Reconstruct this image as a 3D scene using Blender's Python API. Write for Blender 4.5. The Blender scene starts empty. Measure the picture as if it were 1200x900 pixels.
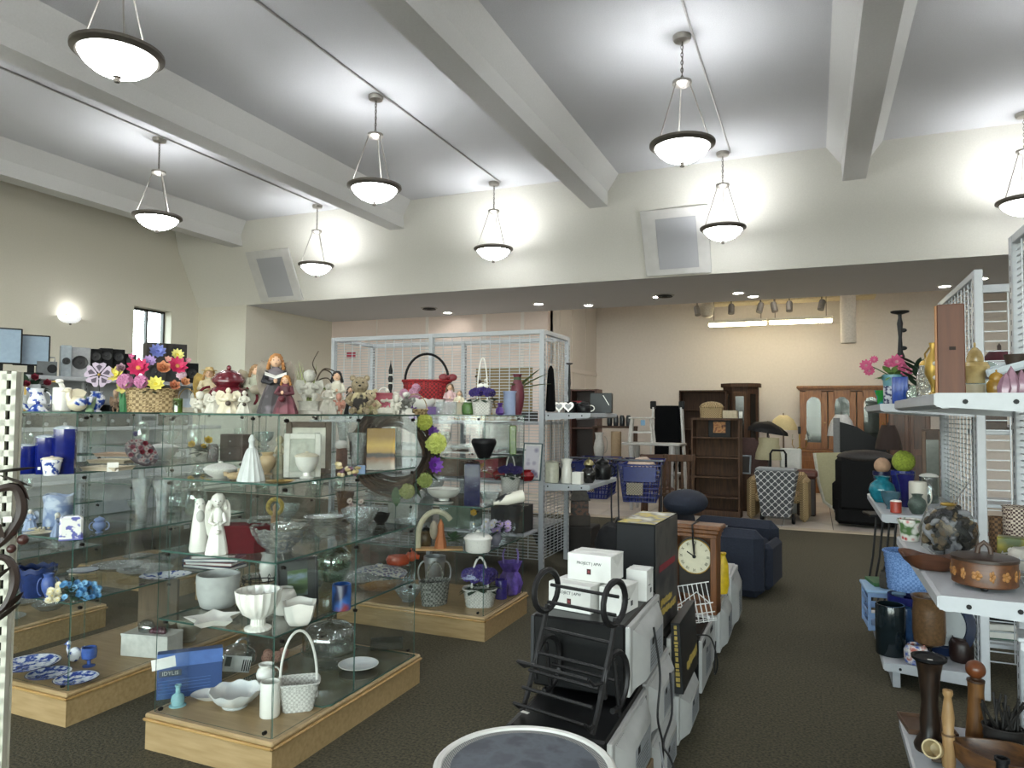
import bpy, math, random
from mathutils import Vector, Matrix, Euler
sc = bpy.context.scene
COL = sc.collection
PI = math.pi
def R(d): return math.radians(d)
random.seed(7)

# ---------------------------------------------------------------- camera
F = 835.0
YAW, PITCH, ROLL = R(23.0), R(2.4), R(0.5)
CAM = Vector((0, 0, 1.58))
_f = Vector((-math.sin(YAW) * math.cos(PITCH), math.cos(YAW) * math.cos(PITCH), math.sin(PITCH)))
_r0 = Vector((math.cos(YAW), math.sin(YAW), 0))
_u0 = _r0.cross(_f)
_r = _r0 * math.cos(ROLL) + _u0 * math.sin(ROLL)
_u = _u0 * math.cos(ROLL) - _r0 * math.sin(ROLL)
cd = bpy.data.cameras.new('camera')
cd.sensor_width = 36.0
cd.lens = 36.0 * F / 1200
cd.clip_start = 0.05
cam = bpy.data.objects.new('camera', cd)
COL.objects.link(cam)
cam.matrix_world = Matrix(((_r.x, _u.x, -_f.x, CAM.x), (_r.y, _u.y, -_f.y, CAM.y), (_r.z, _u.z, -_f.z, CAM.z), (0, 0, 0, 1)))
sc.camera = cam

# ---------------------------------------------------------------- world and view
w = bpy.data.worlds.new('daylight')
sc.world = w
w.use_nodes = True
nt = w.node_tree
sky = nt.nodes.new('ShaderNodeTexSky')
sky.sky_type = 'NISHITA'
sky.sun_elevation = R(38)
sky.sun_rotation = R(120)
sky.sun_disc = False
hs = nt.nodes.new('ShaderNodeHueSaturation')
hs.inputs['Saturation'].default_value = .3
nt.links.new(sky.outputs[0], hs.inputs['Color'])
nt.links.new(hs.outputs[0], nt.nodes['Background'].inputs[0])
nt.nodes['Background'].inputs[1].default_value = 2.5
vs = sc.view_settings
vs.view_transform = 'Standard'
vs.look = 'None'
vs.exposure = 0.2
vs.gamma = 1.0
vs.use_curve_mapping = False
cy = sc.cycles
cy.use_denoising = True
cy.max_bounces = 10
cy.diffuse_bounces = 4
cy.glossy_bounces = 3
cy.transmission_bounces = 6
cy.transparent_max_bounces = 48
cy.sample_clamp_indirect = 6.0
cy.caustics_reflective = False
cy.caustics_refractive = False

PENDANT_W = 3.0      # bulb in each pendant bowl
BOWL_E = 27.0          # glow of the bowl glass
TUBE_E = 24.0         # fluorescent tubes
CAN_E = 60.0          # recessed cans

# ---------------------------------------------------------------- pixel helpers
def at(px, Y, z=1.0):
    """point at depth Y and height z seen in column px of the photograph"""
    t = (px - 600.0) / F
    n = _r - _f * t
    d = (n.y * (Y - CAM.y) + n.z * (z - CAM.z)) / -n.x
    return Vector((CAM.x + d, Y, z))
def atX(px, X, z=1.0):
    t = (px - 600.0) / F
    n = _r - _f * t
    return Vector((X, CAM.y - (n.x * (X - CAM.x) + n.z * (z - CAM.z)) / n.y, z))
def flr(px, py, z=0.0):
    d = _f + _r * ((px - 600.0) / F) - _u * ((py - 450.0) / F)
    k = (z - CAM.z) / d.z
    return CAM + d * k
def mpp(p):
    return (Vector(p) - CAM).dot(_f) / F

# ---------------------------------------------------------------- materials
MATS = {}
def srgb(c):
    if isinstance(c, str):
        c = c.lstrip('#')
        c = [int(c[i:i + 2], 16) / 255 for i in (0, 2, 4)]
    return tuple((x / 12.92 if x <= 0.04045 else ((x + 0.055) / 1.055) ** 2.4) for x in c)
def newmat(name):
    m = bpy.data.materials.new(name)
    m.use_nodes = True
    nt = m.node_tree
    return m, nt, nt.nodes['Principled BSDF']
def node(nt, t, **kw):
    n = nt.nodes.new(t)
    for k, v in kw.items():
        setattr(n, k, v)
    return n
def M(c, rough=0.5, metal=0.0, var=0.10, scale=30.0, bump=0.0, coat=0.0, spec=None, bscale=None):
    """plain surface with a little procedural unevenness of colour"""
    key = (str(c), rough, metal, var, scale, bump, coat, spec, bscale)
    if key in MATS: return MATS[key]
    m, nt, b = newmat('surface')
    col = srgb(c)
    tc = node(nt, 'ShaderNodeTexCoord')
    nz = node(nt, 'ShaderNodeTexNoise'); nz.inputs['Scale'].default_value = scale; nz.inputs['Detail'].default_value = 3
    nt.links.new(tc.outputs['Object'], nz.inputs['Vector'])
    rp = node(nt, 'ShaderNodeMapRange')
    rp.inputs[1].default_value = .3; rp.inputs[2].default_value = .7
    rp.inputs[3].default_value = 1 - var; rp.inputs[4].default_value = 1 + var
    nt.links.new(nz.outputs[0], rp.inputs[0])
    mx = node(nt, 'ShaderNodeVectorMath', operation='SCALE')
    mx.inputs[0].default_value = col
    nt.links.new(rp.outputs[0], mx.inputs['Scale'])
    nt.links.new(mx.outputs[0], b.inputs['Base Color'])
    b.inputs['Roughness'].default_value = rough
    b.inputs['Metallic'].default_value = metal
    if coat: b.inputs['Coat Weight'].default_value = coat
    if spec is not None: b.inputs['Specular IOR Level'].default_value = spec
    if bump:
        bp = node(nt, 'ShaderNodeBump'); bp.inputs['Strength'].default_value = bump; bp.inputs['Distance'].default_value = .01
        n2 = nz
        if bscale:
            n2 = node(nt, 'ShaderNodeTexNoise'); n2.inputs['Scale'].default_value = bscale; n2.inputs['Detail'].default_value = 2
            nt.links.new(tc.outputs['Object'], n2.inputs['Vector'])
        nt.links.new(n2.outputs[0], bp.inputs['Height'])
        nt.links.new(bp.outputs[0], b.inputs['Normal'])
    MATS[key] = m
    return m
def ramp2(nt, fac, stops, interp='LINEAR'):
    r = node(nt, 'ShaderNodeValToRGB')
    r.color_ramp.interpolation = interp
    el = r.color_ramp.elements
    while len(el) < len(stops): el.new(.5)
    for e, (p, c) in zip(el, stops):
        e.position = p; e.color = (*srgb(c), 1)
    nt.links.new(fac, r.inputs[0])
    return r
def PAT(kind, cols, scale=20, rough=.4, metal=0, bump=0, stretch=(1, 1, 1), thr=(.45, .55), interp='LINEAR', detail=2, coat=0.0):
    """two or more colours in a procedural pattern: noise, voronoi, wave, checker, magic, brick"""
    key = ('pat', kind, str(cols), scale, rough, metal, bump, stretch, thr, interp, detail)
    if key in MATS: return MATS[key]
    m, nt, b = newmat('pattern')
    tc = node(nt, 'ShaderNodeTexCoord')
    mp = node(nt, 'ShaderNodeMapping'); mp.inputs['Scale'].default_value = stretch
    nt.links.new(tc.outputs['Object'], mp.inputs[0])
    if kind == 'noise':
        t = node(nt, 'ShaderNodeTexNoise'); t.inputs['Detail'].default_value = detail; out = t.outputs[0]
    elif kind == 'voronoi':
        t = node(nt, 'ShaderNodeTexVoronoi'); out = t.outputs['Distance']
    elif kind == 'wave':
        t = node(nt, 'ShaderNodeTexWave'); t.inputs['Distortion'].default_value = 2.0; t.inputs['Detail'].default_value = detail; out = t.outputs['Fac']
    elif kind == 'wavez':
        t = node(nt, 'ShaderNodeTexWave', bands_direction='Z'); t.inputs['Distortion'].default_value = .4; out = t.outputs['Fac']
    elif kind == 'magic':
        t = node(nt, 'ShaderNodeTexMagic'); t.turbulence_depth = 3; out = t.outputs['Fac']
    else:
        t = node(nt, 'ShaderNodeTexChecker'); out = t.outputs['Fac']
    t.inputs['Scale'].default_value = scale
    nt.links.new(mp.outputs[0], t.inputs['Vector'])
    n = len(cols)
    if n == 2: stops = [(thr[0], cols[0]), (thr[1], cols[1])]
    else: stops = [(thr[0] + (thr[1] - thr[0]) * i / (n - 1), c) for i, c in enumerate(cols)]
    r = ramp2(nt, out, stops, interp)
    nt.links.new(r.outputs[0], b.inputs['Base Color'])
    b.inputs['Roughness'].default_value = rough
    b.inputs['Metallic'].default_value = metal
    if coat: b.inputs['Coat Weight'].default_value = coat
    if bump:
        bp = node(nt, 'ShaderNodeBump'); bp.inputs['Strength'].default_value = bump; bp.inputs['Distance'].default_value = .01
        nt.links.new(out, bp.inputs['Height']); nt.links.new(bp.outputs[0], b.inputs['Normal'])
    MATS[key] = m
    return m
def WOOD(c1, c2, rough=.45, scale=6, axis='z', coat=0.0):
    st = {'z': (9, 9, 1), 'x': (1, 9, 9), 'y': (9, 1, 9)}[axis]
    return PAT('noise', [c1, c2], scale=scale, rough=rough, stretch=st, thr=(.32, .68), detail=5, coat=coat)
def THIN(tint, refl=1.0, rough=.03, base=.0, ior=1.5, edge=None):
    """thin clear glass or plastic: mostly see-through with a Fresnel sheen"""
    key = ('thin', str(tint), refl, rough, base, ior, str(edge))
    if key in MATS: return MATS[key]
    m, nt, b = newmat('glass')
    nt.nodes.remove(b)
    out = nt.nodes['Material Output']
    tr = node(nt, 'ShaderNodeBsdfTransparent'); tr.inputs[0].default_value = (*srgb(tint), 1)
    gl = node(nt, 'ShaderNodeBsdfGlossy'); gl.inputs['Roughness'].default_value = rough
    lw = node(nt, 'ShaderNodeLayerWeight'); lw.inputs[0].default_value = .5
    pw = node(nt, 'ShaderNodeMath', operation='POWER'); pw.inputs[1].default_value = 5
    nt.links.new(lw.outputs['Facing'], pw.inputs[0])
    fr = node(nt, 'ShaderNodeMath', operation='MULTIPLY_ADD'); fr.inputs[1].default_value = .96; fr.inputs[2].default_value = .04
    nt.links.new(pw.outputs[0], fr.inputs[0])
    ma = node(nt, 'ShaderNodeMath', operation='MULTIPLY_ADD', use_clamp=True)
    ma.inputs[1].default_value = refl; ma.inputs[2].default_value = base
    nt.links.new(fr.outputs[0], ma.inputs[0])
    mx = node(nt, 'ShaderNodeMixShader')
    nt.links.new(ma.outputs[0], mx.inputs[0]); nt.links.new(tr.outputs[0], mx.inputs[1]); nt.links.new(gl.outputs[0], mx.inputs[2])
    nt.links.new(mx.outputs[0], out.inputs[0])
    MATS[key] = m
    return m
def CUT(tint='#dfeae6', amount=.38, scale=60, dark=None):
    """pressed or cut clear glass: see-through body with bumpy bright facets"""
    key = ('cut', str(tint), amount, scale)
    if key in MATS: return MATS[key]
    m, nt, b = newmat('cut_glass')
    nt.nodes.remove(b)
    out = nt.nodes['Material Output']
    tc = node(nt, 'ShaderNodeTexCoord')
    vo = node(nt, 'ShaderNodeTexVoronoi'); vo.inputs['Scale'].default_value = scale
    nt.links.new(tc.outputs['Object'], vo.inputs['Vector'])
    bp = node(nt, 'ShaderNodeBump'); bp.inputs['Strength'].default_value = .8; bp.inputs['Distance'].default_value = .01
    nt.links.new(vo.outputs['Distance'], bp.inputs['Height'])
    tr = node(nt, 'ShaderNodeBsdfTransparent'); tr.inputs[0].default_value = (*srgb(tint), 1)
    df = node(nt, 'ShaderNodeBsdfDiffuse'); df.inputs[0].default_value = (.8, .85, .84, 1)
    m0 = node(nt, 'ShaderNodeMixShader'); m0.inputs[0].default_value = amount * .3
    nt.links.new(tr.outputs[0], m0.inputs[1]); nt.links.new(df.outputs[0], m0.inputs[2])
    gl = node(nt, 'ShaderNodeBsdfGlossy'); gl.inputs['Roughness'].default_value = .12
    nt.links.new(bp.outputs[0], gl.inputs['Normal'])
    lw = node(nt, 'ShaderNodeLayerWeight'); lw.inputs[0].default_value = .5
    nt.links.new(bp.outputs[0], lw.inputs['Normal'])
    pw = node(nt, 'ShaderNodeMath', operation='POWER'); pw.inputs[1].default_value = 3
    nt.links.new(lw.outputs['Facing'], pw.inputs[0])
    ma = node(nt, 'ShaderNodeMath', operation='MULTIPLY_ADD', use_clamp=True)
    ma.inputs[1].default_value = .9; ma.inputs[2].default_value = amount * .35
    nt.links.new(pw.outputs[0], ma.inputs[0])
    mx = node(nt, 'ShaderNodeMixShader')
    nt.links.new(ma.outputs[0], mx.inputs[0]); nt.links.new(m0.outputs[0], mx.inputs[1]); nt.links.new(gl.outputs[0], mx.inputs[2])
    nt.links.new(mx.outputs[0], out.inputs[0])
    MATS[key] = m
    return m
def GRADZ(stops, z0, z1, rough=.5, wob=.0, scale=8):
    """colours laid in bands up the thing (a printed scene)"""
    m, nt, b = newmat('printed_scene')
    tc = node(nt, 'ShaderNodeTexCoord'); sp = node(nt, 'ShaderNodeSeparateXYZ'); nt.links.new(tc.outputs['Object'], sp.inputs[0])
    mr = node(nt, 'ShaderNodeMapRange'); mr.inputs[1].default_value = z0; mr.inputs[2].default_value = z1
    nz = node(nt, 'ShaderNodeTexNoise'); nz.inputs['Scale'].default_value = scale; nt.links.new(tc.outputs['Object'], nz.inputs['Vector'])
    ad = node(nt, 'ShaderNodeMath', operation='MULTIPLY_ADD'); ad.inputs[1].default_value = wob
    nt.links.new(nz.outputs[0], ad.inputs[0]); nt.links.new(sp.outputs[2], ad.inputs[2]); nt.links.new(ad.outputs[0], mr.inputs[0])
    r = ramp2(nt, mr.outputs[0], stops)
    nt.links.new(r.outputs[0], b.inputs['Base Color']); b.inputs['Roughness'].default_value = rough
    return m
def EMIT(c, s):
    key = ('em', str(c), s)
    if key in MATS: return MATS[key]
    m, nt, b = newmat('lit')
    b.inputs['Base Color'].default_value = (*srgb(c), 1)
    b.inputs['Emission Color'].default_value = (*srgb(c), 1)
    b.inputs['Emission Strength'].default_value = s
    b.inputs['Roughness'].default_value = .4
    MATS[key] = m
    return m

# ---------------------------------------------------------------- mesh builder
class MB:
    def __init__(s):
        s.v = []; s.f = []; s.mi = []
    def add(s, vs, fs, T=None, mi=0):
        o = len(s.v)
        for p in vs:
            p = Vector(p)
            s.v.append(tuple(T @ p if T else p))
        for f in fs:
            s.f.append([i + o for i in f]); s.mi.append(mi)
        return s
    def box(s, c, d, T=None, mi=0, bev=0.0):
        x, y, z = c; a, b, e = d[0] / 2, d[1] / 2, d[2] / 2
        if bev <= 0:
            vs = [(x + i * a, y + j * b, z + k * e) for k in (-1, 1) for j in (-1, 1) for i in (-1, 1)]
            return s.add(vs, [(0, 2, 3, 1), (4, 5, 7, 6), (0, 1, 5, 4), (2, 6, 7, 3), (0, 4, 6, 2), (1, 3, 7, 5)], T, mi)
        bev = min(bev, a * .99, b * .99, e * .99)
        vs = []; ix = {}
        for k in (-1, 1):
            for j in (-1, 1):
                for i in (-1, 1):
                    for ax in range(3):
                        q = [i * (a - bev), j * (b - bev), k * (e - bev)]
                        q[ax] += (i, j, k)[ax] * bev
                        ix[(i, j, k, ax)] = len(vs); vs.append((x + q[0], y + q[1], z + q[2]))
        fs = []
        def q(*p): fs.append([ix[t] for t in p])
        for sg in (-1, 1):
            o = [(-1, -1), (1, -1), (1, 1), (-1, 1)]
            if sg < 0: o = o[::-1]
            q(*[(sg, p, r, 0) for p, r in o]); q(*[(r, sg, p, 1) for p, r in o]); q(*[(p, r, sg, 2) for p, r in o])
        for p in (-1, 1):
            for r in (-1, 1):
                e1 = [(p, r, -1, 0), (p, r, 1, 0), (p, r, 1, 1), (p, r, -1, 1)]
                e2 = [(p, -1, r, 2), (p, 1, r, 2), (p, 1, r, 0), (p, -1, r, 0)]
                e3 = [(-1, p, r, 1), (1, p, r, 1), (1, p, r, 2), (-1, p, r, 2)]
                for e in (e1, e2, e3):
                    q(*(e if p * r > 0 else e[::-1]))
        for i in (-1, 1):
            for j in (-1, 1):
                for k in (-1, 1):
                    t = [(i, j, k, 0), (i, j, k, 1), (i, j, k, 2)]
                    q(*(t if i * j * k > 0 else t[::-1]))
        return s.add(vs, fs, T, mi)
    def lathe(s, prof, n=20, c=(0, 0, 0), sx=1.0, sy=1.0, T=None, mi=0, fn=None, cap=True):
        """prof: (r, z) from bottom to top; fn(angle, k, r, z) -> (r, z) modulates"""
        vs = []
        for k, (r, z) in enumerate(prof):
            for i in range(n):
                a = 2 * PI * i / n
                rr, zz = fn(a, k, r, z) if fn else (r, z)
                vs.append((c[0] + rr * math.cos(a) * sx, c[1] + rr * math.sin(a) * sy, c[2] + zz))
        fs = []
        for k in range(len(prof) - 1):
            for i in range(n):
                j = (i + 1) % n
                fs.append((k * n + i, k * n + j, (k + 1) * n + j, (k + 1) * n + i))
        if cap:
            if prof[0][0] > 1e-5: fs.append(tuple(range(n))[::-1])
            if prof[-1][0] > 1e-5: fs.append(tuple((len(prof) - 1) * n + i for i in range(n)))
        return s.add(vs, fs, T, mi)
    def tube(s, pts, r, n=6, T=None, mi=0, closed=False):
        pts = [Vector(p) for p in pts]
        m = len(pts); vs = []; prev = None
        for i, p in enumerate(pts):
            if closed: d = pts[(i + 1) % m] - pts[i - 1]
            else: d = pts[min(i + 1, m - 1)] - pts[max(i - 1, 0)]
            d = d.normalized() if d.length > 1e-9 else Vector((0, 0, 1))
            if prev is None:
                a = Vector((0, 0, 1)) if abs(d.z) < .9 else Vector((1, 0, 0))
                u = d.cross(a).normalized()
            else:
                u = prev - d * prev.dot(d)
                u = u.normalized() if u.length > 1e-6 else d.orthogonal().normalized()
            prev = u; v = d.cross(u)
            rr = r[i] if isinstance(r, (list, tuple)) else r
            for k in range(n):
                a = 2 * PI * k / n
                vs.append(p + (u * math.cos(a) + v * math.sin(a)) * rr)
        fs = []
        for i in range(m if closed else m - 1):
            for k in range(n):
                j = (k + 1) % n; i2 = (i + 1) % m
                fs.append((i * n + k, i * n + j, i2 * n + j, i2 * n + k))
        if not closed:
            fs.append(tuple(range(n))[::-1]); fs.append(tuple((m - 1) * n + k for k in range(n)))
        return s.add(vs, fs, T, mi)
    def bar(s, a, b, wdt, hgt, T=None, mi=0):
        """square bar from a to b"""
        a = Vector(a); b = Vector(b); d = b - a
        q = d.to_track_quat('Z', 'Y')
        TT = Matrix.Translation((a + b) / 2) @ q.to_matrix().to_4x4()
        if T: TT = T @ TT
        return s.box((0, 0, 0), (wdt, hgt, d.length), TT, mi)
    def ell(s, c, r, n=12, m=8, T=None, mi=0, fn=None):
        if not isinstance(r, (list, tuple)): r = (r, r, r)
        vs = []; fs = []
        for k in range(1, m):
            th = PI * k / m
            for i in range(n):
                a = 2 * PI * i / n
                p = [math.sin(th) * math.cos(a), math.sin(th) * math.sin(a), math.cos(th)]
                q = fn(p) if fn else 1
                vs.append((c[0] + p[0] * r[0] * q, c[1] + p[1] * r[1] * q, c[2] + p[2] * r[2] * q))
        t = len(vs); vs.append((c[0], c[1], c[2] + r[2])); vs.append((c[0], c[1], c[2] - r[2]))
        for k in range(m - 2):
            for i in range(n):
                j = (i + 1) % n
                fs.append((k * n + i, (k + 1) * n + i, (k + 1) * n + j, k * n + j))
        for i in range(n):
            j = (i + 1) % n
            fs.append((t, i, j)); fs.append((t + 1, (m - 2) * n + j, (m - 2) * n + i))
        return s.add(vs, fs, T, mi)
    def prism(s, poly, a, b, axis='y', T=None, mi=0):
        """poly: 2-D outline; extruded from a to b along axis"""
        n = len(poly)
        def P(p, t):
            if axis == 'y': return (p[0], t, p[1])
            if axis == 'x': return (t, p[0], p[1])
            return (p[0], p[1], t)
        ar = sum(poly[i][0] * poly[(i + 1) % n][1] - poly[(i + 1) % n][0] * poly[i][1] for i in range(n))
        vs = [P(p, a) for p in poly] + [P(p, b) for p in poly]
        fs = [tuple(range(n)), tuple(range(2 * n - 1, n - 1, -1))] + [(i + n, (i + 1) % n + n, (i + 1) % n, i) for i in range(n)]
        flip = (ar > 0) == (axis in ('x', 'z'))
        if b < a: flip = not flip
        if flip: fs = [f[::-1] for f in fs]
        return s.add(vs, fs, T, mi)
    def sheet(s, rows, T=None, mi=0):
        """grid of points -> quads"""
        n = len(rows[0]); vs = [p for r in rows for p in r]
        fs = [(i * n + j, i * n + j + 1, (i + 1) * n + j + 1, (i + 1) * n + j) for i in range(len(rows) - 1) for j in range(n - 1)]
        return s.add(vs, fs, T, mi)
    def mesh(s, name, mats, smooth=40):
        me = bpy.data.meshes.new(name)
        me.from_pydata(s.v, [], s.f)
        for m in (mats if isinstance(mats, (list, tuple)) else [mats]): me.materials.append(m)
        if any(s.mi): me.polygons.foreach_set('material_index', s.mi)
        if smooth:
            me.polygons.foreach_set('use_smooth', [True] * len(s.f))
            me.set_sharp_from_angle(angle=R(smooth))
        me.update()
        return me
    def obj(s, name, mats, parent=None, loc=None, rot=None, smooth=40):
        return link(name, s.mesh(name, mats, smooth), parent, loc, rot)
def link(name, data, parent=None, loc=None, rot=None):
    o = bpy.data.objects.new(name, data)
    COL.objects.link(o)
    if parent: o.parent = parent
    if loc is not None: o.location = loc
    if rot is not None: o.rotation_euler = rot
    return o
def tag(o, label=None, cat=None, group=None, kind=None):
    if label: o['label'] = label
    if cat: o['category'] = cat
    if group: o['group'] = group
    if kind: o['kind'] = kind
    return o
def thing(name, label, cat, loc=(0, 0, 0), rz=0.0, group=None, rot=None):
    o = link(name, None, None, loc, rot if rot else (0, 0, rz))
    o.empty_display_size = .05
    return tag(o, label, cat, group)
def struct(name, mb, mat, parent=None, smooth=30):
    o = mb.obj(name, mat, parent, smooth=smooth)
    o['kind'] = 'structure'
    return o
def dup(o, loc=None, rz=None, label=None, group=None, parent=None):
    c = o.copy(); COL.objects.link(c)
    if parent is not None: c.parent = parent
    if loc is not None: c.location = loc
    if rz is not None: c.rotation_euler = (o.rotation_euler.x, o.rotation_euler.y, rz)
    if label: c['label'] = label
    if group: c['group'] = group
    for ch in list(o.children): dup(ch, parent=c)
    return c
def TR(loc=(0, 0, 0), rz=0, rx=0, ry=0, s=1):
    m = Matrix.Translation(loc) @ Euler((rx, ry, rz)).to_matrix().to_4x4()
    if s != 1: m = m @ (Matrix.Diagonal((*s, 1)) if isinstance(s, tuple) else Matrix.Scale(s, 4))
    return m
def curve(pts, n=5):
    P = [Vector(q) for q in pts]; o = []
    for i in range(len(P) - 1):
        a, b, c, d = P[max(i - 1, 0)], P[i], P[i + 1], P[min(i + 2, len(P) - 1)]
        for j in range(n):
            u = j / n
            o.append(.5 * ((2 * b) + (-a + c) * u + (2 * a - 5 * b + 4 * c - d) * u * u + (-a + 3 * b - 3 * c + d) * u ** 3))
    return o + [P[-1]]
def arc(c, rx, rz, a0, a1, n=12, plane='xz'):
    o = []
    for i in range(n + 1):
        a = R(a0 + (a1 - a0) * i / n)
        u, v = rx * math.cos(a), rz * math.sin(a)
        o.append((c[0] + u, c[1], c[2] + v) if plane == 'xz' else ((c[0], c[1] + u, c[2] + v) if plane == 'yz' else (c[0] + u, c[1] + v, c[2])))
    return o
def text(name, body, size, mat, parent, loc, rot, depth=.0006, align='CENTER', sx=1.0):
    cu = bpy.data.curves.new('lettering', 'FONT')
    cu.body = body; cu.size = size; cu.align_x = align; cu.align_y = 'CENTER'; cu.extrude = depth; cu.resolution_u = 2
    t = bpy.data.objects.new('lettering', cu)
    me = bpy.data.meshes.new_from_object(t)
    bpy.data.objects.remove(t); bpy.data.curves.remove(cu)
    me.name = name; me.materials.clear(); me.materials.append(mat)
    o = link(name, me, parent, loc, rot)
    o.scale = (sx, 1, 1)
    return o
# ================================================================ the room
CEIL, CREASE, SOFF = 5.09, 4.66, 3.65
YH, YC, YS = 10.67, 10.15, 13.35        # header foot, header crease, back of the soffit
XL, XR, YB, YF = -11.4, 8.0, -7.0, 16.8
XJ, XK = -10.16, -4.9                  # jamb of the opening, corner of the back room
m_carpet = PAT('noise', ['#2a2619', '#433e2c', '#544e3a'], scale=75, rough=.95, thr=(.34, .68), bump=.6, detail=6)
m_ceil = M('#c5c6c8', .9, var=.04, scale=90, bump=.25)
m_beam = M('#c9c9c6', .8, var=.03, scale=60, bump=.12)
m_wallL = M('#d3cfc1', .9, var=.03, scale=60, bump=.15)
m_head = M('#d6d4cb', .9, var=.03, scale=60, bump=.15)
m_soff = M('#d3d6dc', .9, var=.03, scale=60, bump=.12)
m_back = M('#d9d2cc', .85, var=.03, scale=20, bump=.05)
m_pink = M('#d9c8bf', .8, var=.02, scale=20)
m_batten = M('#ddd5cf', .6, var=.02)

struct('floor', MB().box(((XL + XR) / 2, (YB + 10.72) / 2, -.1), (XR - XL, 10.72 - YB, .2)), m_carpet)
cb = MB().box(((XL + XR) / 2, (YB + YC) / 2, CEIL + .1), (XR - XL, YC - YB, .2))
struct('ceiling', cb, m_ceil)
# left wall with the window opening
wy0, wy1, wz0, wz1 = 9.2, 10.02, 2.2, 3.49
wl = MB()
t = .3
for (y0, y1, z0, z1) in ((YB, wy0, 0, CEIL), (wy1, YS, 0, CEIL), (wy0, wy1, 0, wz0), (wy0, wy1, wz1, CEIL)):
    wl.box((XL - t / 2, (y0 + y1) / 2, (z0 + z1) / 2), (t, y1 - y0, z1 - z0))
struct('wall_left', wl, m_wallL)
struct('wall_right', MB().box((XR + .1, (YB + YF) / 2, CEIL / 2), (.2, YF - YB, CEIL)), m_wallL)
rw = MB()
rx0, rx1, rz0, rz1 = -9.0, 6.0, .5, 3.6     # shopfront glazing behind the camera
for (x0, x1, z0, z1) in ((XL - .2, rx0, 0, CEIL), (rx1, XR + .2, 0, CEIL), (rx0, rx1, 0, rz0), (rx0, rx1, rz1, CEIL)):
    rw.box(((x0 + x1) / 2, YB - .1, (z0 + z1) / 2), (x1 - x0, .2, z1 - z0))
struct('wall_rear', rw, m_wallL)
sf = MB()
for k in range(11): sf.box((rx0 + .03 + k * (rx1 - rx0 - .06) / 10, YB - .1, (rz0 + rz1) / 2), (.06, .08, rz1 - rz0))
for z in (rz0 + .03, rz1 - .03): sf.box(((rx0 + rx1) / 2, YB - .1, z), (rx1 - rx0, .08, .06))
sf = struct('window_2', sf, M('#6d6d6c', .4, metal=.6))
for k in range(10):
    wd = (rx1 - rx0 - .06) / 10
    MB().box((rx0 + .03 + wd * (k + .5), YB - .1, (rz0 + rz1) / 2), (wd - .06, .008, rz1 - rz0 - .12)).obj('window_pane', THIN('#f4faf8'), sf)
for nm, lc, rt, sz in (('rear_window_portal', ((rx0 + rx1) / 2, YB - .22, (rz0 + rz1) / 2), (-PI / 2, 0, PI), (rx1 - rx0, rz1 - rz0)),):
    ld = bpy.data.lights.new(nm, 'AREA'); ld.shape = 'RECTANGLE'; ld.size, ld.size_y = sz; ld.cycles.is_portal = True
    link(nm, ld, sf, lc, (PI / 2, 0, 0))
hp = [(YH, SOFF), (YC, CREASE), (YC - .12, CEIL), (YS, CEIL), (YS, SOFF)]
hd = MB().prism(hp[:4] + hp[4:], XL, XR, 'x')
for i, f in enumerate(hd.f):
    zs = [hd.v[j][2] for j in f]
    if max(zs) - min(zs) < 1e-4 and zs[0] < 4: hd.mi[i] = 1
struct('wall_header', hd, [m_head, m_soff])
struct('wall_jamb', MB().box(((XL + XJ) / 2, (YH + YS) / 2, SOFF / 2), (XJ - XL, YS - YH, SOFF)), m_wallL)
# back room: panelled wall, side wall, far wall, ceiling
struct('wall_panelled', MB().box(((XL + XK) / 2, YS + .15, 2.3), (XK - XL, .3, 4.6)), m_pink)
struct('wall_side', MB().box((XK - .1, (YS + YF) / 2 + .15, 2.3), (.2, YF - YS, 4.6)), m_back)
struct('wall_far', MB().box(((XK + XR) / 2, YF + .1, 2.3), (XR - XK + .6, .2, 4.6)), m_back)
struct('ceiling_back', MB().box(((XK + XR) / 2, (YS + YF) / 2, 4.45), (XR - XK, YF - YS, .1)), m_soff)
for i, px in enumerate((441, 500, 567, 612)):
    p = at(px, YS, 2.5)
    struct('trim_%d' % (i + 1), MB().box((p.x, YS - .006, 1.83), (.07 if i else .02, .012, 3.64)), m_batten)
for i, y in enumerate((14.1, 14.9, 15.9)):
    struct('trim_%d' % (i + 5), MB().box((XK + .006, y, 2.2), (.012, .02, 4.4)), m_batten)
struct('trim_8', MB().box((XK + .012, (YS + YF) / 2 + .1, 2.55), (.024, YF - YS - .1, .09)), m_batten)
struct('trim_9', MB().box(((XK + XR) / 2, YF - .012, 3.62), (XR - XK, .024, .05)), m_back)
struct('trim_10', MB().box((XL + .02, (7 + YC) / 2, .06), (.04, YC - 7, .12)), m_batten)
# tiled floor of the back room
tile_bed = struct('floor_back', MB().box(((XK + XR) / 2 - 3, (10.72 + YF) / 2, -.11), (XR - XK + 6, YF - 10.72, .2)), M('#2c2a29', .9))
m_tile = [M('#b9b0a6', .35, var=.06, scale=5), M('#b1a89f', .35, var=.07, scale=6), M('#c1b8ad', .35, var=.05, scale=4)]
tile_mesh = [MB().box((0, 0, -.008), (.672, .672, .02), bev=.003).mesh('floor_tile', m) for m in m_tile]
rng = random.Random(3)
for i in range(21):
    for j in range(9):
        link('floor_tile', tile_mesh[rng.randrange(3)], tile_bed, (-8.32 + .68 * i + .05, 11.27 + .68 * j, 0))
struct('trim_11', MB().box(((XJ + XR) / 2, 10.82, -.002), (XR - XJ, .2, .02), bev=.004), M('#b5a793', .5, var=.06, scale=8))
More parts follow.
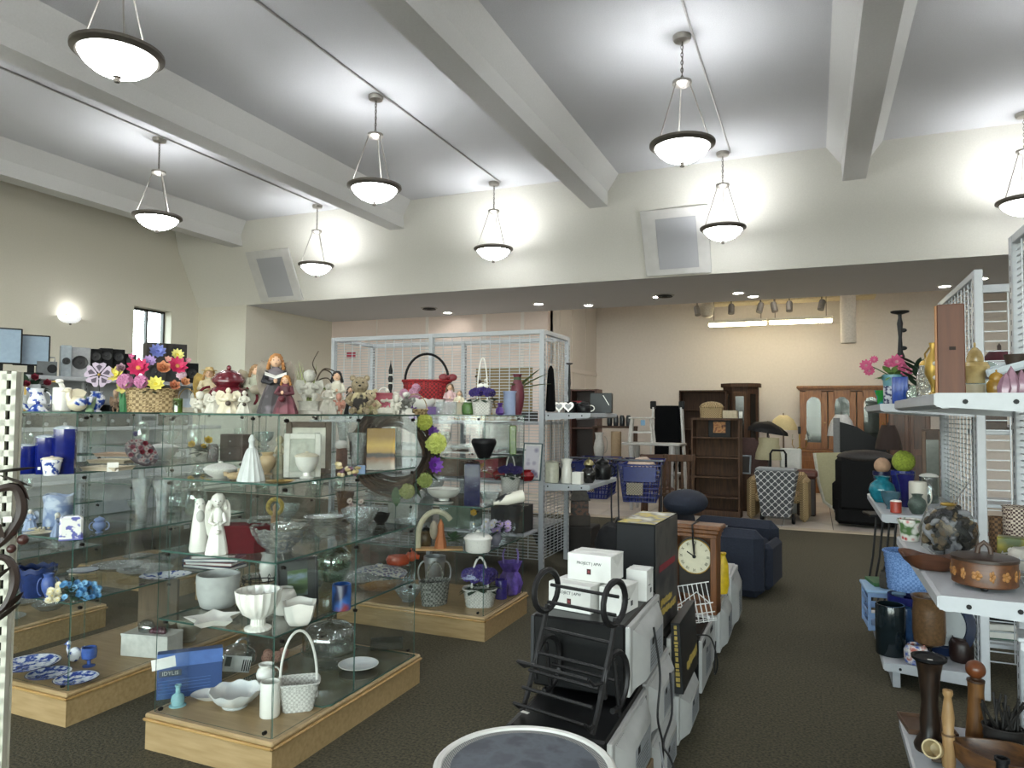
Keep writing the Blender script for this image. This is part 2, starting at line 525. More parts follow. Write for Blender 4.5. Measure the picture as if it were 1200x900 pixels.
# ceiling beams
for i, x in enumerate((-9.93, -6.43, -2.93, .50, 3.97)):
    pr = [(x - .14, CREASE), (x + .14, CREASE), (x + .15, 4.86), (x + .33, CEIL), (x - .33, CEIL), (x - .15, 4.86)]
    struct('beam_%d' % (i + 1), MB().prism(pr, YB, YC, 'y'), m_beam)
# window
wn = struct('window_1', MB().box((XL - .2, (wy0 + wy1) / 2, wz0 + .02), (.06, wy1 - wy0, .04)), M('#2b2b2c', .4))
fr = MB()
for y in (wy0 + .02, wy0 + .42, wy1 - .02): fr.box((XL - .2, y, (wz0 + wz1) / 2), (.06, .04, wz1 - wz0))
fr.box((XL - .2, (wy0 + wy1) / 2, wz1 - .02), (.06, wy1 - wy0, .04))
fr.obj('window_frame', M('#2b2b2c', .4), wn)
for y0, y1 in ((wy0 + .04, wy0 + .4), (wy0 + .44, wy1 - .04)):
    MB().box((XL - .2, (y0 + y1) / 2, (wz0 + wz1) / 2), (.006, y1 - y0, wz1 - wz0 - .06)).obj('window_pane', THIN('#f4faf8'), wn)

# ---------------------------------------------------------------- pendants
m_nickel = M('#a5a19a', .35, metal=.8, var=.08)
m_dkmetal = M('#6d6861', .42, metal=.7, var=.08)
m_bowl = EMIT('#fbfdff', BOWL_E)
def make_pendant(loc, label):
    t = thing('pendant_lamp', label, 'lamp', loc, 0, 'bowl pendant lamps under the ceiling')
    # origin on the ceiling; z runs down
    MB().lathe([(0, 0), (.085, 0), (.085, -.02), (.075, -.045), (.02, -.055), (0, -.055)][::-1], 20).obj('canopy', m_nickel, t)
    ch = MB()
    z = -.05
    k = 0
    while z > -.40:
        tp = [(math.cos(a) * .011 * (k % 2), math.cos(a) * .011 * (1 - k % 2), z - .02 + math.sin(a) * .024) for a in [2 * PI * q / 10 for q in range(10)]]
        ch.tube(tp, .0035, 5, closed=True); z -= .036; k += 1
    ch.tube([(.006, .004, -.03), (.008, -.006, -.2), (-.004, .006, -.42)], .003, 5)
    ch.obj('chain', m_dkmetal, t)
    MB().lathe([(.02, -.49), (.06, -.475), (.088, -.455), (.088, -.43), (.03, -.42), (.015, -.40)], 20).obj('hub', m_nickel, t)
    for k in range(3):
        a = R(100 + 120 * k)
        rd = MB().tube([(.07 * math.cos(a), .07 * math.sin(a), -.45), (.255 * math.cos(a), .255 * math.sin(a), -1.015)], .0065, 6)
        rd.ell((.255 * math.cos(a), .255 * math.sin(a), -1.02), .016, 8, 6)
        rd.obj('rod', m_nickel, t)
    MB().lathe([(.235, -1.05), (.262, -1.055), (.285, -1.035), (.298, -1.03), (.298, -1.01), (.275, -1.0), (.262, -1.012), (.235, -1.03)], 32, cap=False).obj('rim', m_dkmetal, t)
    MB().lathe([(.02, -1.192), (.09, -1.178), (.16, -1.145), (.215, -1.10), (.252, -1.045), (.246, -1.045), (.21, -1.094), (.156, -1.137), (.088, -1.168), (.0, -1.18)], 32).obj('glass_bowl', m_bowl, t)
    MB().lathe([(0, -1.235), (.018, -1.23), (.024, -1.212), (.012, -1.2), (.03, -1.192), (.02, -1.184)], 12).obj('finial', m_dkmetal, t)
    ld = bpy.data.lights.new('bulb', 'POINT'); ld.energy = PENDANT_W; ld.shadow_soft_size = .07; ld.color = (1, .985, .96)
    lo = link('bulb', ld, t, (0, 0, -1.08))
    return t
pend = None
PX, PY = (-7.75, -4.45, -1.1, 2.25, 5.6), (9.72, 6.55, 3.4, .25, -2.9, -5.8)
side = {-7.75: 'over the electronics shelves', -4.45: 'over the glass cases', -1.1: 'over the aisle of microwaves', 2.25: 'over the white wire shelving', 5.6: 'by the right wall'}
row = {9.72: 'hung against the sloped header', 6.55: 'one bay out from the header', 3.4: 'two bays out from the header', .25: 'midway down the hall', -2.9: 'in the rear half', -5.8: 'by the rear wall'}
for x in PX:
    for y in PY:
        lab = 'lit bowl pendant %s, %s' % (side[x], row[y])
        if pend is None: pend = make_pendant((x, y, CEIL), lab)
        else: dup(pend, (x, y, CEIL), R(rng.uniform(-15, 15)), lab)
for x, nm in zip(PX[:4], ('by the windowed wall', 'above the glass cases', 'above the aisle of microwaves', 'above the wire shelving')):
    tb = MB().tube([(x + .1, YB + .2, CEIL - .012), (x + .1, PY[0], CEIL - .012)], .011, 6)
    tag(tb.obj('conduit', M('#a3a19d', .45, metal=.3)), 'thin grey ceiling conduit linking the pendants ' + nm, 'conduit', 'ceiling conduits')
# recessed cans and vents in the soffit
m_can = EMIT('#fffaf0', CAN_E)
canp = None
for k, (px, py) in enumerate(((631, 356), (541, 371), (703, 364), (770.5, 347.5), (865, 343), (886, 354), (1100, 342), (1150, 326))):
    p = flr(px, py, SOFF)
    if p.y > YS - .45: p.y = YS - .45
    if canp is None:
        canp = thing('recessed_light', '', 'light', (p.x, p.y, SOFF), 0, 'recessed lights in the soffit')
        MB().lathe([(.075, -.002), (.105, -.002), (.105, -.012), (.085, -.014), (.075, -.002)], 24, cap=False).obj('trim_ring', M('#e8e6e0', .4), canp)
        MB().lathe([(0, -.004), (.078, -.004), (.078, -.006), (0, -.006)][::-1], 24).obj('lens', m_can, canp)
        c = canp
    else: c = dup(canp, (p.x, p.y, SOFF))
    c['label'] = 'round recessed light glowing in the grey soffit of the opening'
for (px, py, nm) in ((503, 361, 'above the grid gondola'), (779, 346, 'below the framed wall speaker')):
    p = flr(px, py, SOFF)
    v = thing('ceiling_vent', 'round dark ceiling vent in the soffit ' + nm, 'vent', (p.x, p.y, SOFF), 0, 'soffit vents')
    MB().lathe([(.0, -.01), (.11, -.008), (.15, -.012), (.17, -.002)], 24).obj('vent_plate', M('#aaaaaa', .5), v)
    for r_ in (.04, .075, .11): MB().lathe([(r_, -.008), (r_ + .02, -.03), (r_ + .026, -.03), (r_ + .008, -.008)], 24, cap=False).obj('cone', M('#3a3a3b', .5), v)
# framed speakers on the sloped header
sn = Vector((0, -(CREASE - SOFF), -(YH - YC))).normalized()
su = Vector((0, -(YH - YC), CREASE - SOFF)).normalized()
def on_slope(x0, x1, v0, v1, label):
    L = math.hypot(YH - YC, CREASE - SOFF)
    c = Vector(((x0 + x1) / 2, YH, SOFF)) + su * (L * (v0 + v1) / 2) + sn * .02
    rot = Matrix((Vector((1, 0, 0)), -sn, su)).transposed().to_euler()
    t = thing('wall_speaker', label, 'speaker', c, 0, 'speakers set in the header', rot=rot)
    wd, hh = x1 - x0, L * (v1 - v0)
    MB().box((0, 0, 0), (wd, .04, hh), bev=.008).obj('cover', M('#c9c8c4', .7, var=.05, scale=6), t)
    MB().box((.02, -.022, -.02), (wd * .6, .006, hh * .76), bev=.002).obj('grille', M('#a7a8ab', .8, var=.08, scale=120), t)
    return t
on_slope(-2.32, -1.36, .03, .9, 'square white framed speaker on the header, nearer the wire shelving')
on_slope(-9.75, -8.75, .03, .9, 'square white framed speaker on the header, near the windowed wall')
# wall sconce
p = atX(80, XL, 3.0)
s_ = thing('wall_sconce', 'half-bowl wall sconce throwing light up the left wall', 'sconce', (XL, p.y, 3.02))
def half(a, k, r, z): return (r, z)
sm = MB()
rows = []
for k in range(7):
    u = k / 6
    rows.append([(.16 * math.sin(u * PI / 2) ** .8 * math.sin(PI * i / 12), -.19 * math.sin(u * PI / 2) ** .8 * math.cos(PI * i / 12), .11 * (1 - math.cos(u * PI / 2))) for i in range(13)])
sm.sheet(rows)
sm.obj('shade', EMIT('#f4f6f8', .55), s_)
MB().lathe([(0, -.035), (.016, -.028), (.02, -.012), (.012, .0)], 10, c=(.05, 0, .0)).obj('finial', m_dkmetal, s_)
MB().box((.012, 0, .09), (.024, .1, .14), bev=.005).obj('backplate', m_nickel, s_)
ld = bpy.data.lights.new('bulb', 'POINT'); ld.energy = 4; ld.shadow_soft_size = .03
link('bulb', ld, s_, (.08, 0, .16))
# fluorescent strips and track heads of the back room
m_tube = EMIT('#fff0c9', TUBE_E)
for k, (a, b) in enumerate(((830, 899), (901, 976))):
    p0, p1 = at(a, 15.45, 3.5), at(b, 15.45, 3.5)
    c = (p0 + p1) / 2; wd = p1.x - p0.x
    f = thing('strip_light', 'warm fluorescent strip light %s hung before the far wall' % ('beside the track spots' if k == 0 else 'nearer the white duct'), 'light', (c.x, 15.45, 3.5), 0, 'fluorescent strips')
    MB().box((0, 0, .05), (wd, .14, .06), bev=.01).obj('housing', M('#d9d4c8', .5), f)
    MB().box((0, 0, -.01), (wd - .02, .12, .07), bev=.02).obj('diffuser', m_tube, f)
    for sx in (-.4, .4): MB().tube([(wd * sx, 0, .08), (wd * sx, 0, .9)], .008, 6).obj('hanger', m_dkmetal, f)
p0, p1 = at(815, 15.0, 3.75), at(980, 15.0, 3.75)
tag(MB().box(((p0.x + p1.x) / 2, 15.0, 3.93), (p1.x - p0.x, .05, .03)).obj('light_track', M('#55534f', .5)), 'dark track rail carrying the spot heads', 'track')
for k, px in enumerate((817, 857, 891, 907, 925, 963)):
    p = at(px, 15.0, 3.75)
    s_ = thing('track_spot', 'grey can spotlight on the track rail, %s from the white duct' % ('sixth', 'fifth', 'fourth', 'third', 'second', 'nearest')[k], 'spotlight', (p.x, 15.0, 3.915), 0, 'track spot heads')
    MB().tube([(0, 0, 0), (0, 0, -.08)], .012, 6).obj('stem', M('#4a4846', .5), s_)
    T = TR((0, 0, -.16), rx=R(-18), ry=R(12 * (k % 3 - 1)))
    MB().lathe([(.05, -.11), (.062, -.11), (.062, .06), (.05, .09), (0, .095)], 16, T=T).obj('head', M('#6b6762', .5), s_)
for k, (x, y) in enumerate(((-3.2, 14.4), (-.6, 14.4), (2.0, 14.4), (4.6, 14.4))):  # added fill lights, out of sight above the soffit edge, brightening the back room
    f = thing('added_fill_panel', 'added unseen fill light panel on the back room ceiling, number %s from the panelled wall' % ('one', 'two', 'three', 'four')[k], 'light', (x, y, 4.4), 0, 'added back room fill panels')
    MB().box((0, 0, -.02), (.64, .64, .04), bev=.005).obj('frame', M('#d9d7d0', .5), f)
    MB().box((0, 0, -.045), (.58, .58, .01)).obj('diffuser', EMIT('#fff6e8', 9.0), f)
p = at(994, 15.2, 3.4)
tag(MB().lathe([(.13, 0), (.14, .01), (.14, 1.39), (.13, 1.4)], 20).obj('duct', M('#cfc8bf', .6), None, (p.x, 15.2, 3.0)), 'white round duct hanging beside the strip lights', 'duct')
p = at(833, 15.35, 3.55)
tag(MB().lathe([(.06, 0), (.12, .04), (.14, .2), (.12, .34)], 18).obj('ceiling_horn', M('#cfc7b8', .5), None, (p.x - .05, 15.2, 3.62)), 'pale conical housing at the end of the strip lights', 'fixture')
p = at(872, 15.8, 3.9)
tag(MB().box((p.x + .9, 15.9, 4.2), (3.2, .5, .45)).obj('light_valance', M('#d8cba8', .8)), 'boxed cream bulkhead above the strip lights', 'bulkhead')
# ================================================================ shop fixtures
m_glass = THIN('#feffff', refl=1.1, rough=.02)
m_edge = M('#3c5a51', .15, var=.1, spec=.8)
m_maple = WOOD('#8d754f', '#a18862', .45, 5, 'x')
m_mapleE = WOOD('#94733f', '#ab8a58', .35, 5, 'x')
m_white = M('#a8abaf', .4, var=.03)
m_whitem = M('#b4b8bc', .38, var=.04, metal=.1)
m_black = M('#0c0c0e', .5, var=.15, spec=.25)
m_clip = M('#26221f', .35, metal=.7)
SH = (.166, .60, .92, 1.262, 1.57)
def pane(name, c, d, parent):
    """glass sheet whose narrow edges show dark green"""
    mb = MB().box(c, d)
    k = d.index(min(d))
    o = len(mb.f) - 6
    faces = {2: (2, 3, 4, 5), 1: (0, 1, 4, 5), 0: (0, 1, 2, 3)}[k]
    for i in faces: mb.mi[i] = 1
    return mb.obj(name, [m_glass, m_edge], parent, smooth=0)
clip_mesh = MB().lathe([(0, -.009), (.008, -.009), (.010, 0), (.008, .009), (0, .009)], 8).mesh('clip', m_clip)
def glass_case(x0, x1, y0, y1, label, seam=2):
    t = thing('glass_display_case', label, 'display case', ((x0 + x1) / 2, (y0 + y1) / 2, 0), 0, 'glass display cases on maple plinths')
    wx, wy = x1 - x0, y1 - y0
    MB().box((0, 0, .07), (wx - .01, wy - .01, .14)).obj('plinth', m_maple, t)
    pt = MB().box((0, 0, .154), (wx, wy, .024), bev=.008).obj('plinth_top', m_maple, t)
    tr = MB()
    for sx in (-1, 1): tr.box((sx * (wx / 2 - .002), 0, .138), (.018, wy + .014, .014), bev=.005)
    for sy in (-1, 1): tr.box((0, sy * (wy / 2 - .002), .138), (wx + .014, .018, .014), bev=.005)
    tr.obj('edge_moulding', m_mapleE, pt)
    gx, gy = wx / 2 - .03, wy / 2 - .03
    for z in SH[1:4]:
        pane('shelf', (0, 0, z - .004), (2 * gx - .012, 2 * gy - .012, .008), t)
    pane('top_shelf', (0, 0, SH[4] - .004), (2 * gx + .02, 2 * gy + .02, .008), t)
    long_y = wy > wx
    for k in range(4):
        zc, zh = (SH[k] + SH[k + 1]) / 2 - .004, SH[k + 1] - SH[k] - .008
        if k == 0: zc, zh = (SH[0] + SH[1]) / 2 - .002, SH[1] - SH[0] - .006
        for s in (-1, 1):
            if long_y:
                pane('glass_pane', (0, s * gy, zc), (2 * gx - .006, .004, zh), t)
                for h in (-1, 1): pane('glass_pane', (s * gx, h * gy / 2, zc), (.004, gy - .006, zh), t)
            else:
                pane('glass_pane', (s * gx, 0, zc), (.004, 2 * gy - .006, zh), t)
                for h in (-1, 1): pane('glass_pane', (h * gx / 2, s * gy, zc), (gx - .006, .004, zh), t)
        for a in (-1, 0, 1):
            for s in (-1, 1):
                p = (s * (gx + .0), a * (gy - .05), SH[k + 1] - .03) if long_y else (a * (gx - .05), s * gy, SH[k + 1] - .03)
                link('clip', clip_mesh, t, p, (0, PI / 2, 0) if long_y else (PI / 2, 0, 0))
    for a in (-1, 1):
        for s in (-1, 1):
            link('clip', clip_mesh, t, (s * (gx - .04), a * gy, SH[0] + .02), (PI / 2, 0, 0))
    return t
glass_case(-2.90, -2.14, 2.46, 3.71, 'glass display case on a maple plinth holding milk-glass bowls and a blue box')
glass_case(-4.20, -3.44, 2.46, 3.71, 'glass display case on a maple plinth holding blue and white china')
glass_case(-5.54, -4.78, 2.46, 3.71, 'glass display case on a maple plinth behind the blue and white china')
glass_case(-3.36, -2.11, 4.53, 5.33, 'glass display case on a maple plinth holding purple flower baskets and a casserole')
glass_case(-4.80, -3.55, 4.53, 5.33, 'glass display case on a maple plinth full of clear glassware, beside the purple baskets')
glass_case(-6.24, -4.99, 4.53, 5.33, 'glass display case on a maple plinth nearest the electronics shelves')

# ---------------------------------------------------------------- wire gondolas
def wires(name, parent, axis, a0, a1, z0, z1, off, dz=.03, dv=.11, r=.006, mat=None):
    """welded wire panel in the plane off; axis 'x' or 'y' is its width"""
    mb = MB()
    n = int((z1 - z0) / dz)
    P = (lambda a, z: (a, off, z)) if axis == 'x' else (lambda a, z: (off, a, z))
    for i in range(n + 1):
        z = z0 + (z1 - z0) * i / n
        mb.box(P((a0 + a1) / 2, z), (a1 - a0, r, r) if axis == 'x' else (r, a1 - a0, r))
    k = max(1, round((a1 - a0) / dv))
    for i in range(k + 1):
        a = a0 + (a1 - a0) * i / k
        q = P(a, (z0 + z1) / 2)
        q = (q[0], q[1] - r, q[2]) if axis == 'x' else (q[0] - r, q[1], q[2])
        mb.box(q, (r, r, z1 - z0))
    o = mb.obj(name, mat or m_whitem, parent, smooth=0)
    return o
def post(parent, x, y, z0=0.02, z1=2.42, wx=.045, wy=.06):
    p = MB().box((x, y, (z0 + z1) / 2), (wx, wy, z1 - z0), bev=.004).obj('post', m_white, parent)
    mb = MB()
    z = z0 + .1
    while z < z1 - .05:
        mb.box((x - wx / 2 - .0002, y, z), (.001, .008, .022)); mb.box((x + wx / 2 + .0002, y, z), (.001, .008, .022)); z += .05
    tag(mb.obj('slot_holes', M('#1b1c1d', .7), p, smooth=0), kind='stuff')
    return p
def shelf_y(parent, xf, xb, y0, y1, z, name='shelf'):
    """white steel shelf running along Y, lip at xf"""
    s = 1 if xb > xf else -1
    mb = MB()
    mb.box(((xf + xb) / 2, (y0 + y1) / 2, z - .006), (abs(xb - xf), y1 - y0, .012), bev=.002)
    lip = [(xf - s * .012, z - .004), (xf - s * .012, z - .038), (xf + s * .01, z - .05), (xf + s * .03, z - .05), (xf + s * .03, z - .012), (xf, z)]
    mb.prism(lip, y0, y1, 'y')
    for y in (y0, y1):
        mb.prism([(xf - s * .006, z), (xf - s * .006, z - .045), (xb, z - .075), (xb, z)], y - .002, y + .002, 'y')
    o = mb.obj(name, m_white, parent)
    sc_ = MB()
    for f in (.16, .45, .93): sc_.lathe([(0, 0), (.008, 0), (.008, .003), (0, .003)], 8, T=TR((xf + (xb - xf) * f, y0 - .002, z - .028), rx=PI / 2))
    tag(sc_.obj('screw_holes', m_black, o), kind='stuff')
    return o
# right-hand gondola, two bays with a gap
XF, XG = .37, .86
RZ = (.15, 1.01, 1.66)
bays = []
for (y0, y1, lab) in ((2.67, 3.90, 'white wire-backed steel shelving bay with brown wooden goods'), (4.74, 5.97, 'white wire-backed steel shelving bay with blue crates and baskets')):
    g = thing('shelving_bay', lab, 'shelving', ((XF + XG) / 2, (y0 + y1) / 2, 0), 0, 'white shelving along the right of the aisle')
    cx, cy_ = (XF + XG) / 2, (y0 + y1) / 2
    for y in (y0, y1): post(g, XG - cx, y - cy_)
    for z in (2.40, .08): MB().box((XG - cx, 0, z), (.04, y1 - y0, .04), bev=.003).obj('rail', m_white, g)
    wires('wire_panel', g, 'y', y0 - cy_ + .02, y1 - cy_ - .02, .1, 2.38, XG - cx)
    for z in RZ:
        shelf_y(g, XF - cx, XG - cx - .02, y0 - cy_, y1 - cy_, z)
    MB().box(((XF + .06 - cx), 0, .05), (.04, y1 - y0 - .1, .1)).obj('kick_plate', m_white, g)
    bays.append(g)
# gondola behind, wire panel facing the aisle mouth
g3 = thing('shelving_bay', 'white wire-backed steel shelving bay holding books and a red lampshade', 'shelving', (1.55, 5.2, 0), 0, 'white shelving along the right of the aisle')
for x in (-.62, .62): post(g3, x, .02)
for z in (2.38, 1.9): MB().box((0, 0, z), (1.24, .04, .05), bev=.003).obj('rail', m_white, g3)
wires('wire_panel', g3, 'x', -.6, .6, .1, 2.36, 0, dz=.06, dv=.16)
for z in (.2, .62, 1.05, 1.5):
    MB().box((0, .25, z - .012), (1.2, .46, .024), bev=.003).obj('shelf', m_white, g3)
# middle gondola behind the glass cases
gm = thing('shelving_bay', 'long white wire gondola behind the glass cases with an end cap of mugs', 'shelving', (-3.72, 7.0, 0))
GX = (-5.0, -3.74, -2.48)
for y in (6.62, 7.38):
    for x in GX: post(gm, x + 3.72, y - 7.0)
    MB().box((GX[1] + 3.72, y - 7, 2.40), (GX[2] - GX[0], .04, .045), bev=.003).obj('rail', m_white, gm)
for x in (GX[0], GX[2]):
    MB().box((x + 3.72, 0, 2.40), (.04, .76, .045), bev=.003).obj('rail', m_white, gm)
for k in range(2):
    wires('wire_panel', gm, 'x', GX[k] + 3.72 + .03, GX[k + 1] + 3.72 - .03, .15, 2.38, -.38)
wires('wire_panel', gm, 'y', -.35, .35, .15, 2.38, GX[2] + 3.72)
for z in (.45, .95, 1.5):
    MB().box((GX[1] + 3.72, .0, z - .012), (GX[2] - GX[0] - .06, .7, .024), bev=.003).obj('shelf', m_white, gm)
    MB().box((GX[1] + 3.72, -.62, z - .012), (GX[2] - GX[0] - .06, .42, .024), bev=.003).obj('shelf', m_white, gm)
EZ = (.90, 1.595)
for z in EZ:
    shelf_y(gm, -2.0 + 3.72, GX[2] + 3.72 + .03, -.38, .62, z, 'end_shelf')
# electronics shelves by the left wall
ge = thing('shelving_bay', 'tall white steel shelving loaded with monitors and loudspeakers', 'shelving', (-7.45, 5.6, 0))
for y in (-1.5, 0, 1.5): post(ge, -.24, y, z1=1.95); 
EL = (.3, .85, 1.40, 1.93)
for z in EL: shelf_y(ge, .25, -.27, -1.55, 1.55, z)
MB().box((-.26, 0, 1.0), (.012, 3.0, 1.8)).obj('back_panel', m_white, ge)
# slotted upright at the left edge of the view
up = thing('slotted_upright', 'white slotted steel upright in front of the glass cases, with a leaf ornament on it', 'upright', (0, 0, 0))
pu = at(6, .97, 1.3)
up.location = (pu.x, pu.y, 0)
up.rotation_euler = (0, 0, R(42))
m_up = M('#bdbcae', .45, var=.06, scale=12)
um = MB()
um.box((-.0115, 0, .83), (.015, .03, 1.66)); um.box((.0085, 0, .83), (.009, .03, 1.66)); um.box((0, .016, .83), (.034, .004, 1.66))
z = .02
while z < 1.66:
    um.box((.0, -.012, z + .006), (.026, .006, .0135)); z += .0318
um.obj('rail', m_up, up, smooth=0)
MB().box((-.045, .0, .83), (.05, .034, 1.66), bev=.002).obj('back_rail', m_up, up)
MB().box((0, .005, .83), (.02, .01, 1.64)).obj('slot_channel', M('#1d1b18', .8), up)
MB().box((-.02, .05, .03), (.12, .5, .06), bev=.005).obj('foot', m_up, up)
# ================================================================ library of small goods
def face(p):
    """turn so that local -Y looks towards the aisle where the viewer stands"""
    return -math.atan2(p.x, p.y)
def spot(px, b, z, wp=0):
    """b < 20: depth Y; else pixel row of the near foot of the thing"""
    if b < 20: p = at(px, b, z)
    else:
        p = flr(px, b, z)
        d = Vector((p.x, p.y, 0)).normalized()
        p = p + d * (wp * mpp(p) * .42)
    p.z = z + .001
    return p, mpp(p)
white = M('#e2dfd6', .28, var=.03, coat=.3)
cream = M('#d3c9b0', .35, var=.06, coat=.2)
bisque = M('#c6c1b4', .6, var=.1, scale=60)
stone = M('#a9a69c', .8, var=.14, scale=50, bump=.3)
delft = PAT('noise', ['#d9dade', '#d9dade', '#33488f'], scale=34, rough=.25, thr=(.50, .60), detail=3)
delft2 = PAT('noise', ['#1d3480', '#3a569c', '#d6d8dc'], scale=30, rough=.25, thr=(.40, .56), detail=4)
cobalt = M('#0b1862', .15, var=.2, coat=.5)
navy = M('#1c2a52', .25, var=.2, coat=.4)
gold = M('#a98a45', .35, metal=.7)
silver = M('#b9bbbd', .3, metal=.85)
iron = M('#1c1b1c', .5, metal=.4, var=.2)
green = M('#33502f', .6, var=.35, scale=40)
dgreen = M('#1f3323', .6, var=.35, scale=40)
lgreen = M('#8aa04a', .6, var=.25, scale=40)
skin = M('#d2a98b', .5, var=.06)
wicker = PAT('checker', ['#75603f', '#b39b73'], scale=60, rough=.7)
wickerW = PAT('checker', ['#b3b0a8', '#d4d1ca'], scale=90, rough=.7)
wickerR = PAT('checker', ['#5e0f14', '#a11c22'], scale=60, rough=.7)
wickerG = PAT('checker', ['#55564f', '#908f88'], scale=60, rough=.7)
wickerB = PAT('checker', ['#5a7db4', '#7c9ed0'], scale=70, rough=.7)
clear = THIN('#fafdfb', refl=1.4, rough=.05, base=.06)
cut = CUT('#f3f8f6', .45, 70)
cutf = CUT('#f1f6f4', .75, 110)
paper = M('#dcdad3', .8, var=.03)
PR = {
    'vase': [(.28, 0), (.3, .03), (.42, .22), (.5, .46), (.43, .7), (.24, .86), (.25, .92), (.33, 1)],
    'urn': [(.3, 0), (.3, .04), (.16, .1), (.2, .16), (.44, .4), (.5, .62), (.42, .8), (.3, .87), (.36, .95), (.4, 1)],
    'bowl': [(.22, 0), (.24, .06), (.2, .1), (.36, .4), (.46, .75), (.5, 1)],
    'pot': [(.34, 0), (.36, .04), (.46, .82), (.5, .84), (.5, 1)],
    'cyl': [(.46, 0), (.5, .03), (.5, .97), (.48, 1)],
    'mug': [(.44, 0), (.48, .04), (.5, .5), (.49, 1)],
    'jar': [(.4, 0), (.46, .05), (.5, .3), (.5, .7), (.42, .88), (.36, .92), (.36, 1)],
    'gob': [(.34, 0), (.34, .03), (.07, .08), (.06, .42), (.3, .52), (.46, .72), (.48, 1)],
    'foot': [(.28, 0), (.29, .06), (.16, .12), (.15, .28), (.34, .42), (.46, .7), (.5, 1)],
    'plate': [(.26, 0), (.28, .12), (.36, .35), (.46, .85), (.5, 1)],
    'bottle': [(.42, 0), (.48, .04), (.5, .3), (.46, .5), (.2, .68), (.15, .74), (.15, .94), (.19, .95), (.19, 1)],
    'bell': [(.5, 0), (.48, .06), (.36, .32), (.26, .55), (.18, .68), (.1, .72), (.09, .82), (.13, .86), (.1, .93), (.04, 1)],
    'pitcher': [(.34, 0), (.36, .04), (.46, .25), (.5, .42), (.42, .62), (.32, .78), (.34, .9), (.4, 1)],
    'cone': [(.2, 0), (.24, .05), (.36, .4), (.5, 1)],
    'ginger': [(.3, 0), (.32, .04), (.34, .3), (.46, .55), (.5, .75), (.42, .92), (.28, .97), (.28, 1)],
    'flare': [(.24, 0), (.26, .05), (.3, .5), (.5, 1)],
    'canis': [(.48, 0), (.5, .02), (.5, .9), (.47, .91), (.47, .97), (.5, .98), (.5, 1.0)],
}
def walls(prof, w, h, th=.05, close=True):
    o = [(r * w, z * h) for r, z in prof]
    t = th * w
    inn = [(max(r - t, .001), max(z, t)) for r, z in o[1:]]
    return o + inn[::-1] + [(0.0, t)] if close else o
def vmesh(prof, w, h, n=24, ribs=0, amp=.05, scal=0, th=.05, sy=1.0, open_=True, sq=0.0):
    n = max(n, ribs * 4, scal * 5)
    p = walls(PR[prof] if isinstance(prof, str) else prof, w, h, th) if open_ else [(r * w, z * h) for r, z in (PR[prof] if isinstance(prof, str) else prof)]
    top = h
    def fn(a, k, r, z):
        rr = r
        if ribs: rr = r * (1 + amp * math.cos(ribs * a))
        if sq:
            c, s_ = abs(math.cos(a)), abs(math.sin(a))
            rr *= 1 + sq * (1 / max(c, s_) - 1)
        zz = z
        if scal and z > .7 * top: zz = z + amp * h * math.cos(scal * a)
        return rr, zz
    return MB().lathe(p, n, sy=sy, fn=fn if (ribs or scal or sq) else None)
def loop_handle(mb, x, z0, z1, out, r, side=1, n=10):
    pts = []
    for i in range(n + 1):
        a = PI * i / n
        pts.append((side * (x + out * math.sin(a)), 0, z0 + (z1 - z0) * (1 - math.cos(a)) / 2))
    return mb.tube(pts, r, 6)
def ves(name, label, cat, px, b, z, wp, hp, prof, mat, group=None, n=24, ribs=0, amp=.05, scal=0, sy=1.0, handle=0, hmat=None, lid=None, lidmat=None, spout=False, th=.05, rz=None, open_=True, sq=0.0, fill=None, knob=True, tilt=None):
    p, k = spot(px, b, z, wp)
    w, h = wp * k, hp * k
    if tilt: p.z += .02
    lh = 0
    if lid: lh = h * lid; h -= lh
    body = vmesh(prof, w, h, n, ribs, amp, scal, th, sy, open_, sq)
    rzz = face(p) if rz is None else R(rz)
    simple = not (handle or lid or spout or fill)
    if simple:
        o = body.obj(name, mat, None, p, (0, 0, rzz))
        if tilt: o.rotation_euler = (R(tilt), 0, rzz)
        return tag(o, label, cat, group)
    t = thing(name, label, cat, p, rzz, group)
    body.obj('body', mat, t)
    P = PR[prof] if isinstance(prof, str) else prof
    if handle:
        rr = max(r for r, _ in P[1:]) * w * .9
        for s in ((1,) if handle in (1, 3) else (-1, 1)):
            loop_handle(MB(), rr, h * .2, h * .85, w * .28, max(.003, w * .04), s).obj('handle', hmat or mat, t)
    if spout:
        rt = P[-1][0] * w
        MB().tube([(-rt * .7, 0, h * .8), (-rt * 1.15, 0, h * .95), (-rt * 1.5, 0, h * 1.03)], [w * .12, w * .1, w * .05], 8).obj('spout', mat, t)
    if lid:
        rt = P[-1][0] * w
        lp = [(rt * 1.04, 0), (rt * 1.06, lh * .15), (rt * .8, lh * .5), (rt * .3, lh * .72), (.0, lh * .76)]
        lo = MB().lathe(lp, n, c=(0, 0, h), sy=sy).obj('lid', lidmat or mat, t)
        if knob: MB().ell((0, 0, h + lh * .86), (rt * .16, rt * .16, lh * .16), 8, 6).obj('knob', lidmat or mat, lo)
    if fill:
        rt = (P[-1][0] - th) * w
        MB().lathe([(0, h * .86), (rt * .97, h * .86), (rt * .9, h * .93), (0, h * .95)], n, sy=sy).obj('filling', fill, t)
    return t
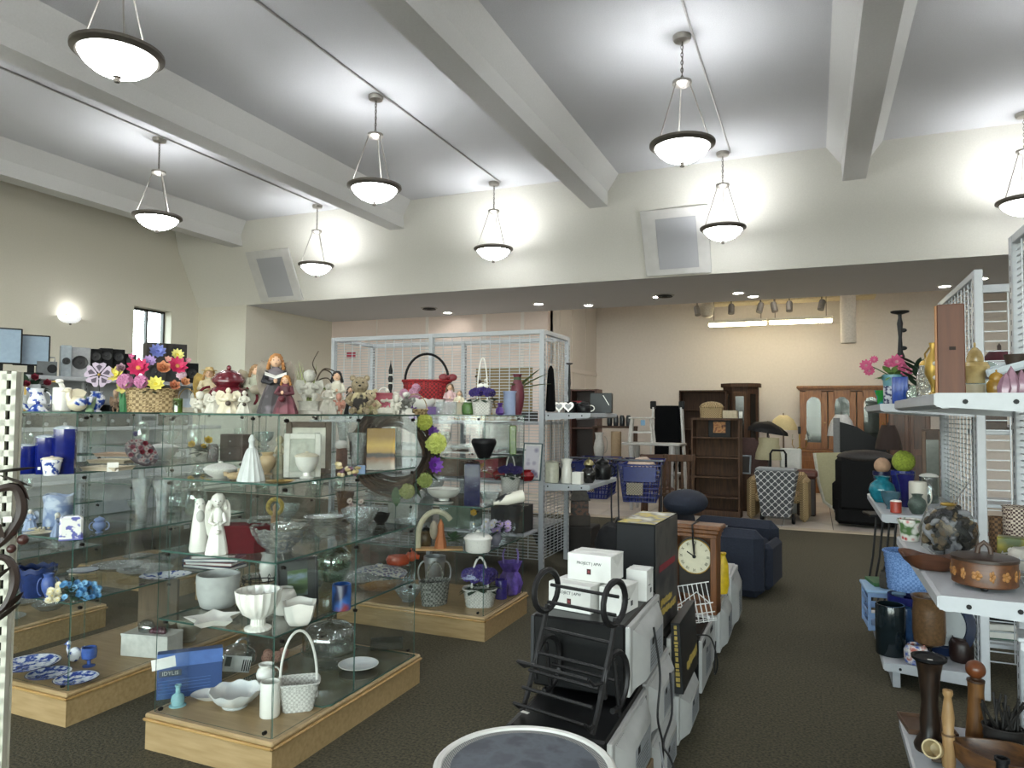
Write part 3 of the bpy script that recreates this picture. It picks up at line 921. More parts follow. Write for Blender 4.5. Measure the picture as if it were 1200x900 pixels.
def box_thing(name, label, cat, px, b, z, wp, hp, dp, mat, rz=None, group=None, bev=.003, tilt=None, parts=None):
    """dp: depth in metres; parts(t, w, d, h) adds the details"""
    p, k = spot(px, b, z, 0)
    w, h = wp * k, hp * k
    rzz = face(p) if rz is None else R(rz)
    p = p + Vector((-math.sin(rzz), math.cos(rzz), 0)) * (dp / 2 if b > 20 else 0)
    if parts is None:
        o = MB().box((0, 0, h / 2), (w, dp, h), bev=bev).obj(name, mat, None, p, (R(tilt) if tilt else 0, 0, rzz))
        return tag(o, label, cat, group)
    t = thing(name, label, cat, p, rzz, group)
    if tilt: t.rotation_euler = (R(tilt), 0, rzz)
    MB().box((0, 0, h / 2), (w, dp, h), bev=bev).obj('body', mat, t)
    parts(t, w, dp, h)
    return t
# ---- flowers
BL = {}
def blossom(kind, c1, c2='#c9a227'):
    key = (kind, c1, c2)
    if key in BL: return BL[key]
    mp, mc = M(c1, .6, var=.25, scale=50), M(c2, .7, var=.3, scale=80)
    mb = MB()
    def petal(T, L, wd, cup=.25):
        rows = []
        for i in range(5):
            u = i / 4
            ww = wd * math.sin(PI * (.12 + .86 * u)) ** .7
            rows.append([(x * ww, L * u, cup * L * u * u + .10 * abs(x) * ww) for x in (-1, 0, 1)])
        mb.sheet(rows, T)
    if kind == 'daisy':
        for i in range(10): petal(TR(rz=2 * PI * i / 10, rx=.2), 1, .27)
        for i in range(8): petal(TR((0, 0, .06), rz=2 * PI * (i + .5) / 8, rx=.5), .7, .22)
        mb.ell((0, 0, .12), (.25, .25, .16), 8, 6, mi=1)
    elif kind == 'rose':
        for lay, (n, rx, L) in enumerate(((6, .35, 1.0), (6, .75, .85), (5, 1.1, .7), (4, 1.35, .55))):
            for i in range(n): petal(TR((0, 0, .05 * lay), rz=2 * PI * (i + .37 * lay) / n, rx=rx), L, .42, .45)
        mb.ell((0, 0, .25), (.2, .2, .28), 8, 6, mi=0)
    elif kind == 'hydra':
        rr = random.Random(5)
        for i in range(40):
            zc = rr.uniform(-.1, 1); a = i * 2.4
            q = Vector((math.sqrt(max(0, 1 - zc * zc)) * math.cos(a), math.sqrt(max(0, 1 - zc * zc)) * math.sin(a), zc))
            T = Matrix.Translation(q * .78) @ q.to_track_quat('Z', 'Y').to_matrix().to_4x4()
            for j in range(4): petal(T @ TR(rz=PI / 2 * j + i, rx=.1), (.42), .2)
            mb.ell(tuple(q * .82), .05, 5, 4, mi=1)
        mb.ell((0, 0, .2), (.5, .5, .42), 8, 6)
    elif kind == 'tulip':
        for i in range(6): petal(TR((0, 0, 0), rz=2 * PI * i / 6, rx=1.15 if i % 2 else 1.3), 1, .36, -.25)
        mb.ell((0, 0, .3), (.3, .3, .3), 8, 6)
    elif kind == 'trumpet':
        for i in range(6): petal(TR(rz=2 * PI * i / 6, rx=.25), 1, .3)
        mb.lathe([(.12, 0), (.22, .25), (.3, .5), (.36, .6), (.3, .55), (.1, .1)], 10, mi=1)
    BL[key] = mb.mesh('blossom', [mp, mc])
    return BL[key]
def put_blossom(t, kind, c1, pos, r, dirv=None, c2='#c9a227', name='blossom'):
    o = link(name, blossom(kind, c1, c2), t, pos)
    d = Vector(dirv) if dirv else Vector((pos[0] * .6, -1, .5))
    o.rotation_euler = d.to_track_quat('Z', 'Y').to_euler()
    o.scale = (r, r, r)
    return o
def leaf(mb, base, tip, wd, droop=.0, mi=0, n=5):
    a, b = Vector(base), Vector(tip); d = b - a
    s = d.cross(Vector((0, .3, 1))).normalized() if d.length > 1e-6 else Vector((1, 0, 0))
    rows = []
    for i in range(n):
        u = i / (n - 1)
        c = a + d * u + Vector((0, 0, -droop * u * u))
        ww = wd * math.sin(PI * (.08 + .9 * u)) ** .8
        rows.append([c - s * ww, c + Vector((0, 0, ww * .25)), c + s * ww])
    mb.sheet(rows, None, mi)
def foliage(t, spots, mat, r=.06, n=26, wd=.018, seed=1, name='foliage', c=(0, 0, 0), flat=1.0):
    rr = random.Random(seed); mb = MB()
    for i in range(n):
        a = rr.uniform(0, 2 * PI); e = rr.uniform(-.1, 1.2)
        d = Vector((math.cos(a) * math.cos(e), math.sin(a) * math.cos(e), math.sin(e) * flat)) * r * rr.uniform(.6, 1.1)
        st = Vector(c) + d * .25
        leaf(mb, st, Vector(c) + d, wd * rr.uniform(.7, 1.2), r * .15)
    return tag(mb.obj(name, mat, t), kind='stuff') if n > 40 else mb.obj(name, mat, t)
# ---- baskets
def basket(name, label, cat, px, b, z, wp, hp, mat, sy=.7, hh=0, hw=.94, hmat=None, n=28, taper=.82, group=None, hr=.03, rz=None, sq=0.0, rows=9):
    """hp: body height in px, hh: handle rise in px"""
    p, k = spot(px, b, z, wp * sy)
    w, h = wp * k, hp * k
    t = thing(name, label, cat, p, face(p) if rz is None else R(rz), group)
    prof = [(w * .5 * (taper + (1 - taper) * i / rows), h * i / rows) for i in range(rows + 1)]
    prof = [(prof[0][0] * .95, 0)] + prof + [(w * .54, h * 1.0), (w * .54, h * .94)][:1] + [(w * .44, h * .98), (w * .5 * taper * .86, h * .12), (0, h * .12)]
    def fn(a, kk, r, zz):
        q = r * (1 + (.05 if (int(a / (2 * PI) * n + .5) + kk) % 2 else -.04))
        if sq:
            c_, s_ = abs(math.cos(a)), abs(math.sin(a)); q *= 1 + sq * (1 / max(c_, s_) - 1)
        return q, zz
    MB().lathe(prof, n, sy=sy, fn=fn).obj('body', mat, t)
    MB().tube([(w * .52 * (1 + (sq * (1 / max(abs(math.cos(2 * PI * i / n)), abs(math.sin(2 * PI * i / n))) - 1))) * math.cos(2 * PI * i / n), w * .52 * sy * (1 + (sq * (1 / max(abs(math.cos(2 * PI * i / n)), abs(math.sin(2 * PI * i / n))) - 1))) * math.sin(2 * PI * i / n), h) for i in range(n)], w * .03, 6, closed=True).obj('rim', mat, t)
    if hh:
        H = hh * k
        mb = MB().tube([(w * .5 * hw, 0, h * .35)] + arc((0, 0, h), w * .5 * hw, H, 0, 180, 16) + [(-w * .5 * hw, 0, h * .35)], w * hr, 6)
        mb.obj('handle', hmat or mat, t)
    t['w'] = w; t['h'] = h
    return t
# ---- robed figurines
def figurine(name, label, cat, px, b, z, wp, hp, robe, hair=None, wings=None, skinm=None, group=None, hold=None, holdmat=None, hat=None, child=False, halo=None, seed=0, sleeve=None, rot=0):
    p, k = spot(px, b, z, wp * .6)
    w, h = wp * k, hp * k
    t = thing(name, label, cat, p, face(p) + R(rot), group)
    rr = random.Random(seed + int(px))
    skm = skinm or robe
    hd = h * (.115 if not child else .16)
    zt = h - 2 * hd
    prof = [(w * .46, 0), (w * .47, zt * .04), (w * .4, zt * .25), (w * .3, zt * .5), (w * .2, zt * .68), (w * .22, zt * .8), (w * .24, zt * .92), (w * .12, zt * .99), (w * .07, zt * 1.06)]
    ph = rr.uniform(0, 6)
    MB().lathe(prof, 28, sy=.75, fn=lambda a, kk, r, zz: (r * (1 + (.09 * math.sin(9 * a + ph) if kk < 4 else 0.02 * math.sin(5 * a))), zz)).obj('robe', robe, t)
    hm = MB().ell((0, 0, zt + hd), (hd * .82, hd * .86, hd), 14, 10)
    hm.ell((0, -hd * .86, zt + hd * .9), (hd * .12, hd * .16, hd * .16), 6, 5)
    for s in (-1, 1): hm.ell((s * hd * .8, 0, zt + hd * .95), (hd * .14, hd * .2, hd * .24), 6, 5)
    ho = hm.obj('head', skm, t)
    ey = MB()
    for s in (-1, 1): ey.ell((s * hd * .32, -hd * .78, zt + hd * 1.08), (hd * .1, hd * .06, hd * .07), 6, 5)
    ey.ell((0, -hd * .8, zt + hd * .55), (hd * .2, hd * .05, hd * .05), 6, 4)
    tag(ey.obj('eyes_and_mouth', M('#5a3b33', .5) if hair else M('#8d8a80', .6), ho), kind='stuff')
    if hair:
        hb = MB().ell((0, hd * .18, zt + hd * 1.2), (hd * 1.0, hd * .95, hd * .95), 16, 10, fn=lambda q: 1 + .09 * math.sin(9 * q[0] + 3) * math.cos(8 * q[2]))
        for s in (-1, 1):
            for j in range(4): hb.ell((s * hd * (.85 + .08 * j), hd * .15, zt + hd * (1.0 - .35 * j)), (hd * .3, hd * .35, hd * .28), 7, 5)
        hb.obj('hair', hair, ho)
    am = [MB(), MB()]
    for i, s in enumerate((-1, 1)):
        am[i].tube([(s * w * .22, 0, zt * .9), (s * w * .32, -w * .12, zt * .7), (s * w * .12, -w * .3, zt * .66), (s * w * .03, -w * .34, zt * .7)], [w * .09, w * .09, w * .075, w * .04], 8)
        am[i].obj('sleeve', sleeve or robe, t)
    MB().ell((0, -w * .36, zt * .71), (w * .06, w * .05, w * .08), 8, 6).obj('hands', skm, t)
    if wings:
        for s in (-1, 1):
            out = [(s * x * w, zz * h) for x, zz in ((.08, .72), (.22, .86), (.40, .90), (.52, .80), (.55, .62), (.50, .45), (.43, .33), (.34, .28), (.28, .40), (.18, .52))]
            mb = MB().prism(out, w * .16, w * .22, 'y')
            for j in range(4): mb.prism([(s * w * (.14 + .1 * j), h * .55), (s * w * (.20 + .1 * j), h * .74), (s * w * (.24 + .08 * j), h * (.40 + .03 * j))], w * .13, w * .16, 'y')
            mb.obj('wing', wings, t)
    if hold == 'book':
        bk = MB()
        for s in (-1, 1): bk.box((s * w * .13, -w * .44, zt * .80), (w * .27, w * .2, w * .03), TR((0, 0, 0)))
        bk2 = MB()
        for s in (-1, 1): bk2.add([(0, -w * .56, zt * .76), (s * w * .3, -w * .52, zt * .84), (s * w * .3, -w * .34, zt * .9), (0, -w * .38, zt * .82), (0, -w * .56, zt * .74), (s * w * .3, -w * .52, zt * .82), (s * w * .3, -w * .34, zt * .88), (0, -w * .38, zt * .80)], [(0, 1, 2, 3), (7, 6, 5, 4), (0, 4, 5, 1), (1, 5, 6, 2), (2, 6, 7, 3)])
        bk2.obj('book', paper, t, smooth=0)
    elif hold == 'ball':
        MB().ell((0, -w * .42, zt * .5), w * .12, 10, 7).obj('held_bundle', holdmat or skm, t)
    elif hold == 'lute':
        mb = MB().ell((-w * .12, -w * .4, zt * .62), (w * .2, w * .08, w * .14), 10, 7)
        mb.tube([(0, -w * .4, zt * .68), (w * .42, -w * .36, zt * .95)], w * .04, 6)
        mb.obj('lute', holdmat or skm, t)
    if hat:
        MB().lathe([(hd * 1.5, 0), (hd * 1.4, hd * .15), (hd * .8, hd * .2), (hd * .7, hd * .7), (0, hd * .85)], 14, c=(0, 0, zt + hd * 1.5)).obj('hat', hat, ho)
    if halo:
        MB().tube([(hd * 1.2 * math.cos(2 * PI * i / 16), hd * .3, zt + hd * 1.3 + hd * 1.2 * math.sin(2 * PI * i / 16)) for i in range(16)], hd * .12, 5, closed=True).obj('halo', halo, t)
    return t
def cherub(name, label, px, b, z, wp, hp, mat, group=None, base=True, rot=0):
    """small seated or standing naked cherub on a plinth"""
    p, k = spot(px, b, z, wp * .5); w, h = wp * k, hp * k
    t = thing(name, label, 'figurine', p, face(p) + R(rot), group)
    z0 = 0
    if base:
        z0 = h * .3
        MB().lathe([(w * .46, 0), (w * .46, h * .06), (w * .34, h * .08), (w * .36, h * .26), (w * .42, h * .3)], 20, sy=.8, fn=lambda a, kk, r, zz: (r * (1 + .06 * math.sin(7 * a)), zz)).obj('plinth', mat, t)
    hh = h - z0
    bd = MB().ell((0, 0, z0 + hh * .38), (w * .22, w * .19, hh * .26), 14, 9)
    for s in (-1, 1):
        bd.tube([(s * w * .16, 0, z0 + hh * .55), (s * w * .28, -w * .12, z0 + hh * .42), (s * w * .06, -w * .24, z0 + hh * .44)], [w * .08, w * .07, w * .05], 7)
        bd.tube([(s * w * .12, 0, z0 + hh * .2), (s * w * .2, -w * .2, z0 + hh * .16), (s * w * .14, -w * .18, z0 + hh * .0)], [w * .12, w * .1, w * .06], 7)
    bd.obj('body', mat, t)
    hm = MB().ell((0, -w * .02, z0 + hh * .8), (w * .2, w * .2, hh * .19), 12, 9)
    hm.ell((0, -w * .21, z0 + hh * .79), (w * .03, w * .04, hh * .03), 6, 5)
    ho = hm.obj('head', mat, t)
    MB().ell((0, w * .03, z0 + hh * .86), (w * .22, w * .2, hh * .17), 14, 8, fn=lambda q: 1 + .1 * math.sin(9 * q[0]) * math.cos(9 * q[2])).obj('curls', mat, ho)
    for s in (-1, 1):
        MB().prism([(s * w * .06, z0 + hh * .35), (s * w * .2, z0 + hh * .68), (s * w * .45, z0 + hh * .7), (s * w * .5, z0 + hh * .45), (s * w * .36, z0 + hh * .22)], w * .14, w * .2, 'y').obj('wing', mat, t)
    return t
def bird(name, label, cat, px, b, z, wp, hp, mat, beak=None, rot=0, tail=.4, group=None, neck=.5, parts_mat=None):
    p, k = spot(px, b, z, wp * .4); w, h = wp * k, hp * k
    t = thing(name, label, cat, p, face(p) + R(rot), group)
    MB().ell((0, 0, h * .34), (w * .36, w * .26, h * .33), 14, 9).obj('body', mat, t)
    hb = MB().tube([(-w * .2, 0, h * .4), (-w * .32, 0, h * .62), (-w * .3, 0, h * .84)], [w * .16, w * .11, w * .1], 8)
    hb.ell((-w * .32, 0, h * .88), (w * .14, w * .12, h * .12), 10, 7)
    ho = hb.obj('head', mat, t)
    MB().tube([(-w * .42, 0, h * .87), (-w * .56, 0, h * .83)], [w * .05, w * .01], 6).obj('beak', beak or mat, ho)
    MB().prism([(w * .2, h * .3), (w * .34, h * .62), (w * .52, h * .66), (w * .46, h * .3)], -w * .1, w * .1, 'y').obj('tail', parts_mat or mat, t)
    for s in (-1, 1): MB().ell((w * .06, s * w * .22, h * .4), (w * .24, w * .07, h * .17), 10, 7).obj('wing', parts_mat or mat, t)
    return t
# ---- pictures and plates
def picture(name, label, px, b, z, wp, hp, fmat, pic, bar=.1, tilt=-10, rz=None, mat_=None, depth=.02, group=None, mw=.12, cat='picture'):
    p, k = spot(px, b, z, 0); w, h = wp * k, hp * k
    t = thing(name, label, cat, p, 0, group)
    t.rotation_euler = (R(tilt), 0, face(p) if rz is None else R(rz))
    bw = bar * w
    f = MB()
    for s in (-1, 1):
        f.box((s * (w / 2 - bw / 2), 0, h / 2), (bw, depth, h), bev=.003); f.box((0, 0, h / 2 + s * (h / 2 - bw / 2)), (w - 2 * bw, depth, bw), bev=.003)
    f.obj('frame', fmat, t)
    if mat_:
        MB().box((0, depth * .1, h / 2), (w - 2 * bw, depth * .4, h - 2 * bw)).obj('mount', mat_, t)
        MB().box((0, -depth * .15, h / 2), (w * (1 - 2 * bar - 2 * mw), depth * .3, h - 2 * bw - 2 * mw * w)).obj('print', pic, t)
    else:
        MB().box((0, 0, h / 2), (w - 2 * bw, depth * .4, h - 2 * bw)).obj('print', pic, t)
    return t
def plate(name, label, px, b, z, wp, hh, mat, group=None, scal=0, rim=None, tilt=None, sy=1.0, ribs=0, decal=None):
    """flat dish; hh height in metres"""
    p, k = spot(px, b, z, wp * .5); w = wp * k
    m = vmesh('plate', w, hh, 32, ribs=ribs, amp=.04, scal=scal, th=.012, sy=sy)
    rot = (R(tilt) if tilt else 0, 0, face(p))
    if tilt: p.z += abs(math.sin(R(tilt))) * w / 2 * sy - .002
    if not rim: return tag(m.obj(name, mat, None, p, rot), label, 'plate', group)
    t = thing(name, label, 'plate', p, 0, group); t.rotation_euler = rot
    m.obj('dish', mat, t)
    if decal:
        MB().lathe([(0, hh * .45), (w * .30, hh * .47), (w * .36, hh * .62), (w * .455, hh * 1.02), (w * .46, hh * .98), (w * .36, hh * .5), (0, hh * .4)][::-1], 32, sy=sy).obj('painted_pattern', decal, t)
    MB().tube([(w * .5 * math.cos(2 * PI * i / 28), w * .5 * math.sin(2 * PI * i / 28) * sy, hh) for i in range(28)], .002, 5, closed=True).obj('rim_line', rim, t)
    return t
# ================================================================ goods on the glass cases
TOP, S3, S2, S1, S0 = SH[4], SH[3], SH[2], SH[1], SH[0]
# ---- top of the blue-and-white case (left)
ves('pitcher', 'small white pitcher with blue sprigs standing in its wash basin', 'pitcher', 43, 2.58, TOP, 19, 27, 'pitcher', delft, handle=1, spout=True)
ves('basin', 'white scalloped wash basin with blue sprigs beneath the little pitcher', 'basin', 43, 2.58, TOP - .0005, 36, 9, 'plate', delft, scal=10, th=.03)
ves('bell', 'tiny blue and white china bell in front of the wash basin', 'bell', 44, 2.49, TOP, 22, 12, 'bell', delft2)
box_thing('tin_box', 'grey tin box with a gilt edge near the slotted upright', 'box', 34, 2.69, TOP, 22, 32, .03, M('#8d8f92', .5, metal=.4), parts=lambda t, w, d, h: MB().box((-w * .2, -d * .5, h / 2), (w * .1, .004, h * .98)).obj('gilt_band', gold, t))
t = ves('goose_pitcher', 'tall white jug with a goose-head lid', 'pitcher', 72, 2.66, TOP, 19, 28, 'cyl', white, handle=3)
MB().tube([(0, 0, .115), (0, -.01, .14), (-.01, -.015, .16)], [.02, .014, .012], 8).ell((-.014, -.018, .167), (.022, .016, .014), 10, 7).obj('goose_head', white, t)
MB().tube([(-.03, -.02, .166), (-.05, -.028, .162)], [.007, .002], 6).obj('beak', M('#c9a860', .4), t)
t = bird('ceramic_bird', 'cream and blue fan-tailed ceramic dove by the goose jug', 'figurine', 90, 2.60, TOP, 30, 28, cream, rot=15, parts_mat=delft2)
MB().prism([(-.02, .06), (-.045, .105), (-.03, .118), (0, .124), (.03, .118), (.045, .105), (.02, .06)], .0, .012, 'y').obj('fan_tail', cream, t)
ves('vase', 'blue and white footed vase holding the metal flower', 'vase', 113, 2.72, TOP, 18, 24, 'urn', delft2)
p, k = spot(115, 2.72, TOP + .06)
t = thing('metal_flower', 'five-petalled lilac metal flower on a wire stem', 'ornament', p, face(p))
MB().tube([(0, 0, 0), (.004, 0, .06), (0, 0, .118)], .0025, 5).obj('stem', iron, t)
for i in range(5):
    a = 2 * PI * i / 5 + PI / 2
    T = TR((0, -.004, .145), ry=-a + PI / 2)
    pts = [(.012, .02), (.03, .045), (.034, .06), (.02, .068), (.0, .06), (-.02, .068), (-.034, .06), (-.03, .045), (-.012, .02), (0, .008)]
    pe = MB().prism(pts, -.003, .003, 'y', T).obj('petal', M('#a99aab', .4, metal=.4), t)
    MB().prism([(.0, .018), (.015, .045), (.0, .056), (-.015, .045)], -.005, -.0031, 'y', T).obj('petal_inlay', M('#4c424e', .4, metal=.4), pe)
MB().ell((0, -.006, .145), .008, 8, 6).obj('flower_centre', gold, t)
p, k = spot(105, 2.66, TOP)
t = thing('leaf_candle_holder', 'pale green ceramic tulip-leaf holder beside the blue vase', 'ornament', p, face(p))
for s, hh in ((-1, .10), (1, .085), (.2, .06)):
    lm = MB(); leaf(lm, (s * .006, 0, 0), (s * .03, .01, hh), .014); lm.obj('leaf', M('#7f9a78', .35, var=.2), t)
MB().lathe([(.02, 0), (.022, .01), (.012, .02)], 12).obj('foot', M('#7f9a78', .35, var=.2), t)
cherub('figurine', 'tiny brown and white child figurine between the blue vase and the green planter', 135, 3.0, TOP, 13, 26, M('#9a7f68', .6, var=.4, scale=30), base=False)
p, k = spot(146, 2.95, TOP)
t = thing('ceramic_planter', 'green ceramic tulip planter with yellow daffodil heads', 'planter', p, face(p))
MB().lathe([(.024, 0), (.027, .02), (.03, .09), (.026, .1), (.022, .09), (0, .02)], 18, fn=lambda a, kk, r, z: (r * (1 + .1 * math.sin(6 * a)), z + (.02 * math.sin(6 * a) if 2 <= kk <= 4 else 0))).obj('pot', M('#4c8a5d', .3, var=.2), t)
put_blossom(t, 'trumpet', '#e3d98a', (-.012, -.01, .135), .042, (-.2, -1, .35), '#d8c24a')
put_blossom(t, 'trumpet', '#e0c64a', (.02, -.02, .10), .022, (.2, -1, .35), '#d8a93a')
MB().tube([(-.006, 0, .06), (-.012, 0, .13)], .003, 5).obj('stem', green, t)
# flower basket
t = basket('flower_basket', 'wide tan wicker basket overflowing with pink, peach and yellow silk flowers', 'flower basket', 178, 2.95, TOP, 54, 27, wicker, sy=.55, taper=.92, sq=.25)
w, h = t['w'], t['h']
foliage(t, None, dgreen, .11, 38, .016, 3, c=(0, 0, h * .95), flat=.7)
for (dx, dz, dy, r, kd, c1, c2) in ((-15, 29, -.06, 13, 'daisy', '#c02a5c', '#c98f45'), (25, 33, -.05, 12, 'daisy', '#c4305f', '#b8854a'), (10, 29, -.07, 10, 'rose', '#d99a72', '#d99a72'), (3, 11, -.09, 10, 'daisy', '#dfd56a', '#cbb93a'), (25, 47, -.02, 8, 'daisy', '#e0d985', '#cbb93a'), (22, 9, -.08, 8, 'rose', '#c98767', '#c98767'), (33, 14, -.06, 7, 'rose', '#d49a70', '#d49a70'), (4, 50, 0, 10, 'daisy', '#6f79b8', '#4d548f'), (-4, 38, -.02, 8, 'daisy', '#a98ec0', '#8a6a9c'), (-28, 14, -.07, 9, 'hydra', '#c583a8', '#a85f86'), (-12, 14, -.08, 8, 'hydra', '#cf88b0', '#a85f86'), (-32, 28, -.03, 7, 'rose', '#a98a96', '#8f6a7a'), (15, 40, .0, 7, 'tulip', '#d7a79a', '#b58'), (-22, 42, 0, 6, 'tulip', '#cf6f98', '#b58'), (36, 40, 0, 6, 'tulip', '#d39aa6', '#b58'), (-38, 21, -.03, 10, 'daisy', '#ddd06a', '#cbb93a'), (30, 23, -.05, 6, 'hydra', '#d9bcc8', '#c9a')):
    if c2 == '#b58': c2 = '#bb5588'
    if c2 == '#c9a': c2 = '#cc99aa'
    k = w / 54
    put_blossom(t, kd, c1, (dx * k, dy, h + (dz - 6) * k), r * k, (dx * .01, -1, .45), c2)
ves('tumbler', 'tiny clear tumbler with a green base by the flower basket', 'tumbler', 208, 2.62, TOP, 11, 17, 'cyl', THIN('#cfe0b0', 1.2, base=.05), fill=M('#86a84a', .5))
basket('small_basket', 'little white and blue handled basket figurine beside the silk flowers', 'basket', 219, 3.2, TOP + .03, 18, 10, M('#b9c4d2', .5), hh=12, hmat=gold)
box_thing('riser', 'small pale plinth under the little handled basket', 'plinth', 219, 3.2, TOP, 14, 6.8, .05, bisque)
# ---- angels over the middle
cherub('cherub_figurine', 'small white standing cherub with folded arms beside the silk flowers', 234, 2.62, TOP, 22, 25, bisque, base=False)
figurine('angel_figurine', 'golden-haired girl figurine in cream bonnet behind the white angels', 'figurine', 244, 3.5, TOP, 32, 52, M('#cfc2a2', .6, var=.2), hair=M('#b08a55', .7), wings=M('#b99a52', .6, var=.3), skinm=skin, hat=M('#c4ab78', .7))
t = ves('urn', 'burgundy lidded tureen with handles behind the angels', 'urn', 267, 2.82, TOP, 44, 56, 'urn', M('#5d1822', .25, var=.15, coat=.4), handle=2, lid=.36)
figurine('angel_figurine', 'plain white robed angel next to the small cherub', 'figurine', 250, 2.64, TOP, 20, 26, bisque, wings=bisque)
figurine('angel_figurine', 'cream angel with spread wings holding a dark spotted bundle', 'figurine', 267, 2.6, TOP, 26, 30, cream, wings=cream, hold='ball', holdmat=M('#4b4038', .6))
figurine('angel_figurine', 'small white angel clutching a brown ball', 'figurine', 286, 2.6, TOP, 18, 27, bisque, hold='ball', holdmat=M('#3f342c', .6))
figurine('angel_figurine', 'pale angel in sage gown playing a lute behind the bookish angel', 'figurine', 299, 2.95, TOP, 40, 57, M('#a7a795', .6, var=.2), hair=M('#8a6a48', .7), wings=M('#9a907a', .6, var=.2), skinm=skin, hold='lute', holdmat=M('#8d8372', .5), rot=20)
figurine('angel_figurine', 'tall auburn-haired angel in dark gown reading an open book', 'figurine', 322, 2.62, TOP, 40, 70, PAT('noise', ['#3a3436', '#6d6469'], 12, .6), hair=M('#a3703f', .7, var=.3), wings=M('#84776a', .6, var=.3), skinm=skin, hold='book', sleeve=M('#1f1d22', .6))
figurine('angel_figurine', 'little auburn-haired girl in plum gown at the feet of the bookish angel', 'figurine', 334, 2.52, TOP, 30, 45, PAT('noise', ['#4a2028', '#6f3a44'], 14, .6), hair=M('#a8743f', .7, var=.3), skinm=skin, hold='ball', holdmat=M('#5a2028', .6), rot=-20)
cherub('cherub_statue', 'large grey stone cherub kneeling on a carved plinth', 362, 2.66, TOP, 33, 51, stone)
# twig plant behind
p, k = spot(363, 3.2, TOP)
t = thing('twig_arrangement', 'curly dark twigs with green ferns behind the stone cherub', 'plant', p, face(p))
tw = MB().lathe([(.03, 0), (.036, .05), (.03, .05), (0, .02)], 14); tw.obj('pot', M('#6d5a44', .7), t)
twm = M('#3c2f22', .8)
for pts in (((0, 0, .05), (.0, 0, .16), (.03, 0, .22), (.01, 0, .28), (.04, 0, .35)), ((0, 0, .05), (.02, 0, .15), (.06, 0, .24), (.10, 0, .25), (.15, 0, .22), (.17, 0, .16)), ((0, 0, .05), (.03, .01, .17), (.09, .01, .20), (.13, 0, .15)), ((.02, 0, .15), (.06, 0, .24), (.11, .01, .23), (.13, .01, .17), (.16, 0, .14))):
    MB().tube(curve(pts), [.005 - .003 * q / (5 * len(pts)) for q in range(5 * len(pts) - 4)], 5).obj('twig', twm, t)
rr = random.Random(4)
for i in range(13):
    lm = MB(); x = rr.uniform(-.04, .02)
    leaf(lm, (x * .3, rr.uniform(-.01, .01), .05), (x * 2.2, rr.uniform(-.02, .02), rr.uniform(.16, .30)), .004, n=6)
    lm.obj('grass_blade', M('#7f8a52', .7, var=.3), t)
foliage(t, None, M('#6d8a3a', .6, var=.3), .05, 26, .012, 8, c=(.045, 0, .14))
figurine('couple_figurine', 'white porcelain embracing couple beside the stone cherub', 'figurine', 384, 2.95, TOP, 21, 36, bisque, hold='ball')
figurine('doll', 'small doll with black hair and lace collar', 'doll', 394, 3.25, TOP, 26, 50, M('#c9c3b2', .6), hair=M('#141214', .5), skinm=skin)
cherub('figurine', 'pink and cream praying child figurine', 397, 3.08, TOP, 16, 24, M('#c08a78', .6, var=.3, scale=40), base=False)
cherub('figurine', 'small white bisque bunny-like figurine near the plaque', 391, 3.0, TOP, 10, 14, bisque, base=False)
# teddies
def teddy(label, px, b, wp, hp, fur, shirt, extra=None):
    p, k = spot(px, b, TOP); w, h = wp * k, hp * k
    t = thing('teddy_bear', label, 'figurine', p, face(p), 'bear figurines')
    bd = MB().ell((0, 0, h * .3), (w * .36, w * .3, h * .3), 14, 9)
    bd.obj('body', shirt, t)
    for s in (-1, 1):
        MB().tube([(s * w * .28, 0, h * .5), (s * w * .48, -w * .1, h * .34), (s * w * .32, -w * .26, h * .26)], [w * .12, w * .11, w * .1], 7).obj('arm', fur, t)
        MB().tube([(s * w * .18, -w * .1, h * .12), (s * w * .3, -w * .38, h * .08)], [w * .14, w * .12], 7).obj('leg', fur, t)
    hm = MB().ell((0, 0, h * .74), (w * .33, w * .3, h * .22), 14, 9); hm.ell((0, -w * .28, h * .69), (w * .13, w * .12, h * .08), 8, 6)
    ho = hm.obj('head', fur, t)
    for s in (-1, 1): MB().ell((s * w * .27, 0, h * .92), (w * .12, w * .07, h * .08), 8, 6).obj('ear', fur, ho)
    tag(MB().ell((0, -w * .41, h * .72), (w * .05, w * .03, h * .025), 6, 5).ell((-w * .12, -w * .3, h * .8), w * .035, 6, 5).ell((w * .12, -w * .3, h * .8), w * .035, 6, 5).obj('nose_and_eyes', m_black, ho), kind='stuff')
    return t
teddy('tan bear figurine with black hat among the figurines', 421, 3.15, 30, 46, M('#8a7c64', .9, var=.3, scale=80), PAT('noise', ['#2a2522', '#b9ab86'], 20, .8))
teddy('cream bear figurine in a floral dress, smaller of the two', 432, 3.36, 26, 30, M('#b9ad8c', .9, var=.3, scale=80), PAT('noise', ['#a87f70', '#c4b78f', '#7d8a5a'], 30, .8, thr=(.35, .65)))
figurine('figurine', 'dark-suited groom figurine tucked behind the bears', 'figurine', 410, 3.2, TOP, 14, 32, m_black, skinm=skin, hair=M('#2a2018', .7))
box_thing('dish', 'small blue and white china box at the bears feet', 'box', 418, 3.2, TOP, 18, 9, .04, PAT('noise', ['#8d93ad', '#cfcfd0'], 40, .3))
box_thing('gift_box', 'pink and red patterned box behind the praying angels', 'box', 444, 3.55, TOP, 30, 24, .1, PAT('noise', ['#8f2a3c', '#b9566a'], 14, .5), parts=lambda t, w, d, h: MB().box((0, 0, h * .98), (w * 1.04, d * 1.04, h * .12), bev=.002).obj('lid', M('#8a2436', .5), t))
figurine('angel_figurine', 'white kneeling angel under a slender wire hoop', 'figurine', 453, 3.56, TOP, 26, 30, bisque, wings=bisque)
p, k = spot(449, 3.64, TOP)
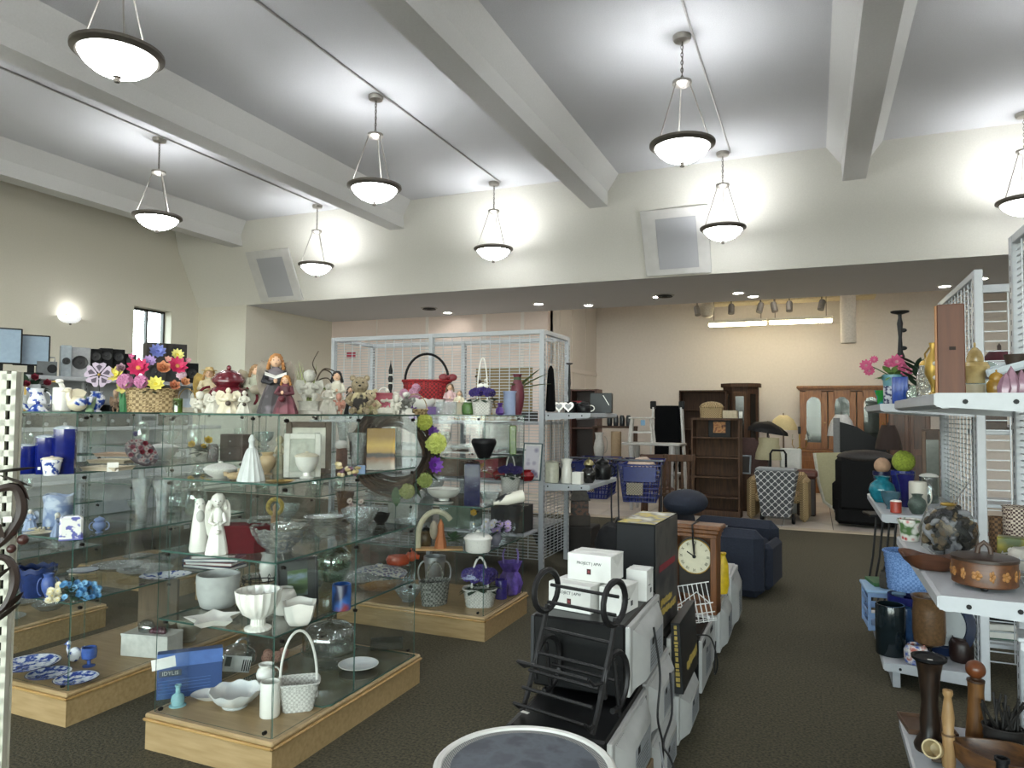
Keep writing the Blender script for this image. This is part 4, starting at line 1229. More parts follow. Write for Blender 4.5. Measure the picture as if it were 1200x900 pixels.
t = thing('ribbon_hoop', 'thin white hoop handle rising behind the kneeling angel', 'hoop', p, face(p))
MB().tube([(-.035, 0, 0)] + arc((0, 0, .11), .035, .05, 180, 0, 12) + [(.035, 0, 0)], .003, 5).obj('hoop', white, t)
MB().box((0, 0, .004), (.08, .03, .008), bev=.002).obj('base', white, t)
box_thing('dish', 'white boat-shaped china tray before the kneeling angel', 'dish', 452, 3.42, TOP, 28, 8, .06, bisque, bev=.008)
cherub('figurine', 'pair of small grey and white kittens on a base', 476, 3.45, TOP, 22, 26, PAT('noise', ['#5a5853', '#c9c6bd'], 18, .6), base=True)
cherub('figurine', 'small white child figurine bowing next to the kittens', 464, 3.4, TOP, 14, 22, bisque, base=False)
# ---- top of the purple-basket case
t = basket('red_basket', 'red wicker basket with tall black handle and a bow', 'basket', 500, 5.04, TOP + .116, 54, 22, wickerR, sy=.55, hh=32, hmat=m_black, taper=.9)
w, h = t['w'], t['h']
bw = MB()
for s in (-1, 1): bw.ell((w * .45 + s * .035, -.05, h * 1.2), (.04, .012, .03), 10, 6)
bw.ell((w * .45, -.06, h * 1.2), .014, 8, 6); bw.obj('bow', M('#6d1620', .5), t)
p, k = spot(484, 4.72, TOP)
t = thing('flower_spray', 'spray of pink silk roses leaning on the red basket', 'flowers', p, face(p))
for (dx, dz, r) in ((0, .16, .04), (.02, .20, .035), (-.045, .12, .04), (-.07, .16, .035), (.03, .13, .03)): put_blossom(t, 'hydra', '#b98aa0', (dx, -.01, dz), r, None, '#96607c')
MB().tube([(0, 0, 0), (-.005, 0, .07), (0, 0, .16)], .004, 5).tube([(-.005, 0, .07), (-.045, 0, .12)], .003, 5).obj('stems', green, t)
foliage(t, None, M('#6d2a38', .6, var=.2), .08, 14, .018, 12, c=(-.02, 0, .08))
basket('small_basket', 'small shallow tan basket with a thin arched handle', 'basket', 486, 3.62, TOP, 30, 6, wicker, sy=.6, hh=18, hr=.022)
box_thing('white_riser', 'low white box lifting the red basket', 'box', 500, 5.04, TOP, 52, 17.2, .2, M('#c4c2bc', .6), rz=8)
ves('footed_bowl', 'white scalloped footed bowl beside the kittens', 'bowl', 497, 4.62, TOP, 28, 18, 'foot', white, scal=8, th=.03)
box_thing('crystal_box', 'square cut-crystal box on the purple-basket case', 'box', 523, 4.62, TOP, 24, 15, .14, cutf)
box_thing('purple_box', 'small purple and gold gift box by the footed bowl', 'box', 507, 4.6, TOP, 16, 9, .06, M('#5a3a78', .5))
figurine('figurine', 'pink and white lady figurine beside the crystal box', 'figurine', 527, 4.95, TOP, 20, 36, M('#c9a8a8', .5), hair=M('#6d5a48', .6), skinm=skin)
figurine('figurine', 'cream lady figurine with dark cane near the green jar', 'figurine', 538, 4.75, TOP, 18, 28, cream, hair=M('#8a7a66', .6), skinm=skin)
t = ves('green_jar', 'green glazed cabbage jar with white frill', 'jar', 549, 4.68, TOP, 16, 18, 'jar', M('#4a6a34', .4, var=.3), lid=.2, lidmat=white)
def violet_basket(label, px, b, z, wp, hp, hh, fl, mat=None, r=1.0, group='baskets of purple violets'):
    t = basket('violet_basket', label, 'flower basket', px, b, z, wp, hp, mat or wickerW, sy=.75, hh=hh, hmat=white, hr=.035, hw=.5, sq=.4, group=group)
    w, h = t['w'], t['h']
    lm = []
    rr = random.Random(int(px))
    for i in range(9):
        a = 2 * PI * i / 9; l = MB()
        leaf(l, (math.cos(a) * w * .2, math.sin(a) * w * .2, h), (math.cos(a) * w * .85 * r, math.sin(a) * w * .7 * r, h + w * rr.uniform(-.05, .2)), w * .17, w * .15)
        l.obj('leaf', dgreen, t)
    for i in range(11):
        a = i * 2.4; q = math.sqrt(i / 11) * w * .55 * r
        put_blossom(t, 'hydra', fl, (math.cos(a) * q, math.sin(a) * q * .7, h + w * (.52 - .35 * (q / w))), w * .22, (math.cos(a) * q * 3, -.8, 1.0), '#c8b04a')
    return t
violet_basket('white basket of dark violets with ribboned handle on the case top', 565, 4.66, TOP, 24, 17, 50, '#33226a')
p, k = spot(566, 4.66, TOP + .22)
t = thing('ribbon_bow', 'white ribbon bow tied on the violet basket handle', 'bow', p, face(p))
for s in (-1, 1):
    MB().ell((s * .022, -.02, .0), (.022, .008, .014), 10, 6, TR(ry=s * .4)).obj('loop', white, t)
MB().tube([(0, -.02, 0), (-.015, -.022, -.05)], .005, 5).obj('tail', white, t)
p, k = spot(581, 5.1, TOP)
t = thing('branch_ornament', 'bare branch with cotton and berry sprays in a pot', 'plant', p, face(p))
MB().lathe([(.025, 0), (.03, .05), (.025, .05), (0, .02)], 12).obj('pot', bisque, t)
MB().tube([(0, 0, .04), (-.03, 0, .14), (-.06, 0, .22), (-.09, 0, .28)], [.007, .006, .005, .003], 6).obj('branch', M('#5d4a34', .8), t)
rr = random.Random(9)
for i in range(12):
    MB().ell((-.09 + rr.uniform(-.07, .06), rr.uniform(-.03, .03), .26 + rr.uniform(-.05, .05)), rr.uniform(.008, .016), 7, 5).obj('cotton_ball', M(('#8a8a84', '#3f342a', '#b9b4a8')[i % 3], .8), t)
ves('vase', 'plain lavender flared cylinder vase on the case corner', 'vase', 597, 4.95, TOP, 17, 28, [(.42, 0), (.42, .02), (.42, .9), (.5, .98), (.5, 1)], M('#8f9bb8', .4, var=.04))
p, k = spot(586, 4.7, TOP)
t = thing('gift_pouch', 'small purple satin pouch tied at the neck', 'pouch', p, face(p))
MB().lathe([(.02, 0), (.034, .015), (.03, .045), (.012, .062), (.022, .085), (.016, .088), (.0, .06)], 14, fn=lambda a, kk, r, z: (r * (1 + .1 * math.sin(6 * a)), z)).obj('bag', M('#4a2a72', .35, var=.3), t)
MB().tube([(.013 * math.cos(2 * PI * i / 10), .013 * math.sin(2 * PI * i / 10), .062) for i in range(10)], .004, 5, closed=True).obj('tie', M('#2f1a50', .5), t)
t = ves('vase', 'burgundy tapered vase with arching silk orchid leaves', 'vase', 606, 5.28, TOP + .0, 17, 48, 'vase', M('#5e2330', .45, var=.1), fill=green)
for i, (x, z) in enumerate(((.10, .36), (.18, .42), (.24, .38), (.27, .30), (-.05, .30))):
    l = MB(); leaf(l, (0, 0, .2), (x, -.02 * i, z), .014, .05, n=7); l.obj('leaf', M('#5d6a44', .6, var=.3), t)
# tower ornament at the back
p, k = spot(457, 5.2, TOP)
t = thing('tower_ornament', 'thin black and white tiered tower ornament', 'ornament', p, face(p))
MB().lathe([(.04, 0), (.03, .08), (.016, .16), (.012, .2)], 8).obj('legs', iron, t)
MB().lathe([(.014, .2), (.02, .24), (.014, .26), (.022, .3), (.014, .33), (.018, .37), (.004, .43), (.002, .46)], 10).obj('spire', m_black, t)
for z in (.255, .325): MB().lathe([(.015, z), (.018, z + .01), (.013, z + .016)], 10).obj('band', white, t)
# hidden-behind rows: a few more pieces on the further case tops
for (px, Y, wp, hp, pr, mt, lb) in ((300, 4.9, 20, 30, 'vase', bisque, 'tall cream bisque vase on the glassware case top'), (330, 4.9, 26, 22, 'bowl', cream, 'cream pedestal bowl on the glassware case top'), (232, 4.8, 18, 24, 'ginger', stone, 'grey stoneware ginger jar on the glassware case top')):
    ves('vase' if 'bowl' not in lb else 'bowl', lb, 'vase' if 'bowl' not in lb else 'bowl', px, Y, TOP, wp, hp, pr, mt)

# ================================================================ inside the front case (milk glass)
# upper shelf
t = ves('tureen', 'white basketweave covered dish with a bird finial', 'tureen', 258, 562, S3, 36, 20, 'bowl', M('#cfcdc6', .5, var=.12, scale=140, bump=.4), lid=.5)
bird('shorebird', 'tan carved shorebird lying by the white covered dish', 'figurine', 274, 563, S3, 24, 14, M('#a8906c', .6, var=.2), rot=150)
t = ves('bell_decanter', 'white ribbed bell-shaped decanter with tall glass neck', 'decanter', 294, 565, S3, 31, 54, 'bell', M('#cfd0cd', .3, var=.05), ribs=14, amp=.04)
ves('wooden_cup', 'turned pale wooden cup beside the bell decanter', 'cup', 313, 557, S3, 19, 26, 'urn', M('#b29a76', .5, var=.1))
figurine('figurine', 'tall tan carved figure behind the wooden cup', 'figurine', 327, 556, S3, 16, 45, M('#a59b82', .7, var=.2), wings=None)
plate('ring_dish', 'small gilt dish with white china roses', 329, 567, S3, 33, .012, gold)
ves('urn', 'white pedestal urn with a gilt band and ball finial', 'urn', 359, 562, S3, 27, 32, 'foot', white, lid=.2, lidmat=cream)
picture('framed_print', 'cream framed print set inside a larger dark wooden frame', 361, 556, S3, 52, 62, M('#55483c', .6, var=.2), PAT('noise', ['#8a8f84', '#bdbcae', '#6f7a70'], 12, .6, thr=(.3, .7)), bar=.13, mat_=M('#cfccbf', .8), depth=.025)
picture('framed_print', 'white framed print leaning before the dark wooden frame', 354, 560, S3, 42, 52, M('#c4c2b8', .6), M('#a6a89c', .7, var=.2), bar=.16)
p, k = spot(400, 548, S3)
t = thing('santa_log', 'bark log figure with white fluffy cap', 'figurine', p, face(p))
MB().lathe([(.03, 0), (.032, .02), (.03, .10), (.024, .12)], 14, fn=lambda a, kk, r, z: (r * (1 + .08 * math.sin(7 * a + kk)), z)).obj('log', M('#5d3f34', .8, var=.4), t)
MB().ell((0, -.004, .13), (.036, .034, .026), 12, 8, fn=lambda q: 1 + .08 * math.sin(12 * q[0]) * math.cos(11 * q[1])).obj('cap', M('#cfccc6', .9), t)
p, k = spot(407, 560, S3)
t = thing('shell_ornament', 'cluster of cream shells and tiny flowers', 'ornament', p, face(p))
rr = random.Random(14)
for i in range(16): MB().ell((rr.uniform(-.05, .05), rr.uniform(-.02, .02), rr.uniform(.012, .07)), (rr.uniform(.01, .018), rr.uniform(.01, .016), rr.uniform(.008, .014)), 8, 6, TR(rz=0)).obj('shell', M(('#b9a678', '#9a8a5f', '#c9bb98', '#5a3a4a')[i % 4], .5, var=.2), t)
ves('crystal_basket', 'tall cut-crystal basket vase beside the sunset card', 'vase', 419, 3.62, S3, 24, 38, 'flare', cutf, ribs=8, amp=.06)
box_thing('sunset_card', 'upright card printed with a golden lake sunset', 'picture', 446, 551, S3, 33, 49, .015, GRADZ([(.0, '#b3aea4'), (.22, '#a99c88'), (.38, '#8a5a2c'), (.46, '#20180f'), (.52, '#2a1d10'), (.58, '#b08a34'), (.75, '#c9a445'), (1.0, '#94701f')], 0, .2, .4, .03, 30), tilt=-8)
box_thing('small_box', 'tiny blue and white box by the shells', 'box', 423, 556, S3, 10, 10, .03, M('#7f97b8', .5))
# grapevine wreath hung on the back of the case
p, k = spot(463, 3.80, S3); p.z = 1.34
t = thing('wreath', 'round brown grapevine wreath with purple and lime flowers hung on the case', 'wreath', p, face(p) + R(12))
rr = random.Random(21)
for i in range(22):
    ph, ra, am = rr.uniform(0, 6), .225 + rr.uniform(-.045, .045), rr.uniform(.01, .03)
    MB().tube([((ra + am * math.sin(3 * a + ph)) * math.cos(a), .025 * math.sin(4 * a + ph), (ra + am * math.cos(2 * a + ph)) * math.sin(a)) for a in [2 * PI * j / 30 for j in range(30)]], .0095, 5, closed=True).obj('vine', M(('#33271d', '#46362a', '#281f18')[i % 3], .9), t)
for (a, r, kd, c1, c2) in ((70, .05, 'daisy', '#5f2a86', '#3c1a5c'), (48, .055, 'hydra', '#a9b04e', '#8a9a3a'), (28, .045, 'daisy', '#55307a', '#3c1a5c'), (12, .07, 'hydra', '#b4bb62', '#8a9a3a'), (-20, .06, 'daisy', '#612a8c', '#3c1a5c'), (-45, .05, 'hydra', '#7f8a4a', '#6a7a3a'), (-75, .05, 'hydra', '#8a8f52', '#6a7a3a')):
    put_blossom(t, kd, c1, (.25 * math.cos(R(a)), -.05, .25 * math.sin(R(a))), r, (.3, -1, .2), c2)
for a in (58, 20, -5, -32, -60, -90): 
    l = MB(); c_, s_ = math.cos(R(a)), math.sin(R(a))
    leaf(l, (.22 * c_, -.03, .22 * s_), (.31 * c_, -.06, .31 * s_ - .02), .03); l.obj('leaf', green, t)
# second shelf
def slim_bird(label, px, b, wp, hp):
    p, k = spot(px, b, S2, wp); w, h = wp * k, hp * k
    t = thing('penguin_figurine', label, 'figurine', p, face(p))
    MB().lathe([(w * .46, 0), (w * .5, h * .04), (w * .44, h * .3), (w * .34, h * .65), (w * .27, h * .82)], 20, sy=.8).obj('body', white, t)
    ho = MB().ell((0, 0, h * .85), (w * .27, w * .24, h * .15), 14, 9).obj('head', white, t)
    MB().tube([(-w * .05, -w * .2, h * .86), (-w * .12, -w * .36, h * .83)], [w * .07, w * .01], 6).obj('beak', white, ho)
    tag(MB().ell((-w * .14, -w * .2, h * .9), w * .03, 6, 5).ell((w * .14, -w * .2, h * .9), w * .03, 6, 5).obj('eyes', m_black, ho), kind='stuff')
    MB().ell((w * .02, -w * .2, h * .66), (w * .22, w * .16, h * .13), 10, 7).obj('wing', M('#b5b3ab', .4), t)
slim_bird('tall smooth white penguin-shaped figurine', 233, 648, 22, 62)
figurine('angel_figurine', 'slender white porcelain angel with black buttons beside the penguin', 'figurine', 254, 651, S2, 26, 70, white, hair=white, wings=white, hold='ball')
p, k = spot(290, 648, S2, 30); 
t = thing('burgundy_box', 'open burgundy angular box with pointed ends', 'box', p, face(p) + R(-10))
w, h = 50 * k, 30 * k
mb = MB()
ou = [(-w * .5, -.06), (w * .2, -.07), (w * .5, -.02), (w * .36, .05), (-w * .5, .06)]
for i in range(5):
    a, b_ = ou[i], ou[(i + 1) % 5]
    mb.bar((a[0], a[1], h / 2), (b_[0], b_[1], h / 2), .006, h)
mb.prism(ou, 0, .006, 'z'); mb.obj('carcass', M('#4d0812', .8, var=.1, spec=.15), t)
l = MB().prism([(-w * .5, -.06), (w * .1, -.06), (-w * .1, .06), (-w * .5, .06)], h, h + .005, 'z'); l.obj('lid', M('#560c18', .8, var=.1, spec=.15), t)
ves('compote_bowl', 'large scalloped clear glass compote bowl on the second shelf', 'bowl', 326, 652, S2, 66, 30, 'bowl', CUT('#dcd8cc', .5, 40), ribs=16, amp=.03, scal=12)
p, k = spot(322, 3.35, S2)
t = thing('halo_figurine', 'tan figure framed by a gold straw wreath', 'figurine', p, face(p))
MB().tube([(.04 * math.cos(2 * PI * i / 18), 0, .10 + .045 * math.sin(2 * PI * i / 18)) for i in range(18)], .014, 6, closed=True).obj('straw_wreath', M('#94803f', .9, var=.4, scale=80), t)
MB().lathe([(.025, 0), (.02, .05), (.012, .08), (.014, .1), (0, .12)], 12).obj('figure', M('#8a6a48', .7, var=.3), t)
plate('plate', 'white china plate with scalloped rim on the second shelf', 385, 612, S2, 44, .02, white, scal=10)
ves('wooden_pot', 'small brown bark pot beside the dried flowers', 'pot', 404, 605, S2, 21, 27, 'pot', M('#4b3524', .8, var=.3), open_=True)
p, k = spot(421, 607, S2, 20)
t = thing('dried_flowers', 'low bunch of pale pink dried flowers', 'flowers', p, face(p))
rr = random.Random(8)
for i in range(13): put_blossom(t, 'daisy', ('#b39a96', '#c9b8ae', '#8a6f6a')[i % 3], (rr.uniform(-.07, .07), rr.uniform(-.03, .03), rr.uniform(.02, .1)), .022, (rr.uniform(-1, 1), -1, .8), '#6d4a3c')
foliage(t, None, M('#4a3a2c', .8, var=.3), .06, 20, .012, 5, c=(0, 0, .03))
ves('ceramic_bowl', 'small black glazed bowl with a notched rim', 'bowl', 446, 3.60, S2, 22, 13, 'bowl', m_black, scal=4)
# third shelf
ves('planter', 'frosted white rounded planter bowl', 'planter', 255, 716, S1, 49, 38, [(.34, 0), (.4, .06), (.47, .4), (.5, .8), (.49, 1)], M('#a9aaa6', .7, var=.12, scale=18), th=.04)
p, k = spot(250, 735, S1, 40)
st = []
for i in range(10):
    a = PI / 2 + 2 * PI * i / 10; r_ = (70 * k / 2) * (1 if i % 2 == 0 else .55)
    st.append((r_ * math.cos(a), r_ * math.sin(a)))
t = thing('star_dish', 'white star-shaped serving dish under the frosted planter', 'dish', p, face(p))
mb = MB(); n = 10
ring = lambda s, z: [(x * s, y * s, z) for x, y in st]
vs_ = ring(.62, 0) + ring(1.0, .03) + ring(.93, .028) + ring(.55, .006)
fs_ = [tuple(range(n))[::-1]] + [(q * n + i, q * n + (i + 1) % n, (q + 1) * n + (i + 1) % n, (q + 1) * n + i) for q in range(3) for i in range(n)] + [tuple(3 * n + i for i in range(n))]
mb.add(vs_, fs_); mb.obj('dish', white, t)
ves('pedestal_bowl', 'white fluted pedestal bowl of milk glass', 'bowl', 302, 744, S1, 52, 46, 'foot', white, ribs=18, amp=.035, th=.04, n=72)
ves('sugar_bowl', 'smooth white bowl half hidden behind the fluted pedestal bowl', 'bowl', 333, 722, S1, 27, 30, 'jar', white)
ves('square_bowl', 'white flared square bowl near the front glass edge', 'bowl', 350, 737, S1, 39, 27, [(.2, 0), (.3, .06), (.4, .3), (.47, .7), (.5, 1)], white, sq=.45, scal=4, amp=.06, th=.03, n=40)
p, k = spot(304, 3.1, S1)
t = thing('iron_basket', 'low black wrought-iron scroll basket', 'basket', p, face(p))
for z, r in ((.0, .06), (.05, .09)):
    MB().tube([(r * math.cos(2 * PI * i / 20), r * .6 * math.sin(2 * PI * i / 20), z + .004) for i in range(20)], .0035, 5, closed=True).obj('ring', iron, t)
for i in range(12):
    a = 2 * PI * i / 12; x, y = math.cos(a), math.sin(a) * .6
    MB().tube([(.06 * x, .06 * y, .004), (.1 * x, .1 * y, .03), (.085 * x, .085 * y, .06), (.10 * x, .10 * y, .075), (.11 * x, .11 * y, .06)], .0025, 5).obj('scroll', iron, t)
t = ves('swan_pitcher', 'tall white china pitcher with curved swan handle', 'pitcher', 315, 3.3, S1, 22, 40, 'pitcher', white, handle=1, spout=True)
picture('framed_landscape', 'dark framed landscape with green field and blue sky', 349, 712, S1, 50, 56, M('#2f3030', .5, var=.2), PAT('noise', ['#3f5238', '#5a6f4a', '#8f9fb4'], 5, .5, stretch=(1, 1, 3), thr=(.35, .62)), bar=.06, mat_=M('#4a4d4a', .7), mw=.2, rz=62, tilt=-6)
ves('glass_vase', 'large rounded pale green glass vase', 'vase', 391, 684, S1, 42, 46, 'vase', THIN('#dbe7dd', 1.3, base=.14))
t = ves('mug', 'straight blue mug with white rim and night scene', 'mug', 400, 717, S1, 22, 30, 'cyl', PAT('noise', ['#101a3c', '#2f5c9c', '#8a3a34'], 9, .35, thr=(.4, .68)))
# plinth of the front case
def bluebox(t, w, d, h):
    MB().box((0, -.001, h * .84), (w * 1.004, d * 1.004, h * .30)).obj('lid_band', M('#4a6aa6', .4, var=.1), t)
    MB().box((-w * .33, -d * .52, h * .86), (w * .36, .003, h * .24), TR(ry=-.12)).obj('paper_note', paper, t)
    lab = MB().box((-w * .30, -d * .51, h * .56), (w * .34, .003, h * .14)).obj('name_panel', M('#39414c', .5), t)
    text('lettering', 'IDYLIS', h * .12, M('#b9b8ae', .6), lab, (-w * .30, -d * .51 - .002, h * .56), (PI / 2, 0, 0))
    for i in range(5): MB().box((-w * .08, -d * .505, h * (.40 - .07 * i)), (w * .8, .002, h * .006)).obj('print_line', M('#4f74ad', .5), t)
box_thing('blue_box', 'blue product box with white note standing in the milk-glass case', 'box', 222, 816, S0, 70, 52, .055, M('#2a4576', .4, var=.12, scale=8), parts=bluebox, bev=.002)
p, k = spot(277, 790, S0, 20)
t = thing('plastic_bag', 'clear zipped plastic bag with handle and barcoded insert', 'bag', p, face(p))
MB().ell((0, 0, .075), (.10, .05, .075), 16, 10, fn=lambda q: 1 + .06 * math.sin(13 * q[0]) * math.cos(11 * q[2])).obj('pouch', THIN('#dfe5e4', 2.0, .15, .14), t)
MB().tube(arc((.03, 0, .135), .035, .04, 0, 180, 10), .008, 6).obj('handle', THIN('#dfe3e2', 2, .2, .4), t)
c_ = MB().box((-.01, -.062, .06), (.14, .002, .085), TR(ry=.18)).obj('insert_card', M('#b9bdb8', .6), t)
for i in range(4): MB().box((.022 + .011 * i, -.0635, .055), (.006, .001, .06), TR(ry=.18)).obj('barcode_bar', m_black, c_)
MB().box((-.055, -.0635, .07), (.03, .001, .05), TR(ry=.18)).obj('dark_panel', M('#2f3836', .6), c_)
ves('perfume_bottle', 'tiny pale teal glass bottle on the plinth edge', 'bottle', 208, 830, S0, 19, 24, [(.5, 0), (.5, .03), (.36, .08), (.4, .3), (.34, .5), (.14, .62), (.14, .9), (.19, .92), (.19, 1)], M('#7fa9ad', .12, var=.15))
plate('shell_dish', 'white china dish with small rose sprig', 250, 822, S0, 50, .028, PAT('noise', ['#d9d7d0', '#d9d7d0', '#a97f86'], 24, .25, thr=(.6, .72)), sy=.7, scal=3)
ves('scalloped_bowl', 'gold-edged white scalloped bowl beside the shell dish', 'bowl', 275, 838, S0, 60, 20, 'bowl', PAT('noise', ['#d9d8d3', '#c9cbc9'], 12, .25), scal=9, amp=.07, th=.025, n=54)
t = ves('mug', 'white footed mug standing behind the white vase', 'mug', 311, 812, S0, 22, 30, 'urn', white, handle=3)
ves('vase', 'plain white cylinder vase on the plinth', 'vase', 316, 843, S0, 23, 40, 'cyl', white)
t = basket('white_basket', 'white lattice basket with tall hoop handle', 'basket', 349, 836, S0, 46, 32, wickerW, sy=.75, hh=58, hmat=white, hr=.035, taper=.72, sq=.8, hw=.9)
p, k = spot(325, 778, S0, 10)
t = thing('dried_flowers', 'dusty pink dried hydrangeas lying behind the white basket', 'flowers', p, face(p))
rr = random.Random(18)
for i in range(8): put_blossom(t, 'hydra', ('#a87f70', '#b8917f', '#96705f')[i % 3], (rr.uniform(-.09, .09), rr.uniform(-.03, .03), rr.uniform(.02, .05)), .03, (rr.uniform(-1, 1), -1, 1), '#7d5a48')
p, k = spot(385, 788, S0, 50); r_ = 62 * k / 2
t = thing('cake_stand', 'ribbed clear glass cake dome on a footed glass stand', 'cake stand', p, 0)
ribbed = THIN('#e3e6e2', 1.8, .12, .10)
MB().lathe([(r_ * .5, 0), (r_ * .46, .01), (r_ * .16, .03), (r_ * .16, .07), (r_ * .5, .085), (r_ * 1.04, .09), (r_ * 1.04, .1), (0, .1)], 32).obj('stand', clear, t)
dm = MB().lathe([(r_ * .95, .101), (r_ * .97, .16), (r_ * .93, .2), (r_ * .7, .232), (r_ * .3, .245), (r_ * .1, .25), (r_ * .1, .262), (r_ * .22, .28), (0, .292)], 64, fn=lambda a, kk, r, z: (r * (1 + (.012 * math.cos(32 * a) if kk < 4 else 0)), z)).obj('dome', ribbed, t)
plate('plate', 'white beaded dinner plate on the glass sheet', 420, 786, S0 + .012, 46, .022, PAT('noise', ['#d9d9d6', '#cfd2d2'], 20, .25), rim=white, ribs=0)
# loose glass sheet lying across the plinth
gs = MB().prism([(-.30, -.62), (.30, -.62), (.33, -.58), (.33, .2), (-.30, .2)], 0, .008, 'z', None)
for i, f in enumerate(gs.f):
    if i > 1: gs.mi[i] = 1
q = Vector((-2.48, 3.46, S0 + .002))
tag(gs.obj('glass_sheet', [THIN('#f4f9f6', 1.2, .06, .16), m_edge], None, q, (0, 0, 0), smooth=0), 'loose sheet of green-tinted glass lying on the milk-glass plinth', 'glass sheet')
box_thing('clear_tray', 'flat clear plastic tray at the far end of the glass sheet', 'tray', 453, 762, S0 + .012, 38, 8, .12, THIN('#c9cfce', 1.4, .05, .15))

# ================================================================ inside the blue-and-white case
for i, (px, b, wp, hp, lb) in enumerate(((28, 556, 24, 36, 'short cobalt glass canister with clear lid'), (53, 556, 22, 47, 'medium cobalt glass canister with clear lid'), (75, 556, 24, 58, 'tallest cobalt glass canister with clear lid'))):
    t = ves('canister', lb, 'canister', px, b, S3, wp, hp, [(.48, 0), (.5, .02), (.5, 1)], cobalt, lid=.1, lidmat=M('#a3adb2', .15), knob=False, group='cobalt canisters', sq=.3)
    MB().box((-wp * .0012, -wp * .0021, .03), (.012, .001, .014)).obj('price_tag', paper, t)
t = ves('jar', 'small white lidded jar with blue print before the cobalt canisters', 'jar', 60, 558, S3, 22, 23, 'pot', delft, lid=.18, lidmat=cream)
for i in range(3):
    p, k = spot(106 + 8 * i, 553 - 4 * i, S3, 0); p.z += .002
    w = 42 * k
    t = thing('serving_tray', ('lowest', 'middle', 'topmost')[i] + ' cream rectangular tray of the stack in the china case', 'tray', p + Vector((0, .10, .022 * i)), R(14 + 6 * i), 'cream trays')
    m_ = M(('#c9bda6', '#bfb096', '#a98f7a')[i], .5, var=.05)
    MB().box((0, 0, .003), (w, .14, .006)).obj('base', m_, t)
    rm = MB()
    for s in (-1, 1):
        rm.add([(s * w / 2, -.07, .004), (s * w / 2, .07, .004), (s * w * .56, .08, .02), (s * w * .56, -.08, .02), (s * w * .49, -.07, .006), (s * w * .49, .07, .006)], [(0, 1, 2, 3), (3, 2, 5, 4)])
        rm.add([(-w / 2, s * .07, .004), (w / 2, s * .07, .004), (w * .56, s * .08, .02), (-w * .56, s * .08, .02), (-w * .49, s * .069, .006), (w * .49, s * .069, .006)], [(0, 1, 2, 3), (3, 2, 5, 4)])
    rm.obj('rim', m_, t, smooth=0)
box_thing('card', 'small white printed card before the cream trays', 'card', 132, 553, S3, 12, 11, .003, paper, tilt=-12)
p, k = spot(156, 549, S3, 0)
t = thing('floral_plaque', 'oval plaque covered in dark red and grey roses, tilted on edge', 'plaque', p + Vector((0, .05, .085)), 0)
t.rotation_euler = (R(-12), R(38), face(p))
MB().ell((0, 0, 0), (.095, .012, .065), 24, 10).obj('plaque', PAT('voronoi', ['#6d2f38', '#8a8480', '#43383c'], 38, .5, thr=(.15, .6)), t)
for i in range(9):
    a = i * 2.4; put_blossom(t, 'rose', ('#7d2f3c', '#94606a', '#8a8a90')[i % 3], (.02 * math.sqrt(i) * math.cos(a) * 1.4, -.014, .02 * math.sqrt(i) * math.sin(a)), .018, (0, -1, 0), '#5d2a30')
put_blossom(t, 'tulip', '#5f5a78', (-.08, -.01, .05), .03, (-.6, -.4, .6))
t = ves('tureen', 'white oval tureen with black script on the upper china shelf', 'tureen', 190, 3.3, S3, 34, 22, 'bowl', M('#a8aaa8', .4, var=.1), lid=.3, lidmat=M('#b4b5b0', .4), handle=2)
p, k = spot(236, 3.45, S3, 12)
t = thing('rose_planter', 'small planter of yellow silk roses with dark leaves', 'plant', p, face(p))
MB().lathe(walls(PR['pot'], .085, .05), 16, sy=.7).obj('pot', stone, t)
foliage(t, None, dgreen, .09, 34, .02, 6, c=(0, 0, .05))
for (dx, dz, r) in ((-.055, .10, .03), (.035, .125, .034), (.01, .09, .022)): put_blossom(t, 'rose', '#cfae1e', (dx, -.03, dz), r, (dx * 5, -1, .5), '#a9850f')
p, k = spot(249, 3.5, S3)
ves('votive', 'ruby-pink pressed glass votive by the rose planter', 'votive', 249, 540, S3, 13, 19, 'jar', CUT('#b5566a', .5, 90), ribs=8)
def chest(t, w, d, h):
    for i in (0, 1): 
        dr = MB().box((0, -d * .51, h * (.27 + .46 * i)), (w * .9, .006, h * .4), bev=.002).obj('drawer', M('#3b2f29', .5, var=.15), t)
        MB().ell((0, -d * .51 - .008, h * (.27 + .46 * i)), .006, 8, 6).obj('knob', silver, dr)
box_thing('jewel_chest', 'small dark brown two-drawer chest behind the bell decanter', 'chest', 277, 3.62, S3, 34, 30, .1, M('#41342d', .5, var=.15), parts=chest, rz=0)
# second shelf (blue angels)
ves('planter_jar', 'blue and white marbled crock with torn rim', 'jar', 68, 622, S2, 33, 40, [(.44, 0), (.48, .05), (.47, .5), (.46, .8), (.5, .95), (.5, 1)], PAT('noise', ['#66779a', '#a3adbf'], 14, .45), scal=3, amp=.04)
figurine('angel_figurine', 'small pale blue angel with white curls by the marbled crock', 'figurine', 35, 622, S2, 16, 24, M('#8f9db8', .5), hair=M('#c9c8c2', .8), wings=M('#b4bccb', .5), skinm=M('#c4b7aa', .5))
figurine('angel_figurine', 'kneeling pale blue angel with white curls beside the square jar', 'figurine', 67, 629, S2, 17, 27, M('#8391ae', .5), hair=M('#c9c6be', .8), skinm=M('#c4b7aa', .5), rot=60)
plate('shell_plate', 'flat cream plate heaped with tiny shells', 45, 627, S2, 30, .010, cream)
p, k = spot(45, 625, S2, 20)
t = thing('shell_pile', 'tiny cream shells heaped on the flat cream plate', 'shells', p + Vector((0, 0, .009)), 0)
rr = random.Random(31)
for i in range(22): MB().ell((rr.uniform(-.04, .04), rr.uniform(-.03, .03), .004 + rr.uniform(0, .01)), (.008, .007, .005), 6, 5).obj('shell', M(('#c4bba5', '#b5a88c')[i % 2], .5), t)
